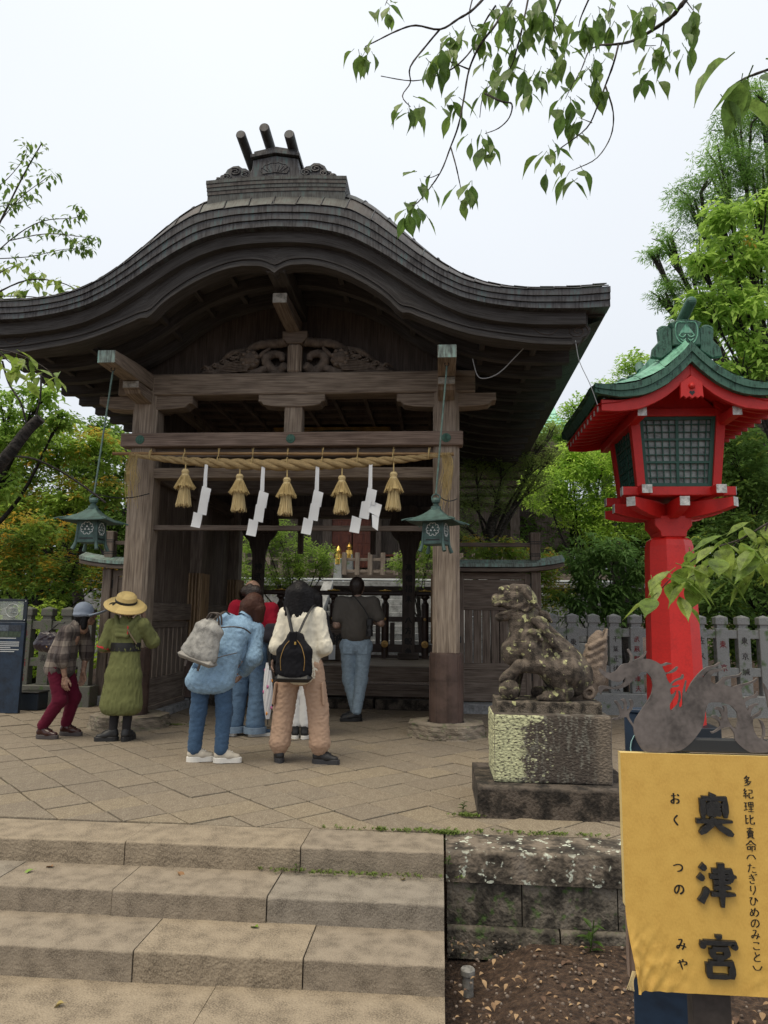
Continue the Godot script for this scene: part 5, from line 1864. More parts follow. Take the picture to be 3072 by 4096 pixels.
func make_board() -> void:
	var Z := -2.1
	var B := thing("yellow_shrine_sign", "yellow canvas shrine sign with raised black characters and a cut steel dragon on top", "shrine sign", V(0.73, -0.5, Z))
	# coordinates below: x from the thing, y from the ground at -0.5
	var m := mat(Color(0.80, 0.505, 0.12), 0.55, {"tex": T.canvas, "bump": T.fine_h, "depth": 0.02, "uv": Vector3(4, 4, 1)})
	var x0 := -0.23
	var x1 := 0.225
	var y0 := 0.834
	var y1 := 1.440
	# canvas: wrinkled near the bottom, curling off the core at the lower left
	var f := FastNoiseLite.new()
	f.seed = 3
	f.frequency = 14.0
	var rows := []
	var NY := 70
	var NX := 60
	for r in NY + 1:
		var v := float(r) / NY
		var row := PackedVector3Array()
		for c in NX + 1:
			var u := float(c) / NX
			var x := lerpf(x0, x1, u)
			var y := lerpf(y0, y1, v)
			var low := smoothstep(0.36, 0.04, v)
			var edge := smoothstep(0.5, 0.0, u) + 0.8 * smoothstep(0.55, 1.0, u) * smoothstep(0.25, 0.0, v)
			var wr := (f.get_noise_2d(x * 0.5 + y * 1.6, y * 0.8 - x * 2.2) * 0.008 + f.get_noise_2d(x * 3.0 + 9.0, y * 3.0) * 0.0025) * low * edge
			var curl := smoothstep(0.10, 0.0, u) * smoothstep(0.34, 0.0, v)
			row.append(V(x + curl * 0.022, y, 0.012 + wr + curl * 0.018))
		rows.append(row)
	var cb := mb()
	cb.grid(rows)
	part("canvas_face", cb, m, B)
	var side := mb()
	var L := PackedVector3Array()
	var L2 := PackedVector3Array()
	for r in NY + 1:
		if float(r) / NY >= 0.33:
			L.append(rows[r][0]); L2.append(V(x0 + 0.001, rows[r][0].y, -0.018))
	side.grid([L, L2], true)
	var Tt := PackedVector3Array()
	var Tt2 := PackedVector3Array()
	for c in NX + 1:
		Tt.append(rows[NY][c]); Tt2.append(V(rows[NY][c].x, y1 - 0.001, -0.018))
	side.grid([Tt, Tt2])
	part("canvas_edge", side, mat(Color(0.80, 0.62, 0.26), 0.6, {"tex": T.canvas, "tri": 2.0}), B)
	bxp("core_board", V(-0.002, (y0 + y1) / 2 + 0.012, -0.008), V(0.445, y1 - y0 - 0.03, 0.024), M.red_beam, B, 0.002)
	var fr := mb()
	for k in 5:
		fr.tube(curve([V(x0 + 0.012 + k * 0.003, y0 + 0.05, 0.018), V(x0 + 0.004 + k * 0.002, y0 + 0.03, 0.022), V(x0 - 0.004 + k * 0.004, y0 + 0.004, 0.016 + k * 0.002)], 4), 0.0016, 4)
	part("frayed_threads", fr, M.straw_pale, B)
	# lettering
	var X := Transform3D(Basis(), V(0, 0, 0.013))
	var big := mb()
	var ys := [1.289, 1.109, 0.930]
	for i in 3:
		glyph(big, "奥津宮"[i], Vector2(0.010 + [0.0, -0.002, -0.004][i], ys[i]), 0.108, 0.155, 0.010, X)
	part("raised_characters", big, mat(Color(0.022, 0.022, 0.023), 0.28, {"tex": T.blotch, "tri": 20.0, "bump": T.fine_h, "depth": 0.15}), B)
	var sm := mb()
	for q in [["お", 1.324], ["く", 1.267], ["つ", 1.146], ["の", 1.091], ["み", 0.954], ["や", 0.905]]:
		glyph(sm, q[0], Vector2(-0.088, q[1]), 0.030, 0.14, 0.0, X)
	writing(sm, "多紀理比賣命", Vector2(0.105, 1.392), 0.0285, 0.0335, 0.11, 0.0, X)
	writing(sm, "（たぎりひめのみこと）", Vector2(0.104, 1.193), 0.026, 0.0275, 0.11, 0.0, X)
	part("brushed_lettering", sm, M.ink, B)
	# posts under the board, bar and the steel dragon
	bxp("post", V(-0.005, 0.41, -0.045), V(0.10, 0.86, 0.05), mat(Color(0.075, 0.062, 0.055), 0.6, {"tex": T.blotch, "tri": 2.0}), B, 0.004)
	bxp("top_bar", V(0.045, 1.462, -0.012), V(0.30, 0.036, 0.03), M.iron, B, 0.003)
	bxp("foot_plate", V(0.0, 0.012, -0.03), V(0.5, 0.024, 0.3), M.iron, B, 0.003)
	make_dragon(B)

func make_dragon(B: Node3D) -> void:
	# outline of the cut plate in millimetres from the foot of the sign
	var plan := ("-206 1646; -211 1637; -226 1629; -248 1634; -268 1647; -278 1659; -278 1668; -264 1658; -245 1654; -231 1660; -219 1676; -208 1681; -195 1682; -190 1692; -191 1704; -197 1715; -198 1721; -194 1723; -190 1715; -183 1704; -183 1695; -187 1683; -178 1692; -165 1698; " +
		"-153 1708; -147 1718; -145 1716; -149 1705; -158 1696; -167 1692; -154 1695; -137 1695; -121 1689; -107 1680; -99 1683; -90 1687; -79 1684; -78 1682; -88 1681; -96 1677; -105 1676; -97 1658; -86 1659; -74 1667; -64 1676; -60 1675; -66 1664; -79 1657; " +
		"-96 1655; -92 1639; -84 1627; -77 1634; -67 1641; -53 1646; -49 1655; -46 1653; -48 1642; -65 1637; -75 1631; -82 1624; -71 1622; -61 1626; -59 1624; -65 1619; -78 1619; -86 1614; -84 1597; -75 1600; -69 1607; -68 1612; -72 1595; -88 1573; " +
		"-88 1553; -79 1559; -65 1573; -60 1595; -62 1609; -58 1609; -56 1590; -65 1568; -57 1562; -52 1571; -52 1590; -49 1612; -41 1638; -39 1638; -45 1609; -42 1602; -34 1618; -26 1633; -12 1650; 3 1666; 17 1676; 39 1681; 54 1691; 57 1690; " +
		"45 1678; 25 1671; 5 1652; 4 1643; 19 1663; 36 1671; 58 1672; 71 1677; 73 1675; 58 1667; 36 1661; 28 1652; 26 1636; 37 1629; 46 1633; 60 1649; 84 1653; 104 1656; 111 1663; 112 1660; 103 1650; 84 1647; 65 1641; 61 1628; " +
		"83 1622; 102 1629; 127 1635; 144 1642; 152 1649; 153 1646; 143 1635; 124 1629; 107 1621; 108 1604; 111 1589; 119 1596; 136 1599; 147 1605; 151 1613; 152 1602; 146 1594; 130 1592; 114 1582; 120 1558; 127 1572; 140 1578; 151 1580; 151 1576; " +
		"140 1572; 131 1561; 127 1539; 138 1548; 152 1555; 158 1566; 157 1553; 149 1545; 135 1539; 132 1528; 134 1507; 142 1491; 151 1484; 158 1491; 159 1513; 153 1532; 148 1537; 159 1532; 165 1516; 164 1494; 156 1483; 169 1478; 180 1492; 185 1513; " +
		"184 1540; 177 1567; 174 1600; 169 1622; 168 1636; 175 1622; 187 1600; 201 1568; 210 1533; 210 1498; 203 1471; 191 1452; 154 1448; 121 1447; 101 1460; 83 1478; 83 1497; 71 1516; 52 1512; 35 1501; 22 1495; 19 1501; 27 1501; 46 1515; " +
		"44 1526; 32 1536; 23 1539; 26 1545; 38 1545; 50 1529; 52 1544; 46 1558; 33 1561; 39 1569; 52 1566; 58 1553; 59 1565; 55 1571; 65 1572; 67 1557; 66 1535; 77 1515; 87 1509; 94 1530; 93 1555; 77 1573; 48 1581; 16 1579; " +
		"8 1555; 1 1520; -9 1501; -34 1470; -62 1448; -117 1440; -164 1442; -179 1466; -187 1488; -189 1508; -199 1521; -207 1535; -221 1532; -235 1526; -246 1526; -243 1531; -232 1532; -224 1538; -225 1550; -232 1567; -240 1577; -232 1579; -221 1564; -216 1552; " +
		"-212 1564; -213 1575; -222 1581; -211 1586; -204 1574; -206 1559; -204 1551; -195 1562; -194 1574; -199 1582; -190 1583; -186 1573; -190 1557; -200 1545; -200 1534; -188 1514; -184 1528; -168 1551; -152 1574; -137 1596; -131 1621; -135 1644; -148 1659; -161 1660; " +
		"-172 1648; -187 1634; -203 1619; -224 1611; -246 1610; -263 1612; -272 1605; -275 1593; -280 1600; -281 1616; -274 1619; -257 1618; -238 1614; -221 1620; -208 1631; ")
	var p := []
	for q in plan.split("; ", false):
		var w = q.split(" ")
		p.append(Vector2(float(w[0]), float(w[1])) * 0.001)
	var ol := PackedVector2Array()
	for i in p.size():
		var a: Vector2 = p[i]
		var b0 := a.lerp(p[(i + p.size() - 1) % p.size()], 0.25)
		var b1 := a.lerp(p[(i + 1) % p.size()], 0.25)
		ol.append(b0); ol.append((b0 + b1 + a * 2.0) / 4.0); ol.append(b1)
	var clean := ol
	if Geometry2D.triangulate_polygon(ol).size() == 0:
		var un := Geometry2D.merge_polygons(ol, PackedVector2Array())
		for u in un:
			if u.size() > clean.size() / 2:
				clean = u
		print("dragon outline crosses itself")
	var b := mb()
	b.prism(clean, -0.004, 0.004, Transform3D(), 0.0)
	var st := mat(Color(0.21, 0.18, 0.168), 0.6, {"tex": T.mottle, "tri": 2.0})
	part("steel_dragon", b, st, B)

# ------------------------------------------------------------------ red lantern on its post
func make_red_lantern() -> void:
	var L := thing("red_lantern", "tall vermilion lantern with a green copper gable roof on an eight-sided red post", "lantern", V(2.70, 0, -8.6))
	bxp("base_block", V(0, 0.065, 0), V(0.72, 0.13, 0.72), M.navy_dark, L, 0.01)
	var oct := func(r: float, y: float) -> Array:
		var q := []
		for i in 8:
			var a := TAU * (i + 0.5) / 8.0
			q.append(V(sin(a) * r, y, cos(a) * r))
		return q
	var pb := mb()
	var prof := [[0.315, 0.13], [0.275, 2.02], [0.268, 2.14], [0.25, 2.21], [0.20, 2.245]]
	for i in prof.size() - 1:
		var A = oct.call(prof[i][0], prof[i][1])
		var C = oct.call(prof[i + 1][0], prof[i + 1][1])
		for k in 8:
			pb.poly([A[k], A[(k + 1) % 8], C[(k + 1) % 8], C[k]], (A[k] + A[(k + 1) % 8]) * V(1, 0, 1), Vector3.UP)
	pb.poly(oct.call(0.2, 2.245), Vector3.UP)
	part("post", pb, M.red_post, L)
	var cp := mb()
	cp.prism(PackedVector2Array([Vector2(-0.14, 2.24), Vector2(-0.15, 2.30), Vector2(-0.21, 2.37), Vector2(-0.21, 2.49), Vector2(0.21, 2.49), Vector2(0.21, 2.37), Vector2(0.15, 2.30), Vector2(0.14, 2.24)]), -0.21, 0.21, Transform3D(), 0.008)
	part("capital", cp, M.red, L)
	# eight curved arms with white ends
	for i in 8:
		var a := TAU * i / 8.0
		var ln := 0.62 if i % 2 == 0 else 0.80
		var ab := mb()
		ab.prism(PackedVector2Array([Vector2(0.08, 2.62), Vector2(0.08, 2.45), Vector2(0.22, 2.455), Vector2(ln * 0.6, 2.475), Vector2(ln * 0.85, 2.51), Vector2(ln, 2.545), Vector2(ln, 2.645), Vector2(0.3, 2.645)]), -0.052, 0.052, Transform3D(Basis(Vector3.UP, a), Vector3.ZERO), 0.005)
		var arm := part("arm", ab, M.red, L)
		var eb := mb()
		eb.box(V(ln + 0.002, 2.595, 0), V(0.006, 0.102, 0.106), 0.0, V(0, 1, 0), Transform3D(Basis(Vector3.UP, a), Vector3.ZERO))
		part("white_end", eb, M.white_paint, arm)
	# shelf frame
	for s in [-1.0, 1.0]:
		for along in 2:
			var bas := Basis(Vector3.UP, PI / 2 * along)
			var fb := mb()
			fb.box(V(0, 2.735 - along * 0.004, 0.40 * s), V(1.24, 0.10, 0.115), 0.006, V(1, 0, 0), Transform3D(bas, Vector3.ZERO))
			var fp := part("shelf_beam", fb, M.red, L)
			for e in [-1.0, 1.0]:
				var wb := mb()
				wb.box(V(0.623 * e, 2.735 - along * 0.004, 0.40 * s), V(0.006, 0.096, 0.111), 0.0, V(0, 1, 0), Transform3D(bas, Vector3.ZERO))
				part("white_end", wb, M.white_paint, fp)
	bxp("shelf_floor", V(0, 2.735, 0), V(0.70, 0.06, 0.70), M.red, L, 0.0)
	# fire box: leaning corner posts, green lattices, frosted panes
	var y0 := 2.785
	var y1 := 3.60
	for sx in [-1.0, 1.0]:
		for sz in [-1.0, 1.0]:
			var cb := mb()
			var A := [V(0.37, y0, 0.37), V(0.46, y0, 0.37), V(0.46, y0, 0.46), V(0.37, y0, 0.46)]
			var C := [V(0.43, y1, 0.43), V(0.53, y1, 0.43), V(0.53, y1, 0.53), V(0.43, y1, 0.53)]
			for i in 4:
				A[i] = A[i] * V(sx, 1, sz)
				C[i] = C[i] * V(sx, 1, sz)
			var mid: Vector3 = (A[0] + A[2]) * 0.5
			for i in 4:
				var j := (i + 1) % 4
				cb.poly([A[i], A[j], C[j], C[i]], ((A[i] + A[j]) * 0.5 - mid) * V(1, 0, 1), Vector3.UP)
			part("corner_post", cb, M.red, L)
	for side in 4:
		var bas := Basis(Vector3.UP, PI / 2 * side)
		var pt := func(u: float, v: float, o: float) -> Vector3:   # u -1..1 across, v 0..1 up
			return bas * V(u * lerpf(0.37, 0.43, v), lerpf(y0, y1, v), lerpf(0.425, 0.49, v) + o)
		var pane := mb()
		pane.poly([pt.call(-1, 0.02, -0.035), pt.call(1, 0.02, -0.035), pt.call(1, 0.98, -0.035), pt.call(-1, 0.98, -0.035)], bas * V(0, 0, 1))
		part("frosted_pane", pane, M.frosted, L)
		var bar := func(b: MB, u0: float, v0: float, u1: float, v1: float, hw: float, o: float) -> void:
			var a: Vector3 = pt.call(u0, v0, o)
			var c: Vector3 = pt.call(u1, v1, o)
			var d := (c - a).normalized()
			var nrm := bas * V(0, 0, 1)
			var sd := d.cross(nrm).normalized() * hw
			var dn := nrm * -0.016
			b.poly([a - sd, c - sd, c + sd, a + sd], nrm)
			b.poly([a - sd, c - sd, c - sd + dn, a - sd + dn], -sd)
			b.poly([a + sd, c + sd, c + sd + dn, a + sd + dn], sd)
		var fr := mb()
		bar.call(fr, -1, 0.02, 1, 0.02, 0.028, 0.0)
		bar.call(fr, -1, 0.975, 1, 0.975, 0.028, 0.0)
		bar.call(fr, -0.95, 0.0, -0.95, 1.0, 0.026, 0.001)
		bar.call(fr, 0.95, 0.0, 0.95, 1.0, 0.026, 0.001)
		bar.call(fr, 0, 0, 0, 1, 0.016, 0.0015)
		bar.call(fr, -1, 0.345, 1, 0.345, 0.013, 0.002)
		bar.call(fr, -1, 0.665, 1, 0.665, 0.013, 0.002)
		part("lattice_frame", fr, M.lattice_green, L)
		for k in 10:
			if k == 4 or k == 9:
				continue
			var lb := mb()
			var u := -0.98 + (k + 1) * 0.196 if k < 4 else (k - 4) * 0.196
			bar.call(lb, u, 0.0, u, 1.0, 0.005, -0.008)
			part("lattice_bar", lb, M.lattice_green, L)
		for k in 9:
			if k % 3 == 0:
				continue
			var lb := mb()
			bar.call(lb, -0.95, 0.025 + k * 0.1067, 0.95, 0.025 + k * 0.1067, 0.005, -0.006)
			part("lattice_bar", lb, M.lattice_green, L)
		var tb := mb()
		tb.box(V(0, 3.635, 0.47), V(1.06, 0.09, 0.10), 0.006, V(1, 0, 0), Transform3D(bas, Vector3.ZERO))
		part("head_beam", tb, M.red, L)
	# gable beams with white ends sticking out under the roof
	for s in [-1.0, 1.0]:
		var gb := mb()
		gb.box(V(0.50 * s, 3.535, 0), V(0.10, 0.10, 1.80), 0.006)
		var gp := part("purlin", gb, M.red, L)
		for e in [-1.0, 1.0]:
			var wb := mb()
			wb.box(V(0.50 * s, 3.535, 0.903 * e), V(0.096, 0.096, 0.006), 0.0)
			part("white_end", wb, M.white_paint, gp)
	# roof: concave slopes, in copper sheets
	var prof2 := [[0.0, 4.25], [0.1, 4.13], [0.27, 3.965], [0.42, 3.865], [0.55, 3.80], [0.75, 3.745], [1.02, 3.72]]
	var roll := func(z: float, x: float) -> float: return 0.23 * pow(smoothstep(0.0, 0.34, 1.06 - absf(z)), 0.7) * lerpf(1.0, 0.45, x)
	var ry := func(x: float) -> float: return lut(prof2, absf(x))
	for s in [-1.0, 1.0]:
		for row in 4:
			for col in 5:
				var xa: float = [0.02, 0.28, 0.53, 0.78, 1.02][row]
				var xb: float = [0.02, 0.28, 0.53, 0.78, 1.02][row + 1]
				var za := 1.06 - 2.12 * (col + (0.5 if row % 2 else 0.0)) / 5.0
				var zb := za - 2.12 / 5.0
				za = clampf(za, -1.06, 1.06)
				zb = clampf(zb, -1.06, 1.06)
				if col == 0 and row % 2:
					za = 1.06
				if za - zb < 0.01:
					continue
				var rows := []
				for i in 5:
					var x := lerpf(xa, xb + 0.01, i / 4.0)
					var r := PackedVector3Array()
					for j in 7:
						var z := lerpf(za, zb + 0.003, j / 6.0)
						var flare := 0.07 * pow(absf(z) / 1.06, 4.0) * (x / 1.02)
						r.append(V(x * s, ry.call(x) + 0.012 - 0.010 * (1.0 - i / 4.0) + flare + roll.call(z, x), z))
					rows.append(r)
				var rb := mb()
				rb.grid(rows, s < 0)
				part("roof_sheet", rb, M.verdigris, L)
		# under-roof board, rafters with white tips
		var ub := mb()
		var r0 := []
		for i in 9:
			var x := 1.0 * i / 8.0
			var r := PackedVector3Array()
			for z in [1.0, -1.0]:
				r.append(V(x * s, ry.call(x) - 0.125, z))
			r0.append(r)
		ub.grid(r0, s > 0)
		part("soffit", ub, M.red, L)
		for k in 11:
			var z := -0.90 + k * 0.18
			var fb := mb()
			var q := PackedVector2Array()
			for i in 7:
				var x := lerpf(0.4, 0.97, i / 6.0)
				q.append(Vector2(x, ry.call(x) - 0.13))
			for i in 7:
				var x := lerpf(0.97, 0.4, i / 6.0)
				q.append(Vector2(x, ry.call(x) - 0.19))
			if s < 0:
				for i in q.size():
					q[i].x = -q[i].x
			fb.prism(q, z - 0.022, z + 0.022)
			var rf := part("rafter", fb, M.red, L)
			var wb := mb()
			wb.box(V(0.974 * s, ry.call(0.97) - 0.16, z), V(0.006, 0.056, 0.044), 0.0)
			part("white_end", wb, M.white_paint, rf)
		# eave edge
		var ee := mb()
		var ra := []
		for y in [0.02, -0.03, -0.075]:
			var r := PackedVector3Array()
			for j in 13:
				var z := lerpf(1.06, -1.06, j / 12.0)
				var flare := 0.07 * pow(absf(z) / 1.06, 4.0)
				r.append(V((1.03 - absf(y - 0.02) * 0.5) * s, ry.call(1.02) + y + flare, z))
			ra.append(r)
		ee.grid(ra, s < 0)
		part("eave_edge", ee, M.verdigris_dark, L)
		# verges front and back: dark layered copper, red bargeboard
		for e in [-1.0, 1.0]:
			for band in 2:
				var vb := mb()
				var q := PackedVector2Array()
				for i in 13:
					var x := 1.03 * i / 12.0
					q.append(Vector2(x * s, ry.call(x) + 0.012 - band * lerpf(0.11, 0.052, x) + 0.07 * pow(x, 3)))
				for i in 13:
					var x := 1.03 * (12 - i) / 12.0
					q.append(Vector2(x * s, ry.call(x) + 0.012 - (band + 1) * lerpf(0.11, 0.052, x) + 0.002 + 0.07 * pow(x, 3)))
				var z1: float = (1.068 - band * 0.02) * e
				vb.prism(q, z1 - 0.06 * e if e > 0 else z1, z1 if e > 0 else z1 - 0.06 * e)
				part("verge_band", vb, M.verdigris_dark, L)
			var bb := mb()
			var q2 := PackedVector2Array()
			for i in 13:
				var x := 0.95 * i / 12.0
				q2.append(Vector2(x * s, ry.call(x) - lerpf(0.205, 0.10, x) + 0.03 * x))
			for i in 13:
				var x := 0.95 * (12 - i) / 12.0
				q2.append(Vector2(x * s, ry.call(x) - lerpf(0.335, 0.225, x) + 0.03 * x))
			bb.prism(q2, 0.955 * e - 0.025, 0.955 * e + 0.025, Transform3D(), 0.004)
			part("bargeboard", bb, M.red, L)
	# gable wall and pendant
	for e in [-1.0, 1.0]:
		var gw := mb()
		gw.prism(PackedVector2Array([Vector2(-0.5, 3.62), Vector2(0.5, 3.62), Vector2(0.3, 3.80), Vector2(0, 4.06), Vector2(-0.3, 3.80)]), 0.47 * e - 0.02, 0.47 * e + 0.02)
		part("gable_board", gw, M.red, L)
		var pd := mb()
		pd.prism(PackedVector2Array([Vector2(0, 3.90), Vector2(0.115, 3.82), Vector2(0.12, 3.65), Vector2(0.09, 3.67), Vector2(0.06, 3.645), Vector2(0.03, 3.665), Vector2(0, 3.64), Vector2(-0.03, 3.665), Vector2(-0.06, 3.645), Vector2(-0.09, 3.67), Vector2(-0.12, 3.65), Vector2(-0.115, 3.82)]), 0.985 * e - 0.02, 0.985 * e + 0.02, Transform3D(), 0.004)
		var pp := part("gable_pendant", pd, M.red, L)
		var bl := mb()
		bl.ball(V(0, 3.78, 1.005 * e), V(0.036, 0.036, 0.03))
		part("stud", bl, M.red, pp)
		var ht := mb()
		ht.prism(PackedVector2Array([Vector2(0, 3.675), Vector2(0.030, 3.707), Vector2(0.023, 3.727), Vector2(0.007, 3.727), Vector2(0, 3.716), Vector2(-0.007, 3.727), Vector2(-0.023, 3.727), Vector2(-0.030, 3.707)]), 1.006 * e - 0.0005, 1.006 * e + 0.0005)
		part("heart_hole", ht, M.black, pp)
	# ridge and its end ornament
	bxp("ridge", V(0, 4.46, 0), V(0.17, 0.15, 1.75), M.verdigris, L, 0.02)
	for e in [-1.0, 1.0]:
		var ob := mb()
		ob.prism(PackedVector2Array([Vector2(-0.15, 4.20), Vector2(-0.14, 4.40), Vector2(-0.17, 4.46), Vector2(-0.10, 4.49), Vector2(0, 4.50), Vector2(0.10, 4.49), Vector2(0.17, 4.46), Vector2(0.14, 4.40), Vector2(0.15, 4.20)]), 0.97 * e - 0.05, 0.97 * e + 0.05, Transform3D(), 0.01)
		var op := part("ridge_ornament", ob, M.verdigris_dark, L, V(0, 0.07, -0.09 * e))
		var cr := mb()
		var zz: float = 1.021 * e
		cr.poly([V(-0.075, 4.34, zz), V(0.075, 4.34, zz), V(0, 4.45, zz)], V(0, 0, e))
		for s in [-1.0, 1.0]:
			cr.tube(curve([V(0.01 * s, 4.32, zz), V(0.04 * s, 4.29, zz), V(0.08 * s, 4.31, zz), V(0.06 * s, 4.33, zz)], 5), 0.009, 5)
			cr.tube(curve([V(0.01 * s, 4.27, zz), V(0.04 * s, 4.25, zz), V(0.07 * s, 4.27, zz)], 5), 0.008, 5)
			cr.tube(curve([V(0.01 * s, 4.46, zz), V(0.09 * s, 4.46, zz), V(0.115 * s, 4.40, zz), V(0.11 * s, 4.30, zz), V(0.07 * s, 4.23, zz), V(0, 4.215, zz)], 5), 0.008, 5)
		part("crest", cr, M.verdigris, op)
		for s in [-1.0, 1.0]:
			var sb := mb()
			var pts := []
			for j in 20:
				var a := 0.4 + j * 0.42
				var r := 0.075 * (1.0 - j / 24.0)
				pts.append(V((0.22 + cos(a) * r) * s, 4.36 + sin(a) * r, 0.97 * e))
			sb.tube(pts, 0.022, 6)
			sb.prism(PackedVector2Array([Vector2(0.15 * s, 4.40), Vector2(0.20 * s, 4.44), Vector2(0.30 * s, 4.38), Vector2(0.29 * s, 4.26), Vector2(0.36 * s, 4.18), Vector2(0.38 * s, 4.08), Vector2(0.27 * s, 4.06), Vector2(0.15 * s, 4.15)]), 0.97 * e - 0.03, 0.97 * e + 0.025, Transform3D(), 0.008)
			part("scroll", sb, M.verdigris_dark, op)
		var tl := mb()
		tl.tube(curve([V(-0.02, 4.48, 0.85 * e), V(0.0, 4.55, 0.95 * e), V(0.02, 4.62, 1.05 * e), V(0.035, 4.66, 1.10 * e)], 4), 0.058, 12)
		tl.ball(V(0.035, 4.66, 1.10 * e), V(0.058, 0.058, 0.058))
		part("round_tile", tl, M.verdigris_dark, op)

# ------------------------------------------------------------------ pedestal of the lion-dog
func make_pedestal() -> void:
	var P := thing("statue_pedestal", "two-tier dark stone pedestal crusted with pale yellow lichen under the lion-dog", "pedestal", V(0.76, 0, -5.35))
	var b := worn_block(V(0.02, 0.0925, 0.0), V(1.05, 0.195, 0.82), 0.02)
	part("plinth", b, M.plinth, P)
	# upper block: its own lichen map, thick on the left of the front face
	var w := 0.80
	var h := 0.455
	var d := 0.50
	var mat_l := lichen_face()
	var blk := mb()
	blk.off = Vector2.ZERO
	var f := FastNoiseLite.new()
	f.seed = 8
	f.frequency = 2.5
	var N := 28
	# front, top, sides as grids with rounded, chipped edges; u, v run 0..1 over the front
	for face in 4:
		var n0 := blk.v.size()
		var rows := []
		for r in N + 1:
			var row := PackedVector3Array()
			for c in N + 1:
				var u := c / float(N) * 2 - 1
				var v := r / float(N) * 2 - 1
				var p: Vector3
				if face == 0:
					p = V(u * w / 2, v * h / 2, d / 2)
				elif face == 1:
					p = V(u * w / 2, h / 2, -v * d / 2)
				elif face == 2:
					p = V(-w / 2, v * h / 2, u * d / 2)
				else:
					p = V(w / 2, v * h / 2, -u * d / 2)
				# round the box
				var q := p
				var rad := 0.022
				var inner := V(clampf(p.x, -w / 2 + rad, w / 2 - rad), clampf(p.y, -h / 2 + rad, h / 2 - rad), clampf(p.z, -d / 2 + rad, d / 2 - rad))
				q = inner + (p - inner).normalized() * rad
				q += (p - inner).normalized() * f.get_noise_3d(p.x * 3, p.y * 3, p.z * 3) * 0.006
				row.append(q)
			rows.append(row)
		blk.grid(rows)
		for i in range(n0, blk.v.size()):
			var p := blk.v[i]
			if face == 0:
				blk.t[i] = Vector2(p.x / w + 0.5, 0.5 - p.y / h)
			elif face == 2:
				blk.t[i] = Vector2(0.02 + 0.12 * (0.5 - p.z / d), 0.5 - p.y / h)
			else:
				blk.t[i] = Vector2(0.72 + 0.25 * (p.x / w), 0.5 + p.z * 0.7)
	part("block", blk, mat_l, P, V(0.01, 0.19 + h / 2, 0.015))

func lichen_face() -> StandardMaterial3D:
	var n1 := nbytes(41, 0.012, 4)
	var n2 := nbytes(42, 0.05, 4)
	var c1 := nbytes(43, 0.022, 1, 512, 512, 0, 0, 1)
	var c2 := nbytes(44, 0.05, 1, 512, 512, 0, 0, 1)
	var st := nbytes(45, 0.03, 4, 512, 64, 512, 512)
	var o := PackedByteArray()
	o.resize(512 * 512 * 3)
	for y in 512:
		for x in 512:
			var i := y * 512 + x
			var u := x / 512.0
			var v := y / 512.0
			var a := n1[i] / 255.0
			var b := n2[i] / 255.0
			# crust: dense to a third of the width, breaking up into round spots further right
			var edge := 0.26 + (a - 0.5) * 0.20 + 0.22 * smoothstep(0.18, 0.02, v) * smoothstep(0.75, 0.4, u)
			var m := smoothstep(edge + 0.03, edge - 0.03, u + (b - 0.5) * 0.10)
			m *= smoothstep(0.24, 0.48, b + 0.12 * a)
			var spots := smoothstep(70, 52, c1[i] + (1.0 - a) * 60.0 + 150.0 * smoothstep(0.45, 0.75, u)) * smoothstep(0.85, 0.5, u)
			var dots := smoothstep(60, 42, c2[i] + 90.0 * smoothstep(0.25, 0.6, u + (a - 0.5) * 0.5) + 40.0 * smoothstep(0.2, 0.0, v)) * smoothstep(0.8, 0.4, u)
			m = clampf(maxf(m, maxf(spots, dots * 0.8)), 0, 1)
			m *= smoothstep(0.0, 0.02, u)
			var base := Color(0.30, 0.27, 0.245).lerp(Color(0.40, 0.39, 0.36), smoothstep(0.5, 0.7, st[i] / 255.0 * 0.6 + b * 0.4))
			base = base.lerp(Color(0.44, 0.40, 0.355), smoothstep(0.80, 0.92, u))
			base = base * (0.75 + 0.5 * b)
			var li := Color(0.77, 0.775, 0.62) * (0.70 + 0.46 * b)
			var c := base.lerp(li, m)
			o[i * 3] = clampi(int(c.r * 255), 0, 255); o[i * 3 + 1] = clampi(int(c.g * 255), 0, 255); o[i * 3 + 2] = clampi(int(c.b * 255), 0, 255)
	var t := ImageTexture.create_from_image(Image.create_from_data(512, 512, false, Image.FORMAT_RGB8, o))
	return mat(Color(1, 1, 1), 0.95, {"tex": t, "bump": T.fine_h, "depth": 0.6, "uv": Vector3(1, 1, 1)})

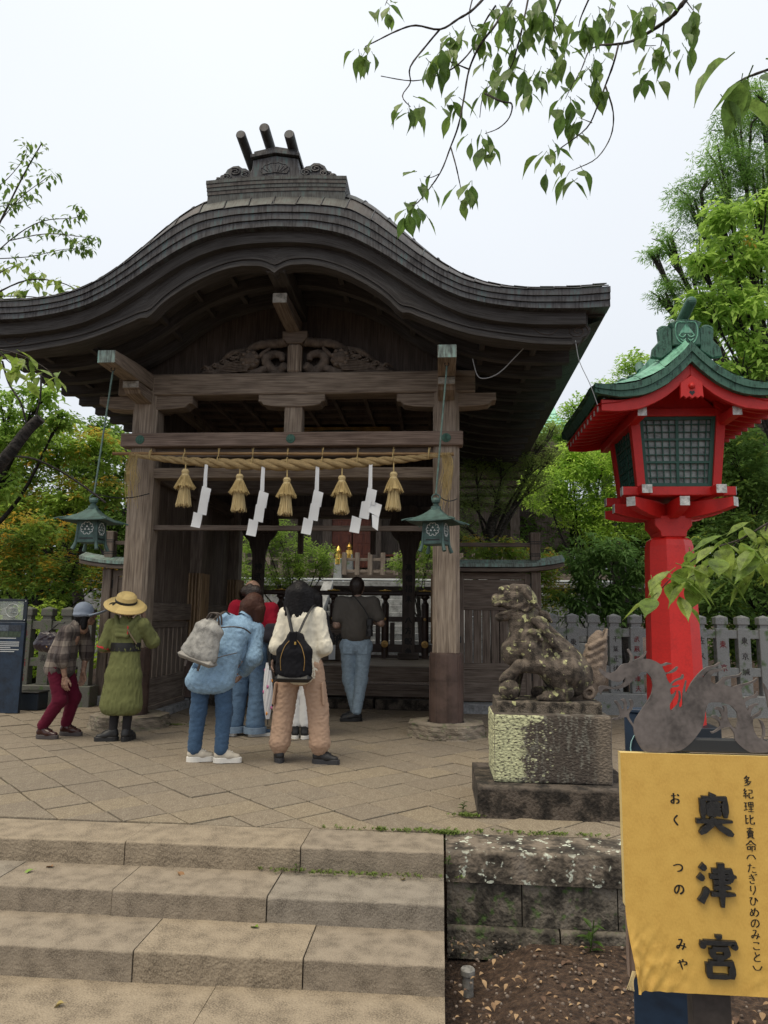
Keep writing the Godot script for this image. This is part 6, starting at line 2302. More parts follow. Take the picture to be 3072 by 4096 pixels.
# ------------------------------------------------------------------ inner shrine seen through the hall
func make_inner_shrine() -> void:
	var S := thing("inner_shrine", "inner shrine building with red panelled doors, seen through the open hall", "shrine building", V(-2.0, 0, -23.0))
	# stone terrace and flight of steps up to the fence
	for k in 9:
		bxp("stair_step", V(0.9, 0.62 + k * 0.15 - 0.075, 7.9 - k * 0.28), V(3.0, 0.15, 0.34), M.grey_stone, S, 0.01)
	for sx in [-0.75, 2.55]:
		var sb := mb()
		sb.prism(PackedVector2Array([Vector2(-8.2, 0.4), Vector2(-8.2, 0.75), Vector2(-5.4, 2.1), Vector2(-5.4, 0.4)]), -0.12, 0.12, Transform3D(Basis(Vector3.UP, PI / 2), Vector3.ZERO), 0.01)
		part("stair_cheek", sb, M.grey_stone, S, V(sx, 0, 0))
	for k in 10:
		for row in 3:
			if k > 3 and k < 7:
				continue
			bxp("terrace_stone", V(-6.5 + k * 1.3 + (row % 2) * 0.3, 0.42 + row * 0.58, 5.3), V(1.29, 0.57, 0.5), M.grey_stone, S, 0.015)
	bxp("terrace_top", V(0, 2.06, 2.8), V(16, 0.12, 5.0), M.grey_stone, S, 0.01)
	bxp("tile_edge", V(0.0, 2.26, 3.2), V(14, 0.05, 0.5), mat(Color(0.55, 0.58, 0.60), 0.4), S, 0.01)
	bxp("floor_beam", V(0, 2.38, 3.0), V(13.5, 0.16, 0.3), M.dark_wood2, S, 0.01)
	# picket fence on the terrace
	for k in 26:
		bxp("picket", V(-4.6 + k * 0.36, 2.70, 3.3), V(0.13, 0.62, 0.06), M.grey_wood, S, 0.01)
	for y in [2.50, 2.82]:
		bxp("fence_rail", V(0, y, 3.26), V(10, 0.08, 0.05), M.grey_wood, S, 0.006)
	# gilt-capped newel posts at the head of the stair
	for q in [[-0.83, 3.0, 2.85], [-0.65, 2.0, 3.05]]:
		bxp("newel_post", V(q[0], 2.35, q[1] + 0.2), V(0.24, (q[2] - 1.9) * 2.0 - 0.9, 0.24), M.granite, S, 0.02)
		var gb := mb()
		var y: float = q[2] - 0.05
		gb.lathe([Vector2(0, y + 0.42), Vector2(0.02, y + 0.40), Vector2(0.06, y + 0.34), Vector2(0.09, y + 0.27), Vector2(0.06, y + 0.22), Vector2(0.05, y + 0.20), Vector2(0.11, y + 0.17), Vector2(0.12, y + 0.05), Vector2(0.14, y + 0.03), Vector2(0.14, y - 0.12), Vector2(0, y - 0.12)], 14, Transform3D(Basis(), V(q[0], 0, q[1] + 0.2)))
		part("gilt_finial", gb, M.gold, S)
	# wall: posts, boards, red double door, striped curtain
	for k in 12:
		bxp("wall_board", V(-6.5 + k * 1.1, 4.0, 0.0), V(1.09, 3.2, 0.08), M.dark_wood2 if k % 2 else M.dark_wood, S, 0.006)
	for x in [-5.8, -3.6, -1.62, -0.02, 2.2, 4.4]:
		bxp("pillar", V(x, 4.0, 0.2), V(0.3, 3.4, 0.3), M.dark_wood2, S, 0.02)
	var red := mat(Color(0.30, 0.075, 0.035), 0.5, {"tex": T.wood, "uv": Vector3(0.5, 1.6, 1)})
	for k in 2:
		var x := -1.18 + k * 0.74
		var dr := bxp("door", V(x, 3.72, 0.22), V(0.70, 1.85, 0.06), red, S, 0.006)
		for r in 5:
			for c in 2:
				bxp("door_panel", V(-0.16 + c * 0.32, -0.74 + r * 0.37, 0.035), V(0.25, 0.29, 0.02), red, dr, 0.008)
	for k in 13:
		bxp("curtain_stripe", V(-1.45 + k * 0.11, 4.72, 0.30), V(0.108, 0.36, 0.012), [M.paper, M.black, mat(Color(0.35, 0.10, 0.06), 0.8)][k % 3], S, 0.0)
	bxp("notice", V(1.06, 3.48, 0.9), V(0.36, 0.62, 0.02), M.paper, S, 0.0)
	bxp("table", V(0.9, 3.12, 0.9), V(1.4, 0.06, 0.5), red, S, 0.01)
	for x in [0.4, 1.4]:
		bxp("table_leg", V(x, 2.75, 0.9), V(0.08, 0.7, 0.3), M.dark_wood, S, 0.01)
	var eave := mb()
	eave.box(V(0, 6.0, 1.2), V(15, 0.2, 4.6), 0.02)
	part("eave", eave, M.dark_wood, S)
	# right-hand wing of its roof shows past the hall: green copper with white rafter tips
	var W := thing("shrine_side_roof", "pale green copper roof with white rafter tips showing behind the red lantern's eave", "roof", V(2.9, 0, -20.5), 0.0)
	var rows := []
	for i in 9:
		var u := i / 8.0
		var r := PackedVector3Array()
		for j in 9:
			var v := j / 8.0
			r.append(V(lerpf(-6.0, 1.25, v), 8.9 - 2.55 * pow(u, 0.75) + 0.25 * pow(v, 6.0) * u, lerpf(-5.0, 0.6, u)))
		rows.append(r)
	var rb := mb()
	rb.grid(rows, true)
	part("roof_slope", rb, mat(Color(0.42, 0.60, 0.52), 0.6, {"tex": T.verdigris, "tri": 0.4}), W)
	for i in 9:
		var sm := mb()
		var line := []
		for j in 9:
			line.append(rows[i][j] + V(0, 0.012, 0))
		sm.tube(line, 0.018, 4)
		part("roof_seam", sm, M.verdigris, W)
	var ub := mb()
	ub.prism(PackedVector2Array([Vector2(-0.9, 6.32), Vector2(-0.9, 6.08), Vector2(3.8, 4.9), Vector2(3.8, 5.2)]), -6.0, 1.2, Transform3D(Basis(Vector3.UP, PI / 2), Vector3.ZERO))
	var fa := mb()
	fa.box(V(-2.4, 6.25, 0.58), V(7.3, 0.26, 0.10), 0.01)
	part("fascia", fa, M.dark_wood, W)
	for k in 24:
		var rf := mb()
		rf.box(V(-5.6 + k * 0.28, 6.03, -0.7), V(0.09, 0.10, 2.2), 0.006, V(0, 0, 1), Transform3D(Basis(Vector3.RIGHT, 0.12), V(0, 0.03, 0)))
		var rp := part("rafter", rf, M.dark_wood2, W)
		bxp("white_tip", V(-5.6 + k * 0.28, 6.01, 0.405), V(0.085, 0.10, 0.012), M.white_paint, rp, 0.0)
	var wl := mb()
	wl.prism(PackedVector2Array([Vector2(-6, 2.0), Vector2(0.4, 2.0), Vector2(0.4, 5.0), Vector2(1.0, 6.0), Vector2(-6, 6.0)]), -3.0, -2.6)
	part("wall", wl, M.dark_wood, W)
	# bracket tiers under the wing
	for k in 5:
		bxp("bracket_tier", V(-2.6 + k * 0.02, 5.85 - k * 0.22, -1.1 - k * 0.28), V(7.0 - k * 0.35, 0.16, 0.5), M.dark_wood2, W, 0.01)

# ------------------------------------------------------------------ small things
func make_small() -> void:
	var cap := thing("pipe_cap", "short grey pipe with a round cap standing in the earth beside the steps", "pipe", V(0.145, -0.51, -3.86))
	var b := mb()
	b.lathe([Vector2(0, 0.078), Vector2(0.032, 0.078), Vector2(0.036, 0.073), Vector2(0.036, 0.05), Vector2(0.028, 0.05), Vector2(0.028, -0.05), Vector2(0, -0.05)], 18)
	part("tube", b, mat(Color(0.35, 0.34, 0.32), 0.6, {"tex": T.mottle, "tri": 6.0}), cap)
	var cb := mb()
	cb.tube(curve([V(0.35, 4.02, -7.32), V(0.42, 3.82, -7.34), V(0.60, 3.83, -7.28), V(0.78, 3.98, -7.2), V(0.9, 4.1, -7.15)], 8), 0.006, 5)
	tag(part("loose_cable", cb, M.wire, self), "pale loose cable looping under the right eave", "cable")
	var c2 := mb()
	c2.tube(curve([V(1.36, 4.06, -6.95), V(1.40, 3.85, -6.98), V(1.50, 3.62, -7.0), V(1.58, 3.42, -7.05)], 8), 0.004, 5)
	tag(part("dangling_wire", c2, M.wire, self), "thin wire dangling from the end of the right eave", "wire")
	var hs := thing("garden_hose_reel", "low dark metal tray with a coiled black cable beside the foot of the yellow sign", "cable tray", V(0.98, -0.5, -2.40))
	bxp("tray", V(0, 0.04, 0), V(0.6, 0.03, 0.24), mat(Color(0.16, 0.17, 0.18), 0.5), hs, 0.006)
	var cl := mb()
	for k in 3:
		var ring := []
		for i in 25:
			var a := TAU * i / 24.0
			ring.append(V(0.05 + cos(a) * (0.055 - k * 0.006), 0.065 + k * 0.014, 0.05 + sin(a) * 0.045))
		cl.tube(ring, 0.008, 6)
	part("cable_coil", cl, M.black, hs)

# ------------------------------------------------------------------ soft bodies: rounded cones blended and meshed with surface nets
# prim: [a, b, ra, rb] or [a, b, ra, rb, squash]; squash scales space about a before the distance is taken; a negative radius carves
func soft(prims: Array, cell: float, k: float, fold := 0.0, fs := Vector3(9, 5, 9), sd := 1) -> MB:
	var lo := Vector3.ONE * 1e9
	var hi := -lo
	for p in prims:
		if p[2] < 0.0:
			continue
		var r: float = maxf(p[2], p[3])
		var e := Vector3.ONE * (r + cell * 2.5)
		if p.size() > 4:
			e = Vector3(r / p[4].x, r / p[4].y, r / p[4].z) + Vector3.ONE * cell * 2.5
		lo = lo.min(p[0] - e).min(p[1] - e)
		hi = hi.max(p[0] + e).max(p[1] + e)
	var nx := int((hi.x - lo.x) / cell) + 2
	var ny := int((hi.y - lo.y) / cell) + 2
	var nz := int((hi.z - lo.z) / cell) + 2
	var d := PackedFloat32Array()
	d.resize(nx * ny * nz)
	d.fill(1e3)
	var sxy := nx * ny
	for p in prims:
		var a: Vector3 = p[0]
		var b: Vector3 = p[1]
		var ra: float = absf(p[2])
		var rb: float = absf(p[3])
		var carve: bool = p[2] < 0.0
		var sq := Vector3.ONE
		if p.size() > 4:
			sq = p[4]
		var rm := maxf(ra, rb) + k * 0.9 + cell * 1.5
		var e := Vector3(rm / sq.x, rm / sq.y, rm / sq.z)
		var l0 := (a.min(b) - e - lo) / cell
		var h0 := (a.max(b) + e - lo) / cell
		var x0 := maxi(0, int(l0.x))
		var x1 := mini(nx - 1, int(h0.x) + 1)
		var y0 := maxi(0, int(l0.y))
		var y1 := mini(ny - 1, int(h0.y) + 1)
		var z0 := maxi(0, int(l0.z))
		var z1 := mini(nz - 1, int(h0.z) + 1)
		var ab := (b - a) * sq
		var inv := 1.0 / maxf(ab.length_squared(), 1e-9)
		var inv_s := 1.0 / ((sq.x + sq.y + sq.z) / 3.0)
		for z in range(z0, z1 + 1):
			for y in range(y0, y1 + 1):
				var base := z * sxy + y * nx
				var pv := (Vector3(x0 * cell, y * cell, z * cell) + lo - a) * sq
				var stp := cell * sq.x
				for x in range(x0, x1 + 1):
					var t := clampf(pv.dot(ab) * inv, 0.0, 1.0)
					var q := ((pv - ab * t).length() - ra - (rb - ra) * t) * inv_s
					pv.x += stp
					var o := d[base + x]
					if carve:
						q = -q
						if q > o - k:
							var hh := maxf(k - absf(q - o), 0.0) / k
							d[base + x] = maxf(q, o) + hh * hh * k * 0.25
					elif q < o + k:
						var h := maxf(k - absf(q - o), 0.0) / k
						d[base + x] = minf(q, o) - h * h * k * 0.25
	# vertices
	var vid := PackedInt32Array()
	vid.resize(d.size())
	vid.fill(-1)
	var vs := PackedVector3Array()
	var cells := PackedInt32Array()
	var offs := [0, 1, nx, nx + 1, sxy, sxy + 1, sxy + nx, sxy + nx + 1]
	var cpos := [Vector3(0, 0, 0), Vector3(1, 0, 0), Vector3(0, 1, 0), Vector3(1, 1, 0), Vector3(0, 0, 1), Vector3(1, 0, 1), Vector3(0, 1, 1), Vector3(1, 1, 1)]
	var edges := [[0, 1], [2, 3], [4, 5], [6, 7], [0, 2], [1, 3], [4, 6], [5, 7], [0, 4], [1, 5], [2, 6], [3, 7]]
	var lim := cell * 1.9
	for z in nz - 1:
		for y in ny - 1:
			var base := z * sxy + y * nx
			for x in nx - 1:
				var i := base + x
				var v0 := d[i]
				if v0 > lim or v0 < -lim:
					continue
				var mask := 0
				for c in 8:
					if d[i + offs[c]] < 0.0:
						mask += 1
				if mask == 0 or mask == 8:
					continue
				var acc := Vector3.ZERO
				var cnt := 0
				for ed in edges:
					var da := d[i + offs[ed[0]]]
					var db := d[i + offs[ed[1]]]
					if (da < 0.0) != (db < 0.0):
						acc += cpos[ed[0]].lerp(cpos[ed[1]], da / (da - db))
						cnt += 1
				vid[i] = vs.size()
				vs.append(lo + (acc / cnt + Vector3(x, y, z)) * cell)
				cells.append(i)
	# faces
	var faces := PackedInt32Array()
	for ci in cells.size():
		var i := cells[ci]
		var s0 := d[i] < 0.0
		for ax in 3:
			var st: int = [1, nx, sxy][ax]
			var s1 := d[i + st] < 0.0
			if s0 == s1:
				continue
			var u: int = [nx, sxy, 1][ax]
			var w: int = [sxy, 1, nx][ax]
			if i - u - w < 0:
				continue
			var A := vid[i]
			var B := vid[i - u]
			var C := vid[i - u - w]
			var D := vid[i - w]
			if A < 0 or B < 0 or C < 0 or D < 0:
				continue
			if s0:
				faces.append_array(PackedInt32Array([A, B, C, A, C, D]))
			else:
				faces.append_array(PackedInt32Array([A, C, B, A, D, C]))
	var nr := PackedVector3Array()
	for pass_ in 2:
		nr.resize(vs.size())
		nr.fill(Vector3.ZERO)
		for f in faces.size() / 3:
			var a := vs[faces[f * 3]]
			var m := (vs[faces[f * 3 + 1]] - a).cross(vs[faces[f * 3 + 2]] - a)
			nr[faces[f * 3]] += m
			nr[faces[f * 3 + 1]] += m
			nr[faces[f * 3 + 2]] += m
		if pass_ == 0 and fold > 0.0:
			var fn := FastNoiseLite.new()
			fn.seed = sd
			fn.frequency = 1.0
			fn.fractal_octaves = 3
			fn.fractal_type = FastNoiseLite.FRACTAL_RIDGED
			fn.fractal_octaves = 2
			for i in vs.size():
				var p := vs[i] * fs * 1.5
				vs[i] += nr[i].normalized() * (fn.get_noise_3d(p.x + p.y * 0.35, p.y, p.z) * fold * 0.62)
		else:
			break
	var b := MB.new()
	for f in faces.size() / 3:
		for q in [0, 2, 1]:
			var id := faces[f * 3 + q]
			b.v.append(vs[id])
			b.n.append(nr[id].normalized())
			b.t.append(Vector2.ZERO)
	return b

var hand_mb: MB

# a relaxed right hand: wrist at the origin, fingers towards -y, palm facing +z, thumb on the -x side
func hand() -> MB:
	if hand_mb:
		return hand_mb
	var P := [[V(0, 0.01, 0), V(0, -0.02, 0), 0.022, 0.026, V(1, 1, 1.35)]]
	for i in 4:
		var x := -0.030 + i * 0.0205
		P.append([V(x * 0.6, -0.02, 0), V(x, -0.083 - 0.004 * (1 - absf(i - 1.3)), 0.0), 0.016, 0.0115, V(1, 1, 1.15)])
	for i in 4:
		var x := -0.030 + i * 0.0205
		var l: float = [0.068, 0.076, 0.072, 0.056][i]
		var k0 := V(x, -0.085, 0.0)
		var k1 := k0 + V(x * 0.10, -l * 0.46, 0.010)
		var k2 := k1 + V(x * 0.04, -l * 0.30, 0.014)
		var k3 := k2 + V(0, -l * 0.20, 0.014)
		P.append([k0, k1, 0.0098, 0.0090])
		P.append([k1, k2, 0.0090, 0.0082])
		P.append([k2, k3, 0.0080, 0.0070])
	P.append([V(-0.018, -0.02, 0.006), V(-0.044, -0.055, 0.016), 0.017, 0.0125])
	P.append([V(-0.044, -0.055, 0.016), V(-0.056, -0.082, 0.022), 0.0108, 0.0098])
	P.append([V(-0.056, -0.082, 0.022), V(-0.058, -0.104, 0.026), 0.0096, 0.0078])
	hand_mb = soft(P, 0.0035, 0.007)
	return hand_mb

func head_basis(face: Vector3, up: Vector3) -> Basis:   # local -z is the way the face looks
	var z := -face.normalized()
	var x := up.cross(z).normalized()
	return Basis(x, z.cross(x).normalized(), z)

# one head of its own fine grid: skull, jaw, nose, ears, lips
func head_mesh(s: float) -> MB:
	var P := [
		[V(0, 0.022, 0.012) * s, V(0, 0.022, 0.004) * s, 0.092 * s, 0.092 * s, V(1.14, 0.97, 1.0)],
		[V(0, -0.03, -0.03) * s, V(0, -0.075, -0.058) * s, 0.062 * s, 0.036 * s, V(1.05, 1, 1)],
		[V(-0.03, -0.06, -0.03) * s, V(0.03, -0.06, -0.03) * s, 0.04 * s, 0.04 * s],
		[V(0, 0.005, -0.088) * s, V(0, -0.026, -0.104) * s, 0.010 * s, 0.015 * s],
		[V(-0.03, 0.018, -0.077) * s, V(0.03, 0.018, -0.077) * s, 0.014 * s, 0.014 * s],
		[V(-0.02, -0.056, -0.086) * s, V(0.02, -0.056, -0.086) * s, 0.010 * s, 0.010 * s],
		[V(-0.016, -0.067, -0.084) * s, V(0.016, -0.067, -0.084) * s, 0.009 * s, 0.009 * s],
		[V(0.083, 0.012, 0.010) * s, V(0.080, -0.028, 0.004) * s, 0.017 * s, 0.012 * s, V(1.9, 1, 1)],
		[V(-0.083, 0.012, 0.010) * s, V(-0.080, -0.028, 0.004) * s, 0.017 * s, 0.012 * s, V(1.9, 1, 1)],
		[V(0, -0.06, 0.02) * s, V(0, -0.15, 0.03) * s, 0.052 * s, 0.052 * s],
	]
	return soft(P, 0.007, 0.012)

func put_hand(b: MB, wrist: Vector3, dir: Vector3, palm: Vector3, right: bool, s := 1.0) -> void:
	var y := -dir.normalized()
	var z := (palm - y * palm.dot(y)).normalized()
	var x := y.cross(z)
	if not right:
		x = -x
	var bas := Basis(x * s, y * s, z * s)
	var src := hand()
	if right:
		b.add(src, Transform3D(bas, wrist))
	else:
		var n0 := b.v.size()
		b.add(src, Transform3D(bas, wrist))
		# a mirrored copy turns its faces inside out: swap two corners of each
		var i := n0
		while i < b.v.size():
			var tv := b.v[i + 1]; b.v[i + 1] = b.v[i + 2]; b.v[i + 2] = tv
			var tn := b.n[i + 1]; b.n[i + 1] = b.n[i + 2]; b.n[i + 2] = tn
			i += 3

# J holds joints: head, neck, chest, waist, pelvis, sl sr el er wl wr (arms), hl hr kl kr al ar (legs), face, up
func body(J: Dictionary, skin: Material, par: Node3D, hs := 1.0) -> void:
	var f: float = J.get("fat", 1.0)
	var P := [
		[J.neck, J.chest, 0.045, 0.07 * f], [J.chest, J.waist, 0.075 * f, 0.07 * f, V(0.7, 1, 1)], [J.waist, J.pelvis, 0.07 * f, 0.075 * f, V(0.7, 1, 1)],
		[J.sl, J.sr, 0.042, 0.042], [J.neck, J.head, 0.048, 0.05],
		[J.sl, J.el, 0.044 * f, 0.036 * f], [J.el, J.wl, 0.036 * f, 0.025], [J.sr, J.er, 0.044 * f, 0.036 * f], [J.er, J.wr, 0.036 * f, 0.025],
		[J.hl, J.kl, 0.07 * f, 0.048 * f], [J.kl, J.al, 0.048 * f, 0.032], [J.hr, J.kr, 0.07 * f, 0.048 * f], [J.kr, J.ar, 0.048 * f, 0.032],
	]
	var b := soft(P, 0.013, 0.03)
	b.add(head_mesh(hs), Transform3D(head_basis(J.face, J.up), J.head))
	put_hand(b, J.wl, J.get("dl", J.wl - J.el), J.get("pl", V(1, 0, 0)), false, 0.95)
	put_hand(b, J.wr, J.get("dr", J.wr - J.er), J.get("pr", V(-1, 0, 0)), true, 0.95)
	var o := part("body", b, skin, par)
	var hb := head_basis(J.face, J.up)
	for sx in [-1.0, 1.0]:
		var e := mb()
		e.ball(J.head + hb * (V(0.030 * sx, 0.002, -0.079) * hs), V(0.0105, 0.009, 0.009) * hs, 10, 6)
		var em := part("eye", e, M.eye_white, par)
		var ir := mb()
		ir.ball(J.head + hb * (V(0.030 * sx, 0.002, -0.0855) * hs), V(0.005, 0.005, 0.004) * hs, 8, 5)
		part("iris", ir, M.black, em)
	var lp := mb()
	lp.tube([J.head + hb * (V(-0.022, -0.060, -0.0925) * hs), J.head + hb * (V(0, -0.0605, -0.0965) * hs), J.head + hb * (V(0.022, -0.060, -0.0925) * hs)], 0.005, 6, true, 0.6)
	part("lips", lp, M.lips, par)

func shoe(par: Node3D, ankle: Vector3, toe: Vector3, upper: Material, sole: Material, l := 0.25, thick := 0.028, low := true) -> void:
	toe.y = 0
	toe = toe.normalized()
	var side := V(0, 1, 0).cross(toe).normalized()
	var heel := V(ankle.x, 0, ankle.z) - toe * l * 0.26
	var tip := heel + toe * l
	var y := thick
	var P := [
		[heel + toe * 0.04 + V(0, y + 0.032, 0), heel + toe * l * 0.55 + V(0, y + 0.028, 0), 0.036, 0.040],
		[heel + toe * l * 0.55 + V(0, y + 0.024, 0), tip - toe * 0.045 + V(0, y + 0.016, 0), 0.040, 0.032, V(1, 1.25, 1)],
		[heel + toe * 0.045 + V(0, y + 0.035, 0), V(ankle.x, y + (0.065 if low else 0.10), ankle.z) - toe * 0.01, 0.034, 0.040],
		[heel + toe * l * 0.45 + V(0, y + 0.05, 0), V(ankle.x, y + 0.06, ankle.z) + toe * 0.01, 0.030, 0.036],
	]
	var u := part("shoe", soft(P, 0.008, 0.02), upper, par)
	var s := mb()
	var ol := PackedVector2Array()
	for i in 24:
		var a := TAU * i / 24.0
		var t := (1.0 - cos(a)) * 0.5
		var w := 0.040 + 0.006 * sin(t * 7.0) - 0.004 * (1.0 - t)
		ol.append(Vector2(lerpf(-0.002, l + 0.002, t), sin(a) * w / maxf(0.72, 1.0 - 0.28 * absf(cos(a)))))
	s.prism(ol, 0.001, y + 0.012, Transform3D(Basis(toe, side * -1.0, V(0, 1, 0)) if toe.cross(-side).y > 0 else Basis(toe, side, V(0, 1, 0)), heel), 0.004)
	part("sole", s, sole, u)
	for k in 3:
		var c := mb()
		var q := heel + toe * l * (0.48 + k * 0.09) + V(0, y + 0.074 - k * 0.008, 0)
		c.tube([q - side * 0.022, q + V(0, 0.006, 0), q + side * 0.022], 0.0035, 4)
		part("lace", c, sole, u)

func cloth(c: Color, o := {}) -> StandardMaterial3D:
	var d := {"bump": T.weave, "depth": 0.03, "tri": 9.0, "world": false, "rim": 0.25, "spec": 0.25}
	d.merge(o, true)
	return mat(c, 0.92, d)

# a hair cap: shell over the skull minus the face, with locks down to given points
func hair(par: Node3D, J: Dictionary, m: Material, s: float, extra: Array, bald := false) -> void:
	var hb := head_basis(J.face, J.up)
	var P := []
	if bald:
		P.append([V(0.05, 0.0, 0.05), V(-0.05, 0.0, 0.05), 0.058, 0.058])
		P.append([V(0.074, 0.02, 0.0), V(0.074, -0.005, 0.035), 0.028, 0.04])
		P.append([V(-0.074, 0.02, 0.0), V(-0.074, -0.005, 0.035), 0.028, 0.04])
		P.append([V(0, -0.03, 0.06), V(0, 0.03, 0.07), 0.052, 0.045])
	else:
		P.append([V(0, 0.03, 0.016), V(0, 0.028, 0.010), 0.106, 0.106, V(1.12, 0.99, 1.0)])
	for e in extra:
		P.append(e)
	P.append([V(0, -0.03, -0.125), V(0, -0.12, -0.125), -0.085, -0.085])
	for p in P:
		p[0] = J.head + hb * (p[0] * s)
		p[1] = J.head + hb * (p[1] * s)
		p[2] *= s
		p[3] *= s
	part("hair", soft(P, 0.009, 0.016, 0.007, Vector3(50, 2.5, 50), 4), m, par)

# ------------------------------------------------------------------ visitors
func make_people() -> void:
	M.eye_white = mat(Color(0.75, 0.73, 0.70), 0.3)
	M.lips = mat(Color(0.42, 0.17, 0.14), 0.5)
	M.skin = mat(Color(0.50, 0.30, 0.21), 0.55, {"tex": T.mottle, "tri": 6.0, "world": false})
	M.skin_pale = mat(Color(0.56, 0.36, 0.27), 0.55, {"tex": T.mottle, "tri": 6.0, "world": false})
	M.hair_black = mat(Color(0.010, 0.009, 0.010), 0.5, {"spec": 0.3, "bump": T.wood_h, "depth": 0.3, "tri": Vector3(9, 1.2, 9), "world": false})
	M.hair_brown = mat(Color(0.060, 0.026, 0.018), 0.5, {"spec": 0.3, "bump": T.wood_h, "depth": 0.3, "tri": Vector3(9, 1.2, 9), "world": false})
	M.hair_dark = mat(Color(0.028, 0.018, 0.014), 0.5, {"bump": T.wood_h, "depth": 0.3, "tri": Vector3(9, 1.5, 9), "world": false})
	M.sole_white = mat(Color(0.72, 0.70, 0.66), 0.6)
	M.shoe_black = mat(Color(0.016, 0.016, 0.018), 0.5)
	person_white()
	person_blue()
	person_red()
	person_hidden()
	person_man()
	person_olive()
	person_plaid()

func cone(a: Vector3, b: Vector3, ra: float, rb: float, wide := 1.6, deep := 1.0) -> Array:   # an oval limb of cloth
	return [a, b, ra, rb, V(1.0 / wide, 1, 1.0 / deep)]

func person(label: String, at: Vector3) -> Node3D:
	return thing("person", label, "person", at, 0.0)

func person_white() -> void:
	var o := person("woman in a loose cream cardigan and baggy beige trousers with straight black hair", V(-1.25, 0, -6.5))
	var J := {"head": V(-0.035, 1.475, -0.03), "neck": V(-0.03, 1.36, 0.0), "chest": V(-0.01, 1.20, 0.0), "waist": V(0, 1.0, 0.0), "pelvis": V(0.01, 0.86, 0.0), "sl": V(-0.15, 1.30, 0), "sr": V(0.145, 1.30, 0), "el": V(-0.215, 1.01, 0.03), "er": V(0.215, 1.01, 0.03), "wl": V(-0.14, 0.95, -0.17), "wr": V(0.15, 0.95, -0.17),
		"hl": V(-0.09, 0.83, 0), "hr": V(0.10, 0.83, 0), "kl": V(-0.145, 0.46, -0.02), "kr": V(0.165, 0.46, -0.02), "al": V(-0.165, 0.09, 0.02), "ar": V(0.195, 0.09, 0.03), "face": V(-0.15, 0.08, -1), "up": V(0, 1, 0.05)}
	body(J, M.skin_pale, o)
	hair(o, J, M.hair_black, 1.0, [[V(-0.06, 0.02, 0.03), V(-0.105, -0.17, 0.06), 0.072, 0.042], [V(0.06, 0.02, 0.03), V(0.10, -0.165, 0.06), 0.072, 0.042], [V(0, 0.02, 0.05), V(0.0, -0.185, 0.10), 0.085, 0.048], [V(-0.045, 0.0, 0.05), V(-0.055, -0.185, 0.09), 0.06, 0.042], [V(0.045, 0.0, 0.05), V(0.055, -0.185, 0.09), 0.06, 0.042]])
	var cream := cloth(Color(0.70, 0.655, 0.545), {"tri": 12.0, "depth": 0.06})
	var P := [[J.sl, J.sr, 0.058, 0.058], cone(V(0, 1.24, 0.01), V(0, 1.0, 0.015), 0.098, 0.102, 1.6), cone(V(0, 1.0, 0.015), V(0.005, 0.775, 0.02), 0.102, 0.114, 1.65), [V(0, -0.325, 0.0), V(0, -0.325, 0.0), -1.0, -1.0], 
		[J.sl, J.el, 0.062, 0.068], [J.el, J.wl + V(0.01, 0, 0.03), 0.068, 0.05], [J.sr, J.er, 0.062, 0.068], [J.er, J.wr + V(-0.01, 0, 0.03), 0.068, 0.05], [J.neck + V(0, -0.05, 0.01), J.neck + V(0, -0.02, 0), 0.075, 0.055]]
	part("cardigan", soft(P, 0.0115, 0.035, 0.012, Vector3(13, 5, 13), 2), cream, o)
	var beige := cloth(Color(0.42, 0.285, 0.205), {"depth": 0.02})
	P = [cone(V(0, 0.86, 0.01), V(0.005, 0.78, 0.01), 0.105, 0.11, 1.45), [J.hl, J.kl, 0.104, 0.092], [J.kl, J.al + V(0, 0.08, 0), 0.092, 0.088], [J.al + V(0, 0.08, 0), J.al + V(0, 0.03, 0), 0.088, 0.058], [J.hr, J.kr, 0.104, 0.092], [J.kr, J.ar + V(0, 0.08, 0), 0.092, 0.088], [J.ar + V(0, 0.08, 0), J.ar + V(0, 0.03, 0), 0.088, 0.058]]
	var tr := part("trousers", soft(P, 0.0115, 0.02, 0.014, Vector3(9, 16, 9), 3), beige, o)
	for sx in [-1.0, 1.0]:
		var pk := mb()
		pk.box(V(0.24 * sx + 0.01, 0.60, 0.01), V(0.022, 0.20, 0.15), 0.01, Vector3.UP, Transform3D(Basis(Vector3.BACK, 0.10 * sx), V(0.04 * sx - 0.01, -0.02, 0)))
		part("cargo_pocket", pk, beige, tr)
	shoe(o, J.al, V(-0.35, 0, -1), M.shoe_black, mat(Color(0.035, 0.035, 0.04), 0.6), 0.25, 0.03)
	shoe(o, J.ar + V(0.0, 0, 0), V(1, 0, 0.12), M.shoe_black, mat(Color(0.035, 0.035, 0.04), 0.6), 0.25, 0.03)
	# her rucksack
	var R := thing("black_rucksack", "small black quilted rucksack on the back of the woman in the cream cardigan", "rucksack", V(-1.265, 0.72, -6.27))
	var nyl := cloth(Color(0.013, 0.013, 0.016), {"bump": T.fine_h, "depth": 0.05, "tri": 8.0, "rim": 0.1})
	P = [cone(V(0, 0.08, 0), V(0, 0.26, 0), 0.078, 0.075, 2.05), cone(V(0, 0.26, 0), V(0, 0.38, -0.015), 0.075, 0.05, 1.6)]
	part("bag", soft(P, 0.009, 0.05, 0.008, Vector3(12, 9, 12), 6), nyl, R)
	var bt := mb()
	bt.box(V(0, 0.03, 0.0), V(0.32, 0.065, 0.15), 0.03)
	part("base", bt, M.black, R)
	var flap := mb()
	flap.prism(PackedVector2Array([Vector2(-0.035, 0.44), Vector2(0.035, 0.44), Vector2(0.03, 0.33), Vector2(0.02, 0.25), Vector2(-0.02, 0.25), Vector2(-0.03, 0.33)]), 0.052, 0.075, Transform3D(Basis(Vector3.RIGHT, 0.10), V(0, 0, -0.02)), 0.006)
	part("flap", flap, nyl, R)
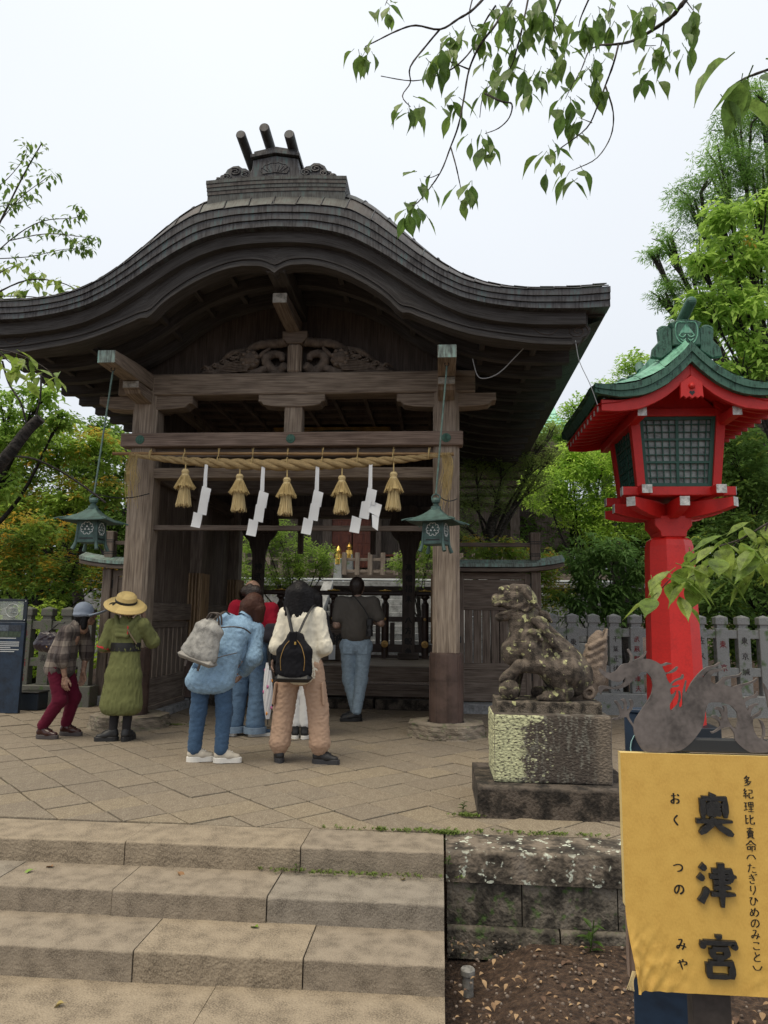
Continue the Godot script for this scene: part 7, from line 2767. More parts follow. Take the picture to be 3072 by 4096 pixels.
	for sx in [-1.0, 1.0]:
		var st := mb()
		st.tube(curve([V(0.03 * sx, 0.42, -0.02), V(0.075 * sx, 0.55, -0.085), V(0.12 * sx, 0.655, -0.18), V(0.125 * sx, 0.665, -0.27)], 6), 0.017, 6, true, 0.35)
		part("strap", st, M.black, R)
		var zp := mb()
		zp.tube(curve([V(0.10 * sx, 0.10, 0.073), V(0.105 * sx, 0.2, 0.078), V(0.075 * sx, 0.30, 0.07), V(0.03 * sx, 0.36, 0.058)], 5), 0.0035, 4)
		part("zip", zp, M.brass, R)
	bxp("buckle", V(0.02, 0.335, 0.085), V(0.018, 0.03, 0.01), M.gold, R, 0.003)

func person_blue() -> void:
	var o := person("woman with a brown bob in a pale blue shirt and jeans, leaning right", V(-2.02, 0, -6.42))
	var J := {"head": V(0.275, 1.365, -0.24), "neck": V(0.225, 1.265, -0.19), "chest": V(0.15, 1.12, -0.11), "waist": V(0.05, 0.95, -0.02), "pelvis": V(-0.01, 0.82, 0.03), "sl": V(0.045, 1.245, -0.10), "sr": V(0.315, 1.15, -0.20), "el": V(-0.02, 1.0, -0.26), "er": V(0.33, 0.90, -0.10), "wl": V(0.1, 0.85, -0.34), "wr": V(0.21, 0.76, -0.20),
		"hl": V(-0.095, 0.80, 0.03), "hr": V(0.075, 0.80, 0.02), "kl": V(-0.13, 0.44, 0.0), "kr": V(0.105, 0.44, 0.0), "al": V(-0.145, 0.09, 0.02), "ar": V(0.10, 0.09, 0.03), "face": V(0.45, 0.02, -1), "up": V(0.35, 1, -0.1)}
	body(J, M.skin, o)
	hair(o, J, M.hair_brown, 1.0, [[V(-0.07, 0.0, 0.02), V(-0.085, -0.095, 0.02), 0.065, 0.045], [V(0.07, 0.0, 0.02), V(0.085, -0.095, 0.015), 0.065, 0.045], [V(0, 0.0, 0.05), V(0.0, -0.10, 0.06), 0.08, 0.055], [V(0.06, 0.0, 0.0), V(0.095, -0.10, -0.02), 0.06, 0.03]])
	var sh := cloth(Color(0.36, 0.55, 0.76), {"tex": T.denim, "tri": 4.0})
	var P := [[J.sl, J.sr, 0.06, 0.06], cone(J.chest + V(0.01, 0.03, 0.01), J.waist + V(0, 0, 0.02), 0.098, 0.105, 1.5), cone(J.waist + V(0, 0, 0.02), V(-0.025, 0.70, 0.045), 0.105, 0.128, 1.72), [V(-0.03, -0.41, 0.05), V(-0.03, -0.41, 0.05), -1.0, -1.0], 
		[J.sl, J.el, 0.06, 0.058], [J.el, J.wl, 0.058, 0.045], [J.sr, J.er, 0.066, 0.068], [J.er, J.wr + V(0.01, 0.02, 0), 0.068, 0.055], [J.neck + V(-0.02, -0.04, 0.02), J.neck, 0.07, 0.055]]
	var s := part("shirt", soft(P, 0.0115, 0.04, 0.014, Vector3(13, 9, 13), 7), sh, o)
	var cf := mb()
	cf.tube([J.wr + V(0.02, 0.035, 0.02), J.wr + V(-0.005, 0.0, -0.005)], [0.058, 0.055], 14, true)
	part("cuff", cf, sh, s)
	var cl := mb()
	cl.tube([J.neck + V(-0.015, 0.0, 0.01), J.neck + V(0.006, 0.035, -0.01)], [0.070, 0.062], 16, false)
	part("collar", cl, sh, s)
	var jn := cloth(Color(0.085, 0.155, 0.27), {"tex": T.denim, "tri": 4.0})
	P = [[J.hl, J.hr, 0.095, 0.095], [J.hl, J.kl, 0.088, 0.070], [J.kl, J.al + V(0, 0.02, 0), 0.070, 0.058], [J.hr, J.kr, 0.088, 0.070], [J.kr, J.ar + V(0, 0.02, 0), 0.070, 0.058]]
	part("jeans", soft(P, 0.0125, 0.03, 0.010, Vector3(8, 13, 8), 8), jn, o)
	var snk := cloth(Color(0.55, 0.50, 0.42))
	shoe(o, J.al, V(0.9, 0, -0.30), snk, M.sole_white, 0.245, 0.034)
	shoe(o, J.ar, V(1.0, 0, -0.22), snk, M.sole_white, 0.245, 0.034)
	# grey bag
	var R := thing("grey_backpack", "soft grey backpack with brown handles, worn by the woman in the blue shirt", "backpack", V(-2.10, 0.88, -6.15))
	R.rotation = V(0.0, -0.15, -0.30)
	var gl := mat(Color(0.42, 0.41, 0.385), 0.6, {"tex": T.mottle, "tri": 3.0, "world": false, "bump": T.fine_h, "depth": 0.05})
	P = [cone(V(0, 0.07, 0), V(0, 0.30, -0.04), 0.075, 0.052, 2.35), cone(V(0, 0.30, -0.04), V(0, 0.35, -0.045), 0.05, 0.035, 2.2)]
	part("bag", soft(P, 0.009, 0.05, 0.008, Vector3(9, 6, 9), 5), gl, R)
	var bt := mb()
	bt.box(V(0, 0.03, 0.0), V(0.35, 0.06, 0.145), 0.028)
	part("base", bt, mat(Color(0.25, 0.235, 0.215), 0.6), R)
	var brown := mat(Color(0.055, 0.042, 0.036), 0.5)
	for k in 2:
		var hd := mb()
		hd.tube(curve([V(-0.05, 0.36, -0.03 - k * 0.05), V(-0.03, 0.43, -0.02 - k * 0.06), V(0.04, 0.44, -0.02 - k * 0.06), V(0.08, 0.36, -0.03 - k * 0.05)], 6), 0.009, 7)
		part("handle", hd, brown, R)
	var st := mb()
	st.tube(curve([V(-0.01, 0.37, -0.06), V(0.0, 0.42, -0.13), V(0.01, 0.46, -0.22), V(0.02, 0.44, -0.30)], 5), 0.016, 6, true, 0.4)
	part("strap", st, brown, R)
	var st2 := mb()
	st2.tube(curve([V(0.09, 0.34, -0.05), V(0.19, 0.38, -0.07), V(0.27, 0.39, -0.12), V(0.31, 0.36, -0.20)], 5), 0.016, 6, true, 0.4)
	part("strap", st2, brown, R)
	var st3 := mb()
	st3.tube(curve([V(0.12, 0.06, 0.0), V(0.22, 0.13, -0.02), V(0.30, 0.18, -0.08)], 5), 0.011, 6, true, 0.4)
	part("strap", st3, brown, R)
	for x in [-0.07, 0.06]:
		bxp("strap_end", V(x, -0.02, 0.05), V(0.022, 0.07, 0.006), brown, R, 0.001)

func person_red() -> void:
	var o := person("balding man in a dark red sweater and blue denim dungarees", V(-2.05, 0, -7.8))
	var J := {"head": V(-0.03, 1.545, -0.06), "neck": V(-0.02, 1.43, -0.03), "chest": V(0.0, 1.25, -0.02), "waist": V(0.0, 1.05, 0), "pelvis": V(0.0, 0.92, 0.02), "sl": V(-0.20, 1.37, -0.02), "sr": V(0.20, 1.35, -0.02), "el": V(-0.27, 1.10, 0.03), "er": V(0.27, 1.07, 0.03), "wl": V(-0.12, 1.02, -0.18), "wr": V(0.12, 1.0, -0.18),
		"hl": V(-0.10, 0.88, 0.02), "hr": V(0.10, 0.88, 0.02), "kl": V(-0.13, 0.48, 0.0), "kr": V(0.10, 0.48, 0.0), "al": V(-0.16, 0.09, 0.02), "ar": V(0.08, 0.09, 0.04), "face": V(0.1, -0.15, -1), "up": V(0, 1, -0.2), "fat": 1.1}
	body(J, M.skin, o, 1.05)
	hair(o, J, M.hair_dark, 1.05, [], true)
	var rd := cloth(Color(0.27, 0.010, 0.025))
	var P := [[J.sl, J.sr, 0.066, 0.066], cone(J.chest + V(0, 0.03, 0), J.waist, 0.118, 0.118, 1.5), [J.sl, J.el, 0.07, 0.068], [J.el, J.wl, 0.068, 0.05], [J.sr, J.er, 0.07, 0.068], [J.er, J.wr, 0.068, 0.05], [J.neck + V(0, -0.05, 0), J.neck, 0.075, 0.058]]
	part("sweater", soft(P, 0.014, 0.05, 0.010, Vector3(9, 7, 9), 9), rd, o)
	var dn := cloth(Color(0.155, 0.255, 0.40), {"tex": T.denim, "tri": 3.0})
	P = [cone(V(0, 1.0, 0.01), V(0, 0.86, 0.01), 0.125, 0.125, 1.5), [J.hl, J.kl, 0.115, 0.10], [J.kl, J.al + V(0, 0.04, 0), 0.10, 0.10], [J.hr, J.kr, 0.115, 0.10], [J.kr, J.ar + V(0, 0.04, 0), 0.10, 0.10]]
	var tr := part("dungarees", soft(P, 0.014, 0.03, 0.010, Vector3(6, 8, 6), 10), dn, o)
	var pale := cloth(Color(0.27, 0.37, 0.50), {"tex": T.denim, "tri": 5.0})
	for a in [J.al, J.ar]:
		var c := mb()
		c.lathe([Vector2(0.105, 0.035), Vector2(0.122, 0.037), Vector2(0.122, 0.10), Vector2(0.108, 0.102)], 18, Transform3D(Basis(), V(a.x, 0, a.z)))
		part("turned_cuff", c, pale, tr)
	for sx in [-1.0, 1.0]:
		var st := mb()
		st.tube(curve([V(0.06 * sx, 1.10, 0.145), V(0.08 * sx, 1.28, 0.125), V(0.10 * sx, 1.42, 0.065), V(0.11 * sx, 1.445, -0.02)], 6), 0.02, 6, true, 0.3)
		part("shoulder_strap", st, pale, tr)
	bxp("pocket", V(0.09, 0.84, 0.158), V(0.13, 0.15, 0.008), pale, tr, 0.003)
	shoe(o, J.al, V(-0.3, 0, -1), cloth(Color(0.05, 0.08, 0.13)), M.sole_white, 0.27, 0.026)
	shoe(o, J.ar, V(0.85, 0, -0.35), cloth(Color(0.05, 0.08, 0.13)), M.sole_white, 0.27, 0.026)
	var B := thing("waist_bag", "dark bag with a hanging strap at the hip of the man in the red sweater", "bag", V(-1.80, 0.98, -7.66))
	P = [[V(-0.05, 0.08, 0), V(0.05, 0.08, 0.0), 0.07, 0.07, V(1, 1, 1.4)], [V(-0.03, 0.17, 0), V(0.03, 0.17, 0), 0.05, 0.05, V(1, 1, 1.4)]]
	part("bag", soft(P, 0.010, 0.04), cloth(Color(0.03, 0.028, 0.035)), B)
	bxp("strap_tail", V(0.0, -0.10, 0.06), V(0.022, 0.34, 0.006), M.black, B, 0.001)

func person_hidden() -> void:
	var o := person("person in dark clothes and white trousers, hidden behind the woman in cream", V(-1.50, 0, -7.72))
	var J := {"head": V(0.11, 1.46, -0.02), "neck": V(0.09, 1.34, 0.0), "chest": V(0.04, 1.18, 0.0), "waist": V(0, 1.0, 0), "pelvis": V(0, 0.86, 0), "sl": V(-0.13, 1.27, 0), "sr": V(0.22, 1.27, 0), "el": V(-0.24, 1.02, 0.03), "er": V(0.27, 1.03, 0.0), "wl": V(-0.27, 0.84, 0.06), "wr": V(0.20, 0.95, -0.2),
		"hl": V(-0.08, 0.83, 0), "hr": V(0.09, 0.83, 0), "kl": V(-0.05, 0.45, 0), "kr": V(0.09, 0.45, 0), "al": V(-0.02, 0.09, 0.02), "ar": V(0.085, 0.09, 0.02), "face": V(0.1, 0.1, -1), "up": V(0, 1, 0)}
	body(J, M.skin_pale, o)
	hair(o, J, M.hair_black, 1.0, [[V(-0.06, 0.02, 0.03), V(-0.09, -0.17, 0.04), 0.07, 0.045], [V(0.06, 0.02, 0.03), V(0.09, -0.17, 0.04), 0.07, 0.045], [V(0, 0.02, 0.05), V(0.0, -0.19, 0.07), 0.085, 0.05]])
	var bk := cloth(Color(0.018, 0.018, 0.022))
	var P := [[J.sl, J.sr, 0.06, 0.06], cone(J.chest, J.waist + V(-0.02, 0, 0), 0.1, 0.11, 1.5), cone(J.waist + V(-0.02, 0, 0), V(-0.10, 0.72, 0.02), 0.11, 0.11, 1.5), [V(-0.17, 0.72, 0.02), V(-0.17, 0.55, 0.0), 0.08, 0.07], [J.sl, J.el, 0.075, 0.06], [J.el, J.wl, 0.06, 0.045], [J.sr, J.er, 0.08, 0.08], [J.er, J.wr, 0.08, 0.055], [J.neck + V(0, -0.03, 0), J.neck, 0.075, 0.06]]
	part("coat", soft(P, 0.014, 0.05, 0.008, Vector3(9, 6, 9), 12), bk, o)
	var wt := cloth(Color(0.66, 0.66, 0.66))
	P = [[J.hl, J.hr, 0.10, 0.10], [J.hl, J.kl, 0.09, 0.07], [J.kl, J.al + V(0, 0.06, 0), 0.07, 0.052], [J.hr, J.kr, 0.09, 0.07], [J.kr, J.ar + V(0, 0.06, 0), 0.07, 0.052]]
	part("trousers", soft(P, 0.014, 0.02, 0.006, Vector3(8, 10, 8), 13), wt, o)
	shoe(o, J.al, V(-0.2, 0, -1), M.shoe_black, M.sole_white, 0.24, 0.025, false)
	shoe(o, J.ar, V(0.2, 0, -1), M.shoe_black, M.sole_white, 0.24, 0.025, false)
	# folded umbrella
	var U := thing("folded_umbrella", "folded white umbrella with pink marks held point down beside the cream cardigan", "umbrella", V(-1.80, 0.145, -7.62))
	U.rotation.z = 0.03
	var ub := mb()
	for k in 8:
		var pts := []
		var rr := []
		for j in 15:
			var u := j / 14.0
			var a := TAU * k / 8.0 + u * 2.2
			var r := 0.030 * sin(PI * (0.10 + 0.78 * u)) + 0.004
			pts.append(V(sin(a) * r, 0.06 + u * 0.58, cos(a) * r))
			rr.append(0.016 * sin(PI * (0.08 + 0.84 * u)) + 0.003)
		ub.tube(pts, rr, 6)
	part("canopy", ub, cloth(Color(0.72, 0.72, 0.74)), U)
	var pk := mat(Color(0.55, 0.16, 0.34), 0.8)
	for k in 9:
		var a := k * 1.3
		var y := 0.12 + k * 0.055
		var pm := mb()
		pm.ball(V(sin(a) * 0.045, y, cos(a) * 0.045 + 0.008), V(0.011, 0.02, 0.006), 8, 5)
		part("print_mark", pm, pk if k % 3 else mat(Color(0.70, 0.28, 0.05), 0.8), U)
	var shf := mb()
	shf.tube([V(0, 0, 0), V(0, 0.72, 0)], 0.005, 7)
	shf.tube(curve([V(0, 0.72, 0), V(0, 0.80, 0), V(0.01, 0.82, 0)], 4), 0.013, 8)
	part("shaft", shf, M.black, U)

func person_man() -> void:
	var o := person("man in a dark grey T-shirt and pale jeans standing with legs crossed at the platform", V(-1.05, 0, -9.12))
	var J := {"head": V(-0.005, 1.655, -0.03), "neck": V(0, 1.535, 0.0), "chest": V(0.0, 1.34, 0), "waist": V(0.0, 1.12, 0), "pelvis": V(0.0, 0.96, 0), "sl": V(-0.21, 1.46, 0), "sr": V(0.21, 1.46, 0), "el": V(-0.255, 1.17, 0.04), "er": V(0.315, 1.20, 0.02), "wl": V(-0.14, 1.15, -0.20), "wr": V(0.15, 1.22, -0.20),
		"hl": V(-0.10, 0.91, 0), "hr": V(0.10, 0.91, 0), "kl": V(-0.09, 0.49, -0.03), "kr": V(0.075, 0.49, 0.02), "al": V(0.0, 0.09, -0.02), "ar": V(0.03, 0.09, 0.09), "face": V(0.06, 0.25, -1), "up": V(0, 1, 0.25), "fat": 1.15}
	body(J, M.skin_pale, o, 1.06)
	hair(o, J, M.hair_dark, 0.99, [[V(0, -0.02, 0.05), V(0, -0.06, 0.05), 0.07, 0.06]])
	var ch := cloth(Color(0.105, 0.094, 0.082))
	var P := [[J.sl, J.sr, 0.066, 0.066], cone(J.chest + V(0, 0.05, 0), J.waist, 0.118, 0.112, 1.6), cone(J.waist, J.pelvis + V(0, 0.09, 0), 0.112, 0.118, 1.6), [J.sl, J.sl.lerp(J.el, 0.70), 0.072, 0.072], [J.sr, J.sr.lerp(J.er, 0.70), 0.072, 0.072], [J.neck + V(0, -0.06, 0), J.neck + V(0, -0.04, 0), 0.075, 0.058]]
	part("t_shirt", soft(P, 0.014, 0.05, 0.010, Vector3(7, 5, 7), 14), ch, o)
	var jn := cloth(Color(0.42, 0.55, 0.68), {"tex": T.denim, "tri": 3.5})
	P = [[J.hl, J.hr, 0.105, 0.105], [J.hl, J.kl, 0.10, 0.076], [J.kl, J.al + V(0, 0.03, 0), 0.076, 0.058], [J.hr, J.kr, 0.10, 0.076], [J.kr, J.ar + V(0, 0.03, 0), 0.076, 0.058]]
	var tr := part("jeans", soft(P, 0.014, 0.03, 0.012, Vector3(8, 13, 8), 15), jn, o)
	for sx in [-1.0, 1.0]:
		bxp("back_pocket", V(0.095 * sx, 0.88, 0.102), V(0.12, 0.13, 0.008), jn, tr, 0.003)
	shoe(o, J.al, V(-0.8, 0, -0.35), M.shoe_black, M.shoe_black, 0.28, 0.026)
	shoe(o, J.ar, V(-0.9, 0, 0.25), M.shoe_black, M.shoe_black, 0.28, 0.026)
	var C := thing("slung_camera", "black camera slung at the right hip of the man in the grey T-shirt", "camera", V(-0.86, 1.05, -8.90))
	bxp("camera_body", V(0, 0.16, 0), V(0.075, 0.10, 0.13), M.black, C, 0.012)
	var ln := mb()
	ln.lathe([Vector2(0, 0.10), Vector2(0.036, 0.10), Vector2(0.040, 0.07), Vector2(0.038, 0.04), Vector2(0.043, 0.02), Vector2(0.042, -0.05), Vector2(0, -0.05)], 16)
	part("lens", ln, M.black, C, V(0, 0.04, 0.02))
	var st := mb()
	st.tube(curve([V(-0.01, 0.21, 0.0), V(-0.08, 0.33, -0.02), V(-0.19, 0.46, -0.06), V(-0.29, 0.53, -0.22)], 7), 0.016, 6, true, 0.3)
	part("strap", st, M.black, C)

func person_olive() -> void:
	var o := person("woman in an olive belted dress and a straw hat, hand raised to her face", V(-3.24, 0, -7.28))
	var J := {"head": V(-0.03, 1.335, -0.03), "neck": V(-0.02, 1.215, 0.0), "chest": V(0.0, 1.08, 0), "waist": V(0.0, 0.93, 0), "pelvis": V(0.0, 0.80, 0), "sl": V(-0.165, 1.165, 0), "sr": V(0.17, 1.17, 0), "el": V(-0.235, 0.92, 0.03), "er": V(0.24, 1.0, -0.09), "wl": V(-0.13, 0.89, -0.18), "wr": V(0.115, 1.22, -0.16), "dr": V(-0.2, 0.6, -0.2), "pr": V(-0.8, 0, 0.1),
		"hl": V(-0.08, 0.78, 0), "hr": V(0.08, 0.78, 0), "kl": V(-0.075, 0.43, -0.01), "kr": V(0.065, 0.43, -0.01), "al": V(-0.075, 0.085, 0.02), "ar": V(0.055, 0.085, 0.0), "face": V(0.55, 0.35, -1), "up": V(0.05, 1, 0.3)}
	body(J, M.skin, o, 0.95)
	hair(o, J, M.hair_black, 0.93, [])
	var ol := cloth(Color(0.145, 0.155, 0.062), {"depth": 0.02})
	var P := [[J.sl, J.sr, 0.058, 0.058], cone(J.chest + V(0, 0.02, 0.01), J.waist + V(0, 0.02, 0.01), 0.098, 0.092, 1.6), cone(J.waist + V(0, -0.02, 0.01), V(-0.005, 0.66, 0.01), 0.092, 0.118, 1.5), cone(V(-0.005, 0.66, 0.01), V(-0.01, 0.36, 0.01), 0.118, 0.145, 1.5), [V(0, -0.73, 0), V(0, -0.73, 0), -1.0, -1.0],
		[J.sl, J.sl.lerp(J.el, 0.88), 0.062, 0.064], [J.sr, J.er, 0.064, 0.066], [J.er, J.er.lerp(J.wr, 0.35), 0.066, 0.055], [J.neck + V(0, -0.05, 0), J.neck, 0.068, 0.056]]
	var dr := part("dress", soft(P, 0.0115, 0.035, 0.016, Vector3(14, 3.0, 14), 17), ol, o)
	# hood lying on her back: three soft rolls
	P = []
	for k in 3:
		var w := 0.115 - k * 0.012
		var y := 1.20 - k * 0.045
		P.append([V(-w, y + 0.05, 0.02), V(-w * 0.55, y - 0.045, 0.092 + k * 0.008), 0.026, 0.026])
		P.append([V(-w * 0.55, y - 0.045, 0.092 + k * 0.008), V(w * 0.5, y - 0.05, 0.092 + k * 0.008), 0.026, 0.026])
		P.append([V(w * 0.5, y - 0.05, 0.092 + k * 0.008), V(w, y + 0.05, 0.02), 0.026, 0.026])
	part("hood", soft(P, 0.009, 0.014), ol, dr)
	var bl := mb()
	bl.lathe([Vector2(0.13, -0.045), Vector2(0.157, -0.043), Vector2(0.158, 0.0), Vector2(0.157, 0.043), Vector2(0.13, 0.045)], 28, Transform3D(Basis(), V(0, 0.945, 0.01)), true, 0.66)
	part("belt", bl, M.black, dr)
	for k in 2:
		var e: Vector3 = J.sl.lerp(J.el, 0.93) if k == 0 else V(0.06, 1.11, 0.125)
		var rb := mb()
		if k == 0:
			var dir: Vector3 = (J.el - J.sl).normalized()
			rb.tube([e - dir * 0.008, e + dir * 0.012], 0.068, 16)
		else:
			rb.box(e, V(0.012, 0.10, 0.004), 0.001, Vector3.UP, Transform3D())
		part("red_trim", rb, mat(Color(0.55, 0.02, 0.03), 0.7), dr)
	var tb := mb()
	tb.tube(curve([V(0.055, 1.13, 0.125), V(0.10, 1.05, 0.105), V(0.14, 0.98, 0.075)], 5), 0.024, 8, true, 0.3)
	part("shoulder_tab", tb, mat(Color(0.22, 0.17, 0.11), 0.8), dr)
	var tg := cloth(Color(0.028, 0.026, 0.028))
	P = [[J.kl, J.al, 0.056, 0.04], [J.kl.lerp(J.al, 0.3), J.kl.lerp(J.al, 0.35), 0.056, 0.056], [J.kr, J.ar, 0.056, 0.04], [J.kr.lerp(J.ar, 0.3), J.kr.lerp(J.ar, 0.35), 0.056, 0.056]]
	part("tights", soft(P, 0.012, 0.02), tg, o)
	shoe(o, J.al, V(-0.75, 0, 0.25), M.shoe_black, M.shoe_black, 0.235, 0.034)
	shoe(o, J.ar, V(0.1, 0, -1), M.shoe_black, M.shoe_black, 0.235, 0.034)
	# straw hat, tipped back
	var hb := Basis(V(0, 0, 1), -0.26) * Basis(V(1, 0, 0), 0.34)
	var hat := mb()
	var hc: Vector3 = J.head + V(0, 0.055, 0.035)
	hat.lathe([Vector2(0.215, -0.035), Vector2(0.218, -0.025), Vector2(0.19, 0.0), Vector2(0.13, 0.012), Vector2(0.108, 0.02), Vector2(0.106, 0.05), Vector2(0.098, 0.085), Vector2(0.075, 0.108), Vector2(0.04, 0.118), Vector2(0, 0.12)], 32, Transform3D(hb, hc))
	hat.lathe([Vector2(0, 0.112), Vector2(0.09, 0.08), Vector2(0.1, 0.015), Vector2(0.13, 0.004), Vector2(0.19, -0.008), Vector2(0.215, -0.035)], 32, Transform3D(hb, hc))
	var strw := mat(Color(0.66, 0.49, 0.20), 0.75, {"bump": T.straw, "depth": 0.35, "uv": Vector3(9.0, 6.0, 1)})
	var ht := part("straw_hat", hat, strw, o)
	var rb2 := mb()
	rb2.lathe([Vector2(0.110, 0.016), Vector2(0.1115, 0.032), Vector2(0.109, 0.046)], 28, Transform3D(hb, hc))
	rb2.tube(curve([hc + hb * V(-0.07, 0.02, 0.085), hc + hb * V(-0.10, 0.015, 0.11), hc + hb * V(-0.115, 0.0, 0.135)], 4), 0.014, 6, true, 0.3)
	rb2.tube(curve([hc + hb * V(-0.07, 0.02, 0.088), hc + hb * V(-0.075, 0.01, 0.125), hc + hb * V(-0.07, -0.01, 0.16)], 4), 0.014, 6, true, 0.3)
	part("hat_ribbon", rb2, M.black, ht)

func person_plaid() -> void:
	var o := person("bending woman in a checked shirt, burgundy trousers and a grey peaked cap", V(-3.95, 0, -7.40))
	var J := {"head": V(0.16, 1.255, -0.05), "neck": V(0.09, 1.165, -0.03), "chest": V(0.03, 1.02, 0.0), "waist": V(-0.03, 0.86, 0.0), "pelvis": V(-0.05, 0.74, 0.0), "sl": V(0.06, 1.11, -0.19), "sr": V(0.07, 1.09, 0.15), "el": V(0.12, 0.88, -0.22), "er": V(0.07, 0.83, 0.205), "wl": V(0.13, 0.66, -0.15), "wr": V(0.095, 0.635, 0.16), "dr": V(0.02, -1, -0.05), "pr": V(0.2, 0, -1), "dl": V(0.05, -1, 0.1), "pl": V(-0.2, 0, 1),
		"hl": V(-0.05, 0.71, -0.09), "hr": V(-0.05, 0.71, 0.09), "kl": V(0.075, 0.40, -0.10), "kr": V(0.03, 0.39, 0.10), "al": V(0.0, 0.09, -0.12), "ar": V(-0.14, 0.09, 0.09), "face": V(0.9, 0.12, -0.42), "up": V(-0.1, 1, 0)}
	body(J, M.skin, o, 0.95)
	hair(o, J, M.hair_black, 0.93, [[V(0, -0.02, 0.06), V(0, -0.14, 0.07), 0.06, 0.035], [V(0.06, -0.0, 0.01), V(0.07, -0.13, 0.02), 0.05, 0.03]])
	var pd := mat(Color(0.62, 0.60, 0.58), 0.92, {"tex": T.plaid, "tri": 2.3, "world": false, "rim": 0.2})
	var P := [[J.sl, J.sr, 0.06, 0.06], cone(J.chest + V(-0.01, 0.03, 0), J.waist, 0.10, 0.115, 1.05, 1.5), cone(J.waist, J.pelvis + V(0.0, -0.03, 0), 0.115, 0.135, 1.05, 1.4),
		[J.sr, J.er, 0.066, 0.072], [J.er, J.er.lerp(J.wr, 0.3), 0.072, 0.058], [J.sl, J.el, 0.066, 0.07], [J.el, J.el.lerp(J.wl, 0.3), 0.07, 0.055], [J.neck + V(-0.01, -0.03, 0), J.neck, 0.075, 0.06]]
	part("checked_shirt", soft(P, 0.0115, 0.035, 0.011, Vector3(12, 6, 12), 21), pd, o)
	var bg := cloth(Color(0.10, 0.010, 0.026))
	P = [[J.hl, J.hr, 0.09, 0.09], [J.hl, J.kl, 0.086, 0.068], [J.kl, J.al + V(0, 0.04, 0), 0.068, 0.054], [J.hr, J.kr, 0.086, 0.068], [J.kr, J.ar + V(0, 0.04, 0), 0.068, 0.054]]
	part("trousers", soft(P, 0.0125, 0.03, 0.009, Vector3(8, 14, 8), 22), bg, o)
	var lt := mat(Color(0.042, 0.014, 0.012), 0.25)
	shoe(o, J.al, V(1, 0, 0.02), lt, mat(Color(0.06, 0.05, 0.05), 0.6), 0.25, 0.028)
	shoe(o, J.ar, V(1, 0, 0.10), lt, mat(Color(0.06, 0.05, 0.05), 0.6), 0.25, 0.028)
	# cap with a broad peak
	var cp := cloth(Color(0.24, 0.28, 0.35))
	var hb := head_basis(J.face, J.up)
	P = [[V(0, 0.06, 0.012), V(0, 0.055, 0.01), 0.105, 0.105, V(1.08, 1.15, 0.95)], [V(0, 0.015, 0.02), V(0, 0.012, 0.01), 0.11, 0.11, V(1.06, 3.0, 0.94)]]
	for p in P:
		p[0] = J.head + hb * p[0]
		p[1] = J.head + hb * p[1]
	var cap := part("cap", soft(P, 0.010, 0.02, 0.004, Vector3(9, 9, 9), 23), cp, o)
	var pk := mb()
	var rows := []
	for r in 5:
		var row := PackedVector3Array()
		for c in 15:
			var a := -1.35 + 2.7 * c / 14.0
			var rr := 0.10 + 0.115 * r / 4.0 * pow(cos(a * 0.62), 0.5)
			row.append(J.head + hb * V(sin(a) * rr * 1.02, 0.022 + 0.02 * r / 4.0 - 0.035 * sin(a) * sin(a) * (0.4 + r / 4.0), -cos(a) * rr * 1.06))
		rows.append(row)
	pk.grid(rows)
	var under := []
	for row in rows:
		var q := PackedVector3Array()
		for p in row:
			q.append(p - hb * V(0, 0.007, 0))
		under.append(q)
	pk.grid(under, true)
	pk.grid([rows[4], under[4]])
	part("peak", pk, cp, cap)
	var B := thing("black_handbag", "shiny black slouchy handbag hanging behind the woman in the checked shirt", "handbag", V(-4.13, 0.88, -7.36))
	P = [[V(-0.09, 0.07, 0), V(0.05, 0.05, 0), 0.065, 0.075, V(1, 1, 1.3)], [V(-0.06, 0.15, 0), V(0.06, 0.14, 0), 0.055, 0.06, V(1, 1, 1.4)]]
	part("bag", soft(P, 0.009, 0.04, 0.010, Vector3(14, 14, 14), 24), mat(Color(0.020, 0.012, 0.018), 0.28), B)
	var st := mb()
	st.tube(curve([V(-0.02, 0.19, 0.0), V(0.04, 0.24, 0.0), V(0.11, 0.29, 0.02), V(0.20, 0.30, 0.07)], 6), 0.013, 6, true, 0.4)
	part("strap", st, M.black, B)
	bxp("clasp", V(0.02, 0.05, 0.055), V(0.018, 0.018, 0.008), M.brass, B, 0.003)

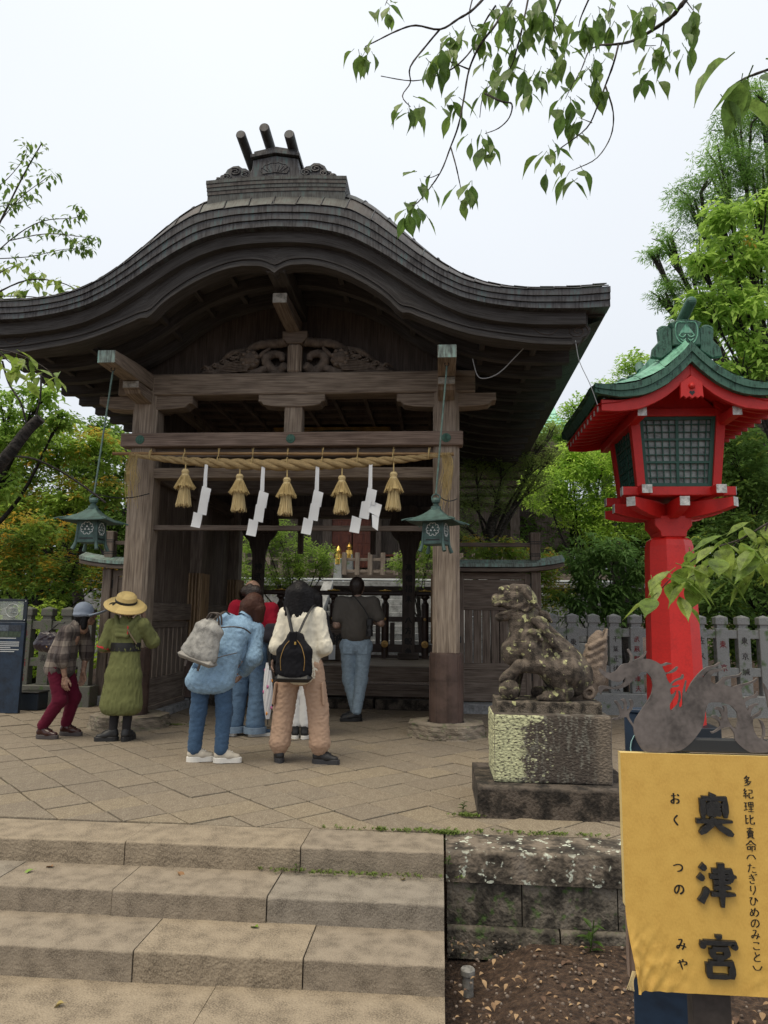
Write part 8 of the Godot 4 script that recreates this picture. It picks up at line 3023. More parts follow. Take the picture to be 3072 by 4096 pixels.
# ------------------------------------------------------------------ the stone lion-dog
func make_lion() -> void:
	var L := thing("lion_dog_statue", "weathered stone lion-dog sitting with a paw on a ball, patched with yellow lichen", "statue", V(0.76, 0.645, -5.35))
	var st := mat(Color(0.155, 0.128, 0.108), 0.95, {"tex": T.stain, "bump": T.fine_h, "depth": 0.6, "tri": 3.0, "detail": T.lichen0, "dscale": 1.3})
	var warm := mat(Color(0.27, 0.21, 0.165), 0.95, {"tex": T.blotch, "bump": T.fine_h, "depth": 0.6, "tri": 3.0})
	part("slab", worn_block(V(0.0, 0.038, 0.0), V(0.72, 0.08, 0.40), 0.014), mat(Color(0.17, 0.145, 0.12), 0.95, {"tex": T.stain, "bump": T.fine_h, "depth": 0.6, "tri": 3.0, "detail": T.lichen0, "dscale": 0.9}), L)
	# x along the body (head to the left), y from the slab's top at 0.078
	var y := 0.078
	var P := [
		# haunch, belly, chest, shoulders, neck
		[V(0.20, y + 0.17, 0), V(0.12, y + 0.20, 0), 0.155, 0.15, V(1, 1, 1.15)], [V(0.16, y + 0.22, 0), V(-0.10, y + 0.40, 0), 0.150, 0.145, V(1, 1, 1.2)], [V(-0.12, y + 0.40, 0), V(-0.20, y + 0.33, 0), 0.14, 0.11, V(1, 1, 1.1)],
		[V(-0.12, y + 0.42, 0), V(-0.16, y + 0.60, 0), 0.13, 0.10], [V(-0.04, y + 0.48, 0), V(-0.12, y + 0.62, 0), 0.085, 0.075],
		# hind legs: thigh, shank, paw
		[V(0.16, y + 0.20, 0.115), V(0.02, y + 0.22, 0.135), 0.105, 0.075], [V(0.03, y + 0.20, 0.135), V(0.14, y + 0.06, 0.135), 0.065, 0.045], [V(0.12, y + 0.035, 0.135), V(0.0, y + 0.030, 0.14), 0.042, 0.042],
		[V(0.16, y + 0.20, -0.115), V(0.02, y + 0.22, -0.135), 0.105, 0.075], [V(0.03, y + 0.20, -0.135), V(0.14, y + 0.06, -0.135), 0.065, 0.045], [V(0.12, y + 0.035, -0.135), V(-0.04, y + 0.030, -0.14), 0.042, 0.042],
		# near front leg reaching to the ball
		[V(-0.12, y + 0.36, 0.10), V(-0.06, y + 0.245, 0.13), 0.075, 0.058], [V(-0.05, y + 0.24, 0.13), V(-0.19, y + 0.235, 0.125), 0.056, 0.045], [V(-0.19, y + 0.235, 0.125), V(-0.265, y + 0.165, 0.11), 0.045, 0.038], [V(-0.26, y + 0.175, 0.11), V(-0.30, y + 0.150, 0.11), 0.036, 0.03],
		# far front leg, straight
		[V(-0.16, y + 0.36, -0.10), V(-0.19, y + 0.16, -0.115), 0.07, 0.05], [V(-0.19, y + 0.16, -0.115), V(-0.21, y + 0.03, -0.115), 0.05, 0.046], [V(-0.21, y + 0.03, -0.115), V(-0.27, y + 0.025, -0.115), 0.045, 0.036],
	]
	# toes
	for k in 4:
		P.append([V(-0.035, y + 0.022, 0.108 + k * 0.022), V(-0.062, y + 0.018, 0.108 + k * 0.022), 0.016, 0.013])
		P.append([V(-0.29, y + 0.165, 0.082 + k * 0.018), V(-0.322, y + 0.132, 0.082 + k * 0.018), 0.014, 0.012])
	# mane curls on the shoulder and spine, relief on chest
	for q in [[-0.02, 0.50, 0.13], [-0.07, 0.55, 0.125], [0.02, 0.45, 0.135], [0.05, 0.40, 0.14], [-0.08, 0.47, 0.14], [0.0, 0.60, 0.06], [-0.03, 0.56, 0.10]]:
		P.append([V(q[0], y + q[1], q[2]), V(q[0] + 0.05, y + q[1] - 0.05, q[2] + 0.006), 0.026, 0.012])
		P.append([V(q[0] - 0.02, y + q[1] + 0.015, q[2]), V(q[0] + 0.035, y + q[1] + 0.0, q[2]), 0.018, 0.010])
		P.append([V(q[0], y + q[1], -q[2]), V(q[0] + 0.05, y + q[1] - 0.05, -q[2]), 0.026, 0.012])
	for k in 12:
		var a := k * 0.55
		P.append([V(-0.115 + cos(a) * 0.045, y + 0.43 + sin(a) * 0.045, 0.128), V(-0.115 + cos(a + 0.5) * 0.045, y + 0.43 + sin(a + 0.5) * 0.045, 0.128), 0.013, 0.013])
	P.append([V(-0.115, y + 0.43, 0.13), V(-0.115, y + 0.43, 0.132), 0.024, 0.024])
	for k in 9:
		var u := k / 8.0
		P.append([V(0.22 - u * 0.24, y + 0.33 + u * 0.22, 0), V(0.19 - u * 0.24, y + 0.36 + u * 0.22, 0), 0.03, 0.022])
	P.append([V(-0.045, y + 0.255, 0.18), V(-0.04, y + 0.255, 0.182), 0.022, 0.022])
	part("body", soft(P, 0.0085, 0.015, 0.002, Vector3(22, 22, 22), 31), st, L)
	# head: brow, muzzle, open mouth, ears, beard
	var c := V(-0.19, y + 0.70, 0)
	var H := [
		[c + V(0.05, 0.0, 0), c + V(-0.03, 0.01, 0), 0.10, 0.095, V(1, 1, 0.95)], [c + V(-0.05, 0.005, 0), c + V(-0.135, 0.0, 0), 0.075, 0.052, V(1, 1.1, 0.85)], [c + V(-0.04, -0.10, 0), c + V(-0.125, -0.122, 0), 0.052, 0.036, V(1, 1.1, 0.85)],
		[c + V(0.05, -0.05, 0), c + V(0.0, -0.10, 0), 0.085, 0.06], [c + V(-0.155, 0.015, 0.028), c + V(-0.15, 0.015, 0.028), 0.026, 0.026], [c + V(-0.155, 0.015, -0.028), c + V(-0.15, 0.015, -0.028), 0.026, 0.026], [c + V(-0.16, 0.025, 0), c + V(-0.15, 0.03, 0), 0.022, 0.022],
		[c + V(-0.02, 0.085, 0.0), c + V(-0.10, 0.070, 0), 0.035, 0.03, V(1, 1, 0.45)], [c + V(0.06, 0.07, 0), c + V(-0.02, 0.085, 0), 0.05, 0.04, V(1, 1, 0.5)],
		[c + V(-0.075, 0.045, 0.062), c + V(-0.06, 0.045, 0.066), 0.024, 0.024], [c + V(-0.075, 0.045, -0.062), c + V(-0.06, 0.045, -0.066), 0.024, 0.024],
	]
	for s in [-1.0, 1.0]:
		# ears folded back, brow curls, cheek curls, lip rolls, beard locks
		H.append([c + V(0.06, 0.055, 0.095 * s), c + V(0.135, -0.045, 0.105 * s), 0.030, 0.016, V(1, 1, 1.6)])
		H.append([c + V(0.075, 0.05, 0.098 * s), c + V(0.155, -0.065, 0.10 * s), 0.02, 0.010, V(1, 1, 1.6)])
		for k in 5:
			H.append([c + V(-0.11 + k * 0.035, 0.085 + 0.008 * sin(k * 2.0), 0.045 * s + 0.006 * k * s), c + V(-0.095 + k * 0.035, 0.092, 0.045 * s + 0.006 * k * s), 0.020, 0.017])
		for k in 8:
			var u := k / 7.0
			H.append([c + V(-0.16 + u * 0.17, -0.035 + 0.012 * sin(u * 6.0), (0.048 + u * 0.045) * s), c + V(-0.145 + u * 0.17, -0.036 + 0.012 * sin(u * 6.0 + 0.6), (0.052 + u * 0.045) * s), 0.014, 0.014])
			H.append([c + V(-0.13 + u * 0.13, -0.098 + u * 0.035, (0.042 + u * 0.045) * s), c + V(-0.115 + u * 0.13, -0.096 + u * 0.035, (0.046 + u * 0.045) * s), 0.012, 0.012])
		for k in 7:
			H.append([c + V(-0.06 + k * 0.022, -0.10 + k * 0.006, (0.06 + k * 0.005) * s), c + V(-0.02 + k * 0.026, -0.165 + k * 0.022, (0.055 + k * 0.006) * s), 0.015, 0.008])
		for k in 10:
			var a := k * 0.6
			H.append([c + V(0.05 + cos(a) * 0.03, -0.045 + sin(a) * 0.03, 0.098 * s), c + V(0.05 + cos(a + 0.6) * 0.03, -0.045 + sin(a + 0.6) * 0.03, 0.098 * s), 0.010, 0.010])
		H.append([c + V(-0.13, -0.055, 0.030 * s), c + V(-0.13, -0.075, 0.028 * s), 0.011, 0.006])
	for k in 5:
		H.append([c + V(-0.13 + k * 0.02, -0.045, 0.0), c + V(-0.13 + k * 0.02, -0.062, 0.0), 0.012, 0.010])
	H.append([c + V(-0.18, -0.068, 0), c + V(-0.05, -0.062, 0), -0.022, -0.014, V(1, 1, 0.42)])
	part("head", soft(H, 0.006, 0.008, 0.0015, Vector3(30, 30, 30), 32), st, L)
	# ball under the paw
	var bb := mb()
	bb.ball(V(-0.265, y + 0.072, 0.115), V(0.074, 0.076, 0.074), 24, 16)
	part("ball", bb, st, L)
	# flame-shaped tail
	var Tl := []
	var tl := [[0.26, 0.05, 0.10], [0.34, 0.17, 0.10], [0.37, 0.30, 0.085], [0.385, 0.41, 0.06], [0.40, 0.46, 0.035]]
	for i in tl.size() - 1:
		Tl.append([V(tl[i][0], y + tl[i][1], -0.02), V(tl[i + 1][0], y + tl[i + 1][1], -0.02), tl[i][2], tl[i + 1][2], V(1, 1, 1.25)])
	for k in 6:
		for s in [-1.0, 1.0]:
			Tl.append([V(0.27 + k * 0.012, y + 0.10 + k * 0.055, 0.055 * s - 0.02), V(0.37 + k * 0.012, y + 0.13 + k * 0.06, 0.06 * s - 0.02), 0.022, 0.014])
			Tl.append([V(0.37 + k * 0.012, y + 0.13 + k * 0.06, 0.06 * s - 0.02), V(0.425 + k * 0.006, y + 0.20 + k * 0.06, 0.03 * s - 0.02), 0.016, 0.008])
	for k in 12:
		var a := k * 0.5
		Tl.append([V(0.30 + cos(a) * 0.035, y + 0.055 + sin(a) * 0.035, 0.072), V(0.30 + cos(a + 0.5) * 0.035, y + 0.055 + sin(a + 0.5) * 0.035, 0.072), 0.011, 0.011])
	part("tail", soft(Tl, 0.009, 0.012, 0.003, Vector3(18, 18, 18), 33), warm, L)

# ------------------------------------------------------------------ plants
# lobes of each crown: centre x y z and radius in centimetres; twigs: thickness: points in millimetres; clusters: x y z and number of leaves
const LOBES := {
	"left_back": "-828 415 -1300 76; -746 451 -1300 68; -661 441 -1300 55; -791 314 -1300 68; -709 341 -1300 59; -637 359 -1300 38; -821 234 -1300 59; -910 378 -1300 76",
	"left_front": "-689 197 -1120 51; -617 190 -1120 51; -550 175 -1120 40; -583 258 -1120 40; -671 258 -1120 44; -757 235 -1120 58",
	"left_tall": "-665 441 -1020 37; -615 463 -1020 30; -698 390 -1020 53; -632 404 -1020 37; -669 325 -1020 33; -582 426 -1020 23",
	"left_far": "-1066 699 -2100 49; -1010 647 -2100 68; -1109 573 -2100 82; -1001 529 -2100 55; -993 399 -2100 82; -1071 456 -2100 82; -930 573 -2100 55",
	"left_low": "-665 115 -1080 32; -613 122 -1080 35; -552 116 -1080 32; -637 58 -1080 35; -577 52 -1080 35; -512 74 -1080 35; -673 36 -1080 35",
	"court_l": "-386 273 -1500 44; -342 303 -1500 41; -305 253 -1500 49; -255 249 -1500 37; -404 213 -1500 44; -294 219 -1500 44; -388 323 -1500 29; -343 199 -1500 39; -244 219 -1500 24",
	"court_r": "-79 235 -1500 29; -48 275 -1500 29; -30 226 -1500 35; -62 201 -1500 27; -19 265 -1500 29",
	"court_low": "-370 153 -1400 27; -318 135 -1400 27; -355 116 -1400 27",
	"pine": "69 394 -1300 38; 120 406 -1300 42; 170 402 -1300 36; 52 342 -1300 36; 111 346 -1300 42; 170 363 -1300 38; 204 424 -1300 24; 184 450 -1300 25; 205 472 -1300 19; 43 290 -1300 30",
	"maple": "232 402 -1550 61; 292 433 -1550 61; 353 464 -1550 66; 389 382 -1550 66; 300 362 -1550 61; 421 453 -1550 50; 348 312 -1550 61; 284 480 -1550 35; 437 342 -1550 61",
	"tipped": "70 239 -1200 33; 124 235 -1200 35; 177 216 -1200 35; 191 163 -1200 35; 154 193 -1200 31; 47 208 -1200 23",
	"layered": "245 229 -1160 42; 281 236 -1160 34; 236 184 -1160 38; 287 185 -1160 38; 317 214 -1160 29; 214 147 -1160 30; 264 148 -1160 34; 307 156 -1160 30",
	"ginkgo": "280 576 -1700 40; 341 622 -1700 46; 414 668 -1700 51; 476 725 -1700 53; 317 547 -1700 40; 378 576 -1700 50; 456 609 -1700 61",
	"conifer": "800 1424 -1800 88; 746 1305 -1800 88; 671 1229 -1800 73; 595 1113 -1800 49; 560 1075 -1800 33; 865 1503 -1800 70; 738 1161 -1800 88; 637 1009 -1800 64; 850 1262 -1800 105; 732 1045 -1800 88; 576 959 -1800 42; 772 929 -1800 105; 655 894 -1800 76; 850 1080 -1800 105",
	"bright": "410 703 -1000 39; 446 645 -1000 52; 375 654 -1000 29; 422 568 -1000 49; 457 512 -1000 39; 378 583 -1000 33; 464 730 -1000 33; 424 478 -1000 39",
	"right_bush": "441 393 -1090 53; 479 336 -1090 53; 431 322 -1090 43; 460 252 -1090 53; 410 245 -1090 32; 442 170 -1090 53; 471 103 -1090 50; 402 156 -1090 32; 425 96 -1090 39; 485 224 -1090 50",
	"hedge_l": "-1669 486 -2400 188; -1420 403 -2400 172; -1179 355 -2400 172; -1015 405 -2400 125; -1604 173 -2400 156; -1333 176 -2400 156; -1067 179 -2400 141",
	"hedge_r": "95 409 -2400 141; 280 394 -2400 141; 463 395 -2400 156; 659 411 -2400 172; 870 458 -2400 188; 1079 520 -2400 219; 201 223 -2400 125; 413 225 -2400 141; 652 213 -2400 156; 887 215 -2400 156; 1104 217 -2400 172; 942 708 -2400 172; 1142 802 -2400 172",
	"hedge_c": "-845 458 -2700 105; -700 513 -2700 105; -555 550 -2700 70; -766 314 -2700 123; -584 316 -2700 105; -34 443 -2700 70",
}
var TWIGS := {
	"over_tw": ("9: 1031 3760 -2469, 849 3435 -2263, 818 3417 -2308, 782 3452 -2403, 732 3467 -2465, 626 3305 -2294, 573 3379 -2379; " +
		"5: 214 3717 -2443, 123 3462 -2278, 65 3414 -2269, -1 3340 -2230, -86 3367 -2237, -152 3355 -2243, -247 3495 -2441, -292 3499 -2469; " +
		"4: -1 3407 -2303, -53 3492 -2470, -108 3283 -2328, -114 3335 -2470, -130 3089 -2230, -102 3048 -2232; " +
		"4: 213 3625 -2443, 174 3583 -2470, 131 3468 -2454, 65 3238 -2273, -1 3276 -2364, -102 3314 -2435, -213 3241 -2316; " +
		"5: 318 3736 -2469, 275 3659 -2458, 198 3395 -2280, 140 3302 -2267, 105 3264 -2331, 83 3101 -2272, 63 2973 -2236, 40 3055 -2463, 0 2920 -2421, -70 2851 -2469, -90 2679 -2231; " +
		"3: 40 3055 -2463, 54 2820 -2230, 73 2868 -2411, 73 2725 -2236; 2: 0 2841 -2303, -32 2798 -2259, -56 2830 -2298; " +
		"3: 108 3315 -2392, 37 3270 -2297, 9 3377 -2401; 4: 163 3176 -2345, 210 3059 -2239, 262 3162 -2387, 257 3146 -2437, 212 3059 -2375, 169 3094 -2449; " +
		"4: 326 3582 -2381, 296 3413 -2316, 269 3280 -2261, 259 3345 -2437, 167 3235 -2405, 149 3163 -2452; " +
		"3: 588 3396 -2401, 560 3422 -2454, 484 3172 -2245, 443 3091 -2231, 427 3061 -2242; " +
		"4: 627 3309 -2299, 593 3190 -2250, 614 3270 -2449, 535 3034 -2253, 510 2998 -2310, 433 2958 -2349, 405 2937 -2347; " +
		"3: 569 3129 -2272, 587 3009 -2250, 628 3066 -2453, 530 2846 -2253, 480 2866 -2338, 482 2943 -2468; 2: 515 2974 -2251, 487 3052 -2326; " +
		"3: 774 3348 -2264, 829 3448 -2463, 793 3329 -2425, 715 3173 -2273; 4: 434 3472 -2230, 400 3393 -2256, 404 3360 -2289; " +
		"4: 530 3475 -2251, 503 3434 -2306, 527 3540 -2470; 3: 122 3514 -2264, 101 3389 -2233, 132 3525 -2454; 3: -190 3743 -2466, -200 3506 -2292; " +
		"3: 917 3605 -2443, 934 3535 -2418; 3: 722 3438 -2432, 757 3433 -2453, 796 3405 -2425; 3: 650 3641 -2428, 612 3486 -2369; " +
		"3: 804 3512 -2470, 804 3535 -2434, 766 3518 -2354; "),
	"over_cl": ("-277 3382 -2350 9; -103 3060 -2261 10; -221 3676 -2469 7; 8 3274 -2281 11; -30 3329 -2323 6; 40 3248 -2455 9; 136 2930 -2237 11; -87 2790 -2396 9; " +
		"-54 2877 -2402 5; 73 2724 -2235 8; 231 3347 -2452 10; 181 3195 -2330 7; 325 3200 -2275 9; 470 3244 -2470 9; 390 2880 -2265 8; 457 2850 -2343 7; " +
		"497 3141 -2444 8; 534 3148 -2232 11; 560 3354 -2414 6; 740 3248 -2383 6; 736 3247 -2242 9; 960 3563 -2461 8; 846 3323 -2311 6; 123 3389 -2292 9; " +
		"214 3601 -2467 9; 252 3430 -2252 8; 380 3483 -2363 11; 440 3497 -2430 10; 485 3333 -2230 10; 618 3554 -2430 10; 697 3487 -2364 9; 733 3417 -2252 8; " +
		"434 3417 -2467 8; 431 3288 -2292 6; 295 3353 -2310 7; 70 3500 -2461 8; 325 3427 -2242 8; 265 3453 -2383 6; 179 3408 -2414 7; 300 3099 -2232 5; "),
	"right_tw": ("4: 1117 1661 -2300, 1028 1609 -2300, 943 1558 -2300, 857 1528 -2300, 784 1484 -2300, 725 1433 -2300, 696 1403 -2300; " +
		"3: 943 1558 -2300, 884 1506 -2300, 825 1462 -2300, 775 1433 -2300; 3: 1028 1609 -2300, 997 1536 -2300, 967 1492 -2300; "),
	"right_cl": ("979 1580 -2300 8; 872 1534 -2211 9; 886 1524 -2419 8; 760 1472 -2231 6; 717 1431 -2273 5; 728 1405 -2405 3; 954 1511 -2187 8; 965 1496 -2346 7; " +
		"888 1478 -2352 5; 736 1424 -2185 4; 1073 1592 -2402 6; "),
	"near_tw": ("4: 753 2437 -1350, 689 2419 -1350, 625 2397 -1350, 597 2383 -1350; "),
	"near_cl": ("663 2426 -1350 3; 570 2311 -1261 4; 649 2466 -1469 2; "),
	"left_tw": ("4: -2060 2434 -2800, -1912 2421 -2800, -1806 2398 -2800, -1697 2345 -2800, -1631 2292 -2800; 3: -1912 2421 -2800, -1822 2347 -2800, -1778 2325 -2800; "),
	"left_cl": ("-1868 2399 -2800 7; -1726 2349 -2711 8; -1769 2378 -2919 7; -1586 2262 -2731 4; -1782 2316 -2773 5; -2000 2409 -2905 6; "),
	"lm_tw": ("12: -5907 4683 -7670, -5266 4957 -7537, -4827 5147 -7535, -4467 5141 -7601, -4227 5031 -7648; 8: -5387 5040 -7710, -4831 4920 -7481, -4542 4924 -7564; " +
		"8: -5503 4859 -7563, -5141 5214 -7481, -5044 5411 -7666; "),
	"lm_cl": ("-5170 5334 -7600 9; -4912 5310 -7511 9; -4835 5315 -7719 10; -4483 5130 -7531 10; -4302 5037 -7573 8; -4227 5011 -7705 5; -4895 4970 -7487 10; " +
		"-4679 4994 -7646 9; -5236 5068 -7652 10; -4792 5092 -7485 8; -5404 5273 -7702 10; "),
	"wl_tw": ("22: -7262 4948 -9214, -6896 6164 -9418, -6487 6981 -9331, -6253 7774 -9419, -5888 8158 -9233; " +
		"8: -6465 6963 -9300, -6273 7381 -9391, -5791 7619 -9268, -5788 7775 -9391; " +
		"10: -6783 6084 -9263, -6272 6646 -9266, -5881 7011 -9390, -5269 6966 -9247, -5223 7085 -9208; " +
		"8: -6221 6603 -9190, -5669 6693 -9190, -5109 6625 -9189, -4894 6572 -9181; 8: -6760 6437 -9389, -6059 6464 -9409, -5435 6432 -9181, -5107 6576 -9398; " +
		"8: -6914 7398 -9263, -6438 7476 -9181, -6196 7954 -9299, -6087 8148 -9208; 7: -6870 6955 -9263, -6634 7255 -9408, -6203 7180 -9190, -6020 7337 -9335; " +
		"6: -5758 6892 -9193, -5546 6805 -9329, -5154 6519 -9225, -5062 6429 -9262; "),
}

func nums(s: String) -> Array:
	var r := []
	for a in s.split(" ", false):
		r.append(float(a))
	return r

# one leaf lying along -y, face +z: an oval with a drawn-out tip, folded along its midrib and curling down
func leaf_mb(l: float, w: float, fold: float, curl: float) -> MB:
	var b := mb()
	var prof := [0.10, 0.62, 0.95, 1.0, 0.86, 0.55, 0.20, 0.02]
	var n := prof.size()
	for s in [-1.0, 1.0]:
		var rows := []
		for i in n:
			var u := float(i) / (n - 1)
			var mid := V(0, -l * (0.08 + 0.92 * u), -curl * l * u * u)
			rows.append(PackedVector3Array([mid, mid + V(s * w * 0.25 * prof[i], -0.01 * l, fold * w * 0.22 * prof[i]), mid + V(s * w * 0.5 * prof[i], -0.035 * l * prof[i], fold * w * 0.5 * prof[i] + 0.02 * w * sin(i * 2.4))]))
		b.grid(rows, s > 0)
	b.tube([V(0, 0.12 * l, 0), V(0, -0.08 * l, 0)], 0.012 * l, 4, false)
	return b

# a handful of small leaves round a stem end, for the crowns
func sprig(n: int, l: float, w: float, spread: float, droop: float, sd: int) -> ArrayMesh:
	var r := RandomNumberGenerator.new()
	r.seed = sd
	var b := MB.new()
	for i in n:
		var a := TAU * i * 0.382 + r.randf() * 0.6
		var out := V(cos(a), r.randf_range(-0.3, 0.9) - droop, sin(a)).normalized()
		var base := out * spread * r.randf_range(0.15, 0.7) + V(0, r.randf_range(-0.3, 0.3) * spread, 0)
		var side := out.cross(V(r.randf() - 0.5, 1, r.randf() - 0.5)).normalized()
		var nrm := side.cross(out).normalized()
		var ll := l * r.randf_range(0.7, 1.15)
		var m1 := base + out * ll * 0.45
		var tip := base + out * ll - V(0, 0.15 * ll, 0)
		var e1 := m1 + side * w * 0.5 + nrm * w * 0.16
		var e2 := m1 - side * w * 0.5 + nrm * w * 0.16
		b.tri(base, e1, m1)
		b.tri(m1, e1, tip)
		b.tri(base, m1, e2)
		b.tri(m1, tip, e2)
	return b.mesh()

func tree(called: String, label: String, category: String, key: String, base: Vector3, r0: float, per_m2: float, sp: Array, cols: Array, o := {}) -> void:
	var group: String = o.get("group", "")
	var t := thing(called, label, category, base, 0.0, group)
	var lobes := []
	for s in LOBES[key].split(";", false):
		var q := nums(s)
		lobes.append([V(q[0], q[1], q[2]) * 0.01, q[3] * 0.01])
	var mid := Vector3.ZERO
	for L in lobes:
		mid += L[0]
	mid /= lobes.size()
	var bark: Material = o.get("bark", M.bark_dark)
	var fork: Vector3 = o.get("fork", base.lerp(V(lerpf(base.x, mid.x, 0.5), mid.y, lerpf(base.z, mid.z, 0.6)), 0.55)) - base
	var tb := mb()
	var pts := curve([V(0, -0.3, 0), fork * 0.4 + V(0.12 * r0 * 6.0, 0, 0.05), fork, fork + (mid - base - fork) * 0.45], 5)
	var rr := []
	for i in pts.size():
		rr.append(r0 * lerpf(1.25, 0.55, float(i) / (pts.size() - 1)))
	tb.tube(pts, rr, 9)
	part("trunk", tb, bark, t)
	for L in lobes:
		var e: Vector3 = L[0] - base
		var lb := mb()
		var m1 := fork.lerp(e, 0.5) + V(rng.randf_range(-0.15, 0.15), -0.12 * (e - fork).length() + rng.randf_range(-0.1, 0.1), rng.randf_range(-0.15, 0.15))
		var lp := curve([fork * 0.9, m1, e], 5)
		var lr := []
		for i in lp.size():
			lr.append(r0 * lerpf(0.32, 0.06, float(i) / (lp.size() - 1)))
		lb.tube(lp, lr, 6)
		for k in 5:
			var d: Vector3 = V(rng.randf_range(-1, 1), rng.randf_range(-0.2, 1), rng.randf_range(-1, 1)).normalized() * L[1] * 0.85
			lb.tube([lp[lp.size() - 3], e + d * 0.4 + V(0, -0.04, 0), e + d], [r0 * 0.10, r0 * 0.07, r0 * 0.03], 4, false)
		part("limb", lb, bark, t)
	var f := FastNoiseLite.new()
	f.seed = hash(key) % 1000
	f.frequency = o.get("gap_scale", 2.2)
	var where := []
	var tint := PackedColorArray()
	for L in lobes:
		var R: float = L[1]
		var n := int(per_m2 * R * R * 16.0)
		var c: Vector3 = L[0]
		for i in n:
			var dir := V(rng.randfn(), rng.randfn() * 0.9, rng.randfn())
			if dir.length() < 0.01:
				continue
			dir = dir.normalized()
			var rad := R * pow(rng.randf(), 0.42) * (1.0 + 0.35 * f.get_noise_3d(dir.x * 2.0 + c.x, dir.y * 2.0 + c.y, dir.z * 2.0))
			var p := c + dir * rad * V(1, 0.85, 1)
			if f.get_noise_3d(p.x, p.y * 1.5, p.z) < o.get("gap", -0.18):
				continue
			var bas := Basis(Vector3.UP, rng.randf() * TAU) * Basis(Vector3.RIGHT, rng.randf_range(-0.5, 0.5)) * Basis(Vector3.BACK, rng.randf_range(-0.5, 0.5))
			var s := rng.randf_range(0.75, 1.3)
			where.append(Transform3D(bas.scaled(V(s, s, s)), p - base))
			var tone: float = clampf(0.5 + 0.9 * f.get_noise_3d(p.x * 0.7 + 40, p.y * 0.7, p.z * 0.7) + rng.randf_range(-0.25, 0.25), 0, 1)
			var col: Color = cols[0].lerp(cols[1], tone)
			if cols.size() > 2 and rng.randf() < o.get("tips", 0.25) * (0.4 + 1.2 * smoothstep(-0.2, 0.9, dir.y)) and rad > R * 0.6:
				col = cols[2].lerp(cols[1], rng.randf() * 0.5)
			tint.append(col * 1.6)
	var mm := MultiMesh.new()
	mm.transform_format = MultiMesh.TRANSFORM_3D
	mm.use_colors = true
	mm.mesh = sprig(sp[0], sp[1], sp[2], sp[3], sp[4], 17)
	mm.instance_count = where.size()
	for i in where.size():
		mm.set_instance_transform(i, where[i])
		mm.set_instance_color(i, tint[i])
	var cr := MultiMeshInstance3D.new()
	cr.name = "crown"
	cr.multimesh = mm
	cr.material_override = M.leaves
	t.add_child(cr, true)
	cr.set_meta("kind", "stuff")

# a spray whose twigs and leaves are each built
func spray(label: String, tw: String, cl: String, l: float, cols: Array, group := "", down := 0.8) -> void:
	var all := []
	for s in TWIGS[tw].strip_edges().split(";", false):
		var h = s.split(":")
		var pts := []
		for p in h[1].split(",", false):
			var q := nums(p)
			pts.append(V(q[0], q[1], q[2]) * 0.001)
		all.append([float(h[0]) * 0.001, pts])
	var o: Vector3 = all[0][1][0]
	var t := thing("leafy_branch", label, "branch", o, 0.0, group)
	for a in all:
		var pts := []
		for p in a[1]:
			pts.append(p - o)
		pts = curve(pts, 4)
		var rr := []
		for i in pts.size():
			rr.append(a[0] * lerpf(1.0, 0.38, float(i) / (pts.size() - 1)) * (1.0 + 0.12 * sin(i * 2.9)))
		var b := mb()
		b.tube(pts, rr, 6)
		part("twig", b, M.twig, t)
	var shapes := []
	for i in 5:
		shapes.append(leaf_mb(l, l * [0.42, 0.46, 0.38, 0.50, 0.44][i], [0.35, 0.15, 0.5, 0.25, 0.6][i], [0.05, 0.14, 0.22, 0.10, 0.30][i]).mesh())
	var made := 0
	var clusters := []
	if cl:
		for s in TWIGS[cl].strip_edges().split(";", false):
			var q := nums(s)
			clusters.append([V(q[0], q[1], q[2]) * 0.001 - o, int(q[3])])
	else:
		for a in all:
			var L := curve(a[1], 5)
			for i in range(3, L.size()):
				for k in 4:
					clusters.append([L[i] - o + V(rng.randf_range(-1, 1), rng.randf_range(-0.5, 0.8), rng.randf_range(-1, 1)) * l * 0.7, 1])
	for c in clusters:
		for i in c[1]:
			var a: float = TAU * i / maxf(c[1], 1) + rng.randf_range(-0.4, 0.4) if c[1] > 1 else rng.randf() * TAU
			var out := V(cos(a), 0, sin(a))
			var dir := (out * rng.randf_range(0.35, 1.0) - V(0, down * rng.randf_range(0.5, 1.4), 0)).normalized()
			var y := -dir
			var z := (V(0, 1, 0) * rng.randf_range(0.3, 1.0) + out * rng.randf_range(0.2, 0.9) + V(rng.randf_range(-0.3, 0.3), 0, 0.25))
			z = (z - y * z.dot(y)).normalized()
			var x := y.cross(z)
			var s := rng.randf_range(0.68, 1.12)
			var at: Vector3 = c[0] + dir * l * 0.12 + V(rng.randf_range(-1, 1), rng.randf_range(-1, 1), rng.randf_range(-1, 1)) * l * (0.42 if c[1] > 1 else 0.05)
			part("leaf", shapes[rng.randi() % 5], cols[rng.randi() % cols.size()], t, at, Basis(x * s, y * s, z * s))
			made += 1

func leaf_mat(c: Color) -> StandardMaterial3D:
	return mat(c, 0.42, {"back": Color(1, 1, 1), "tex": T.mottle, "uv": V(6, 6, 1), "spec": 0.45})

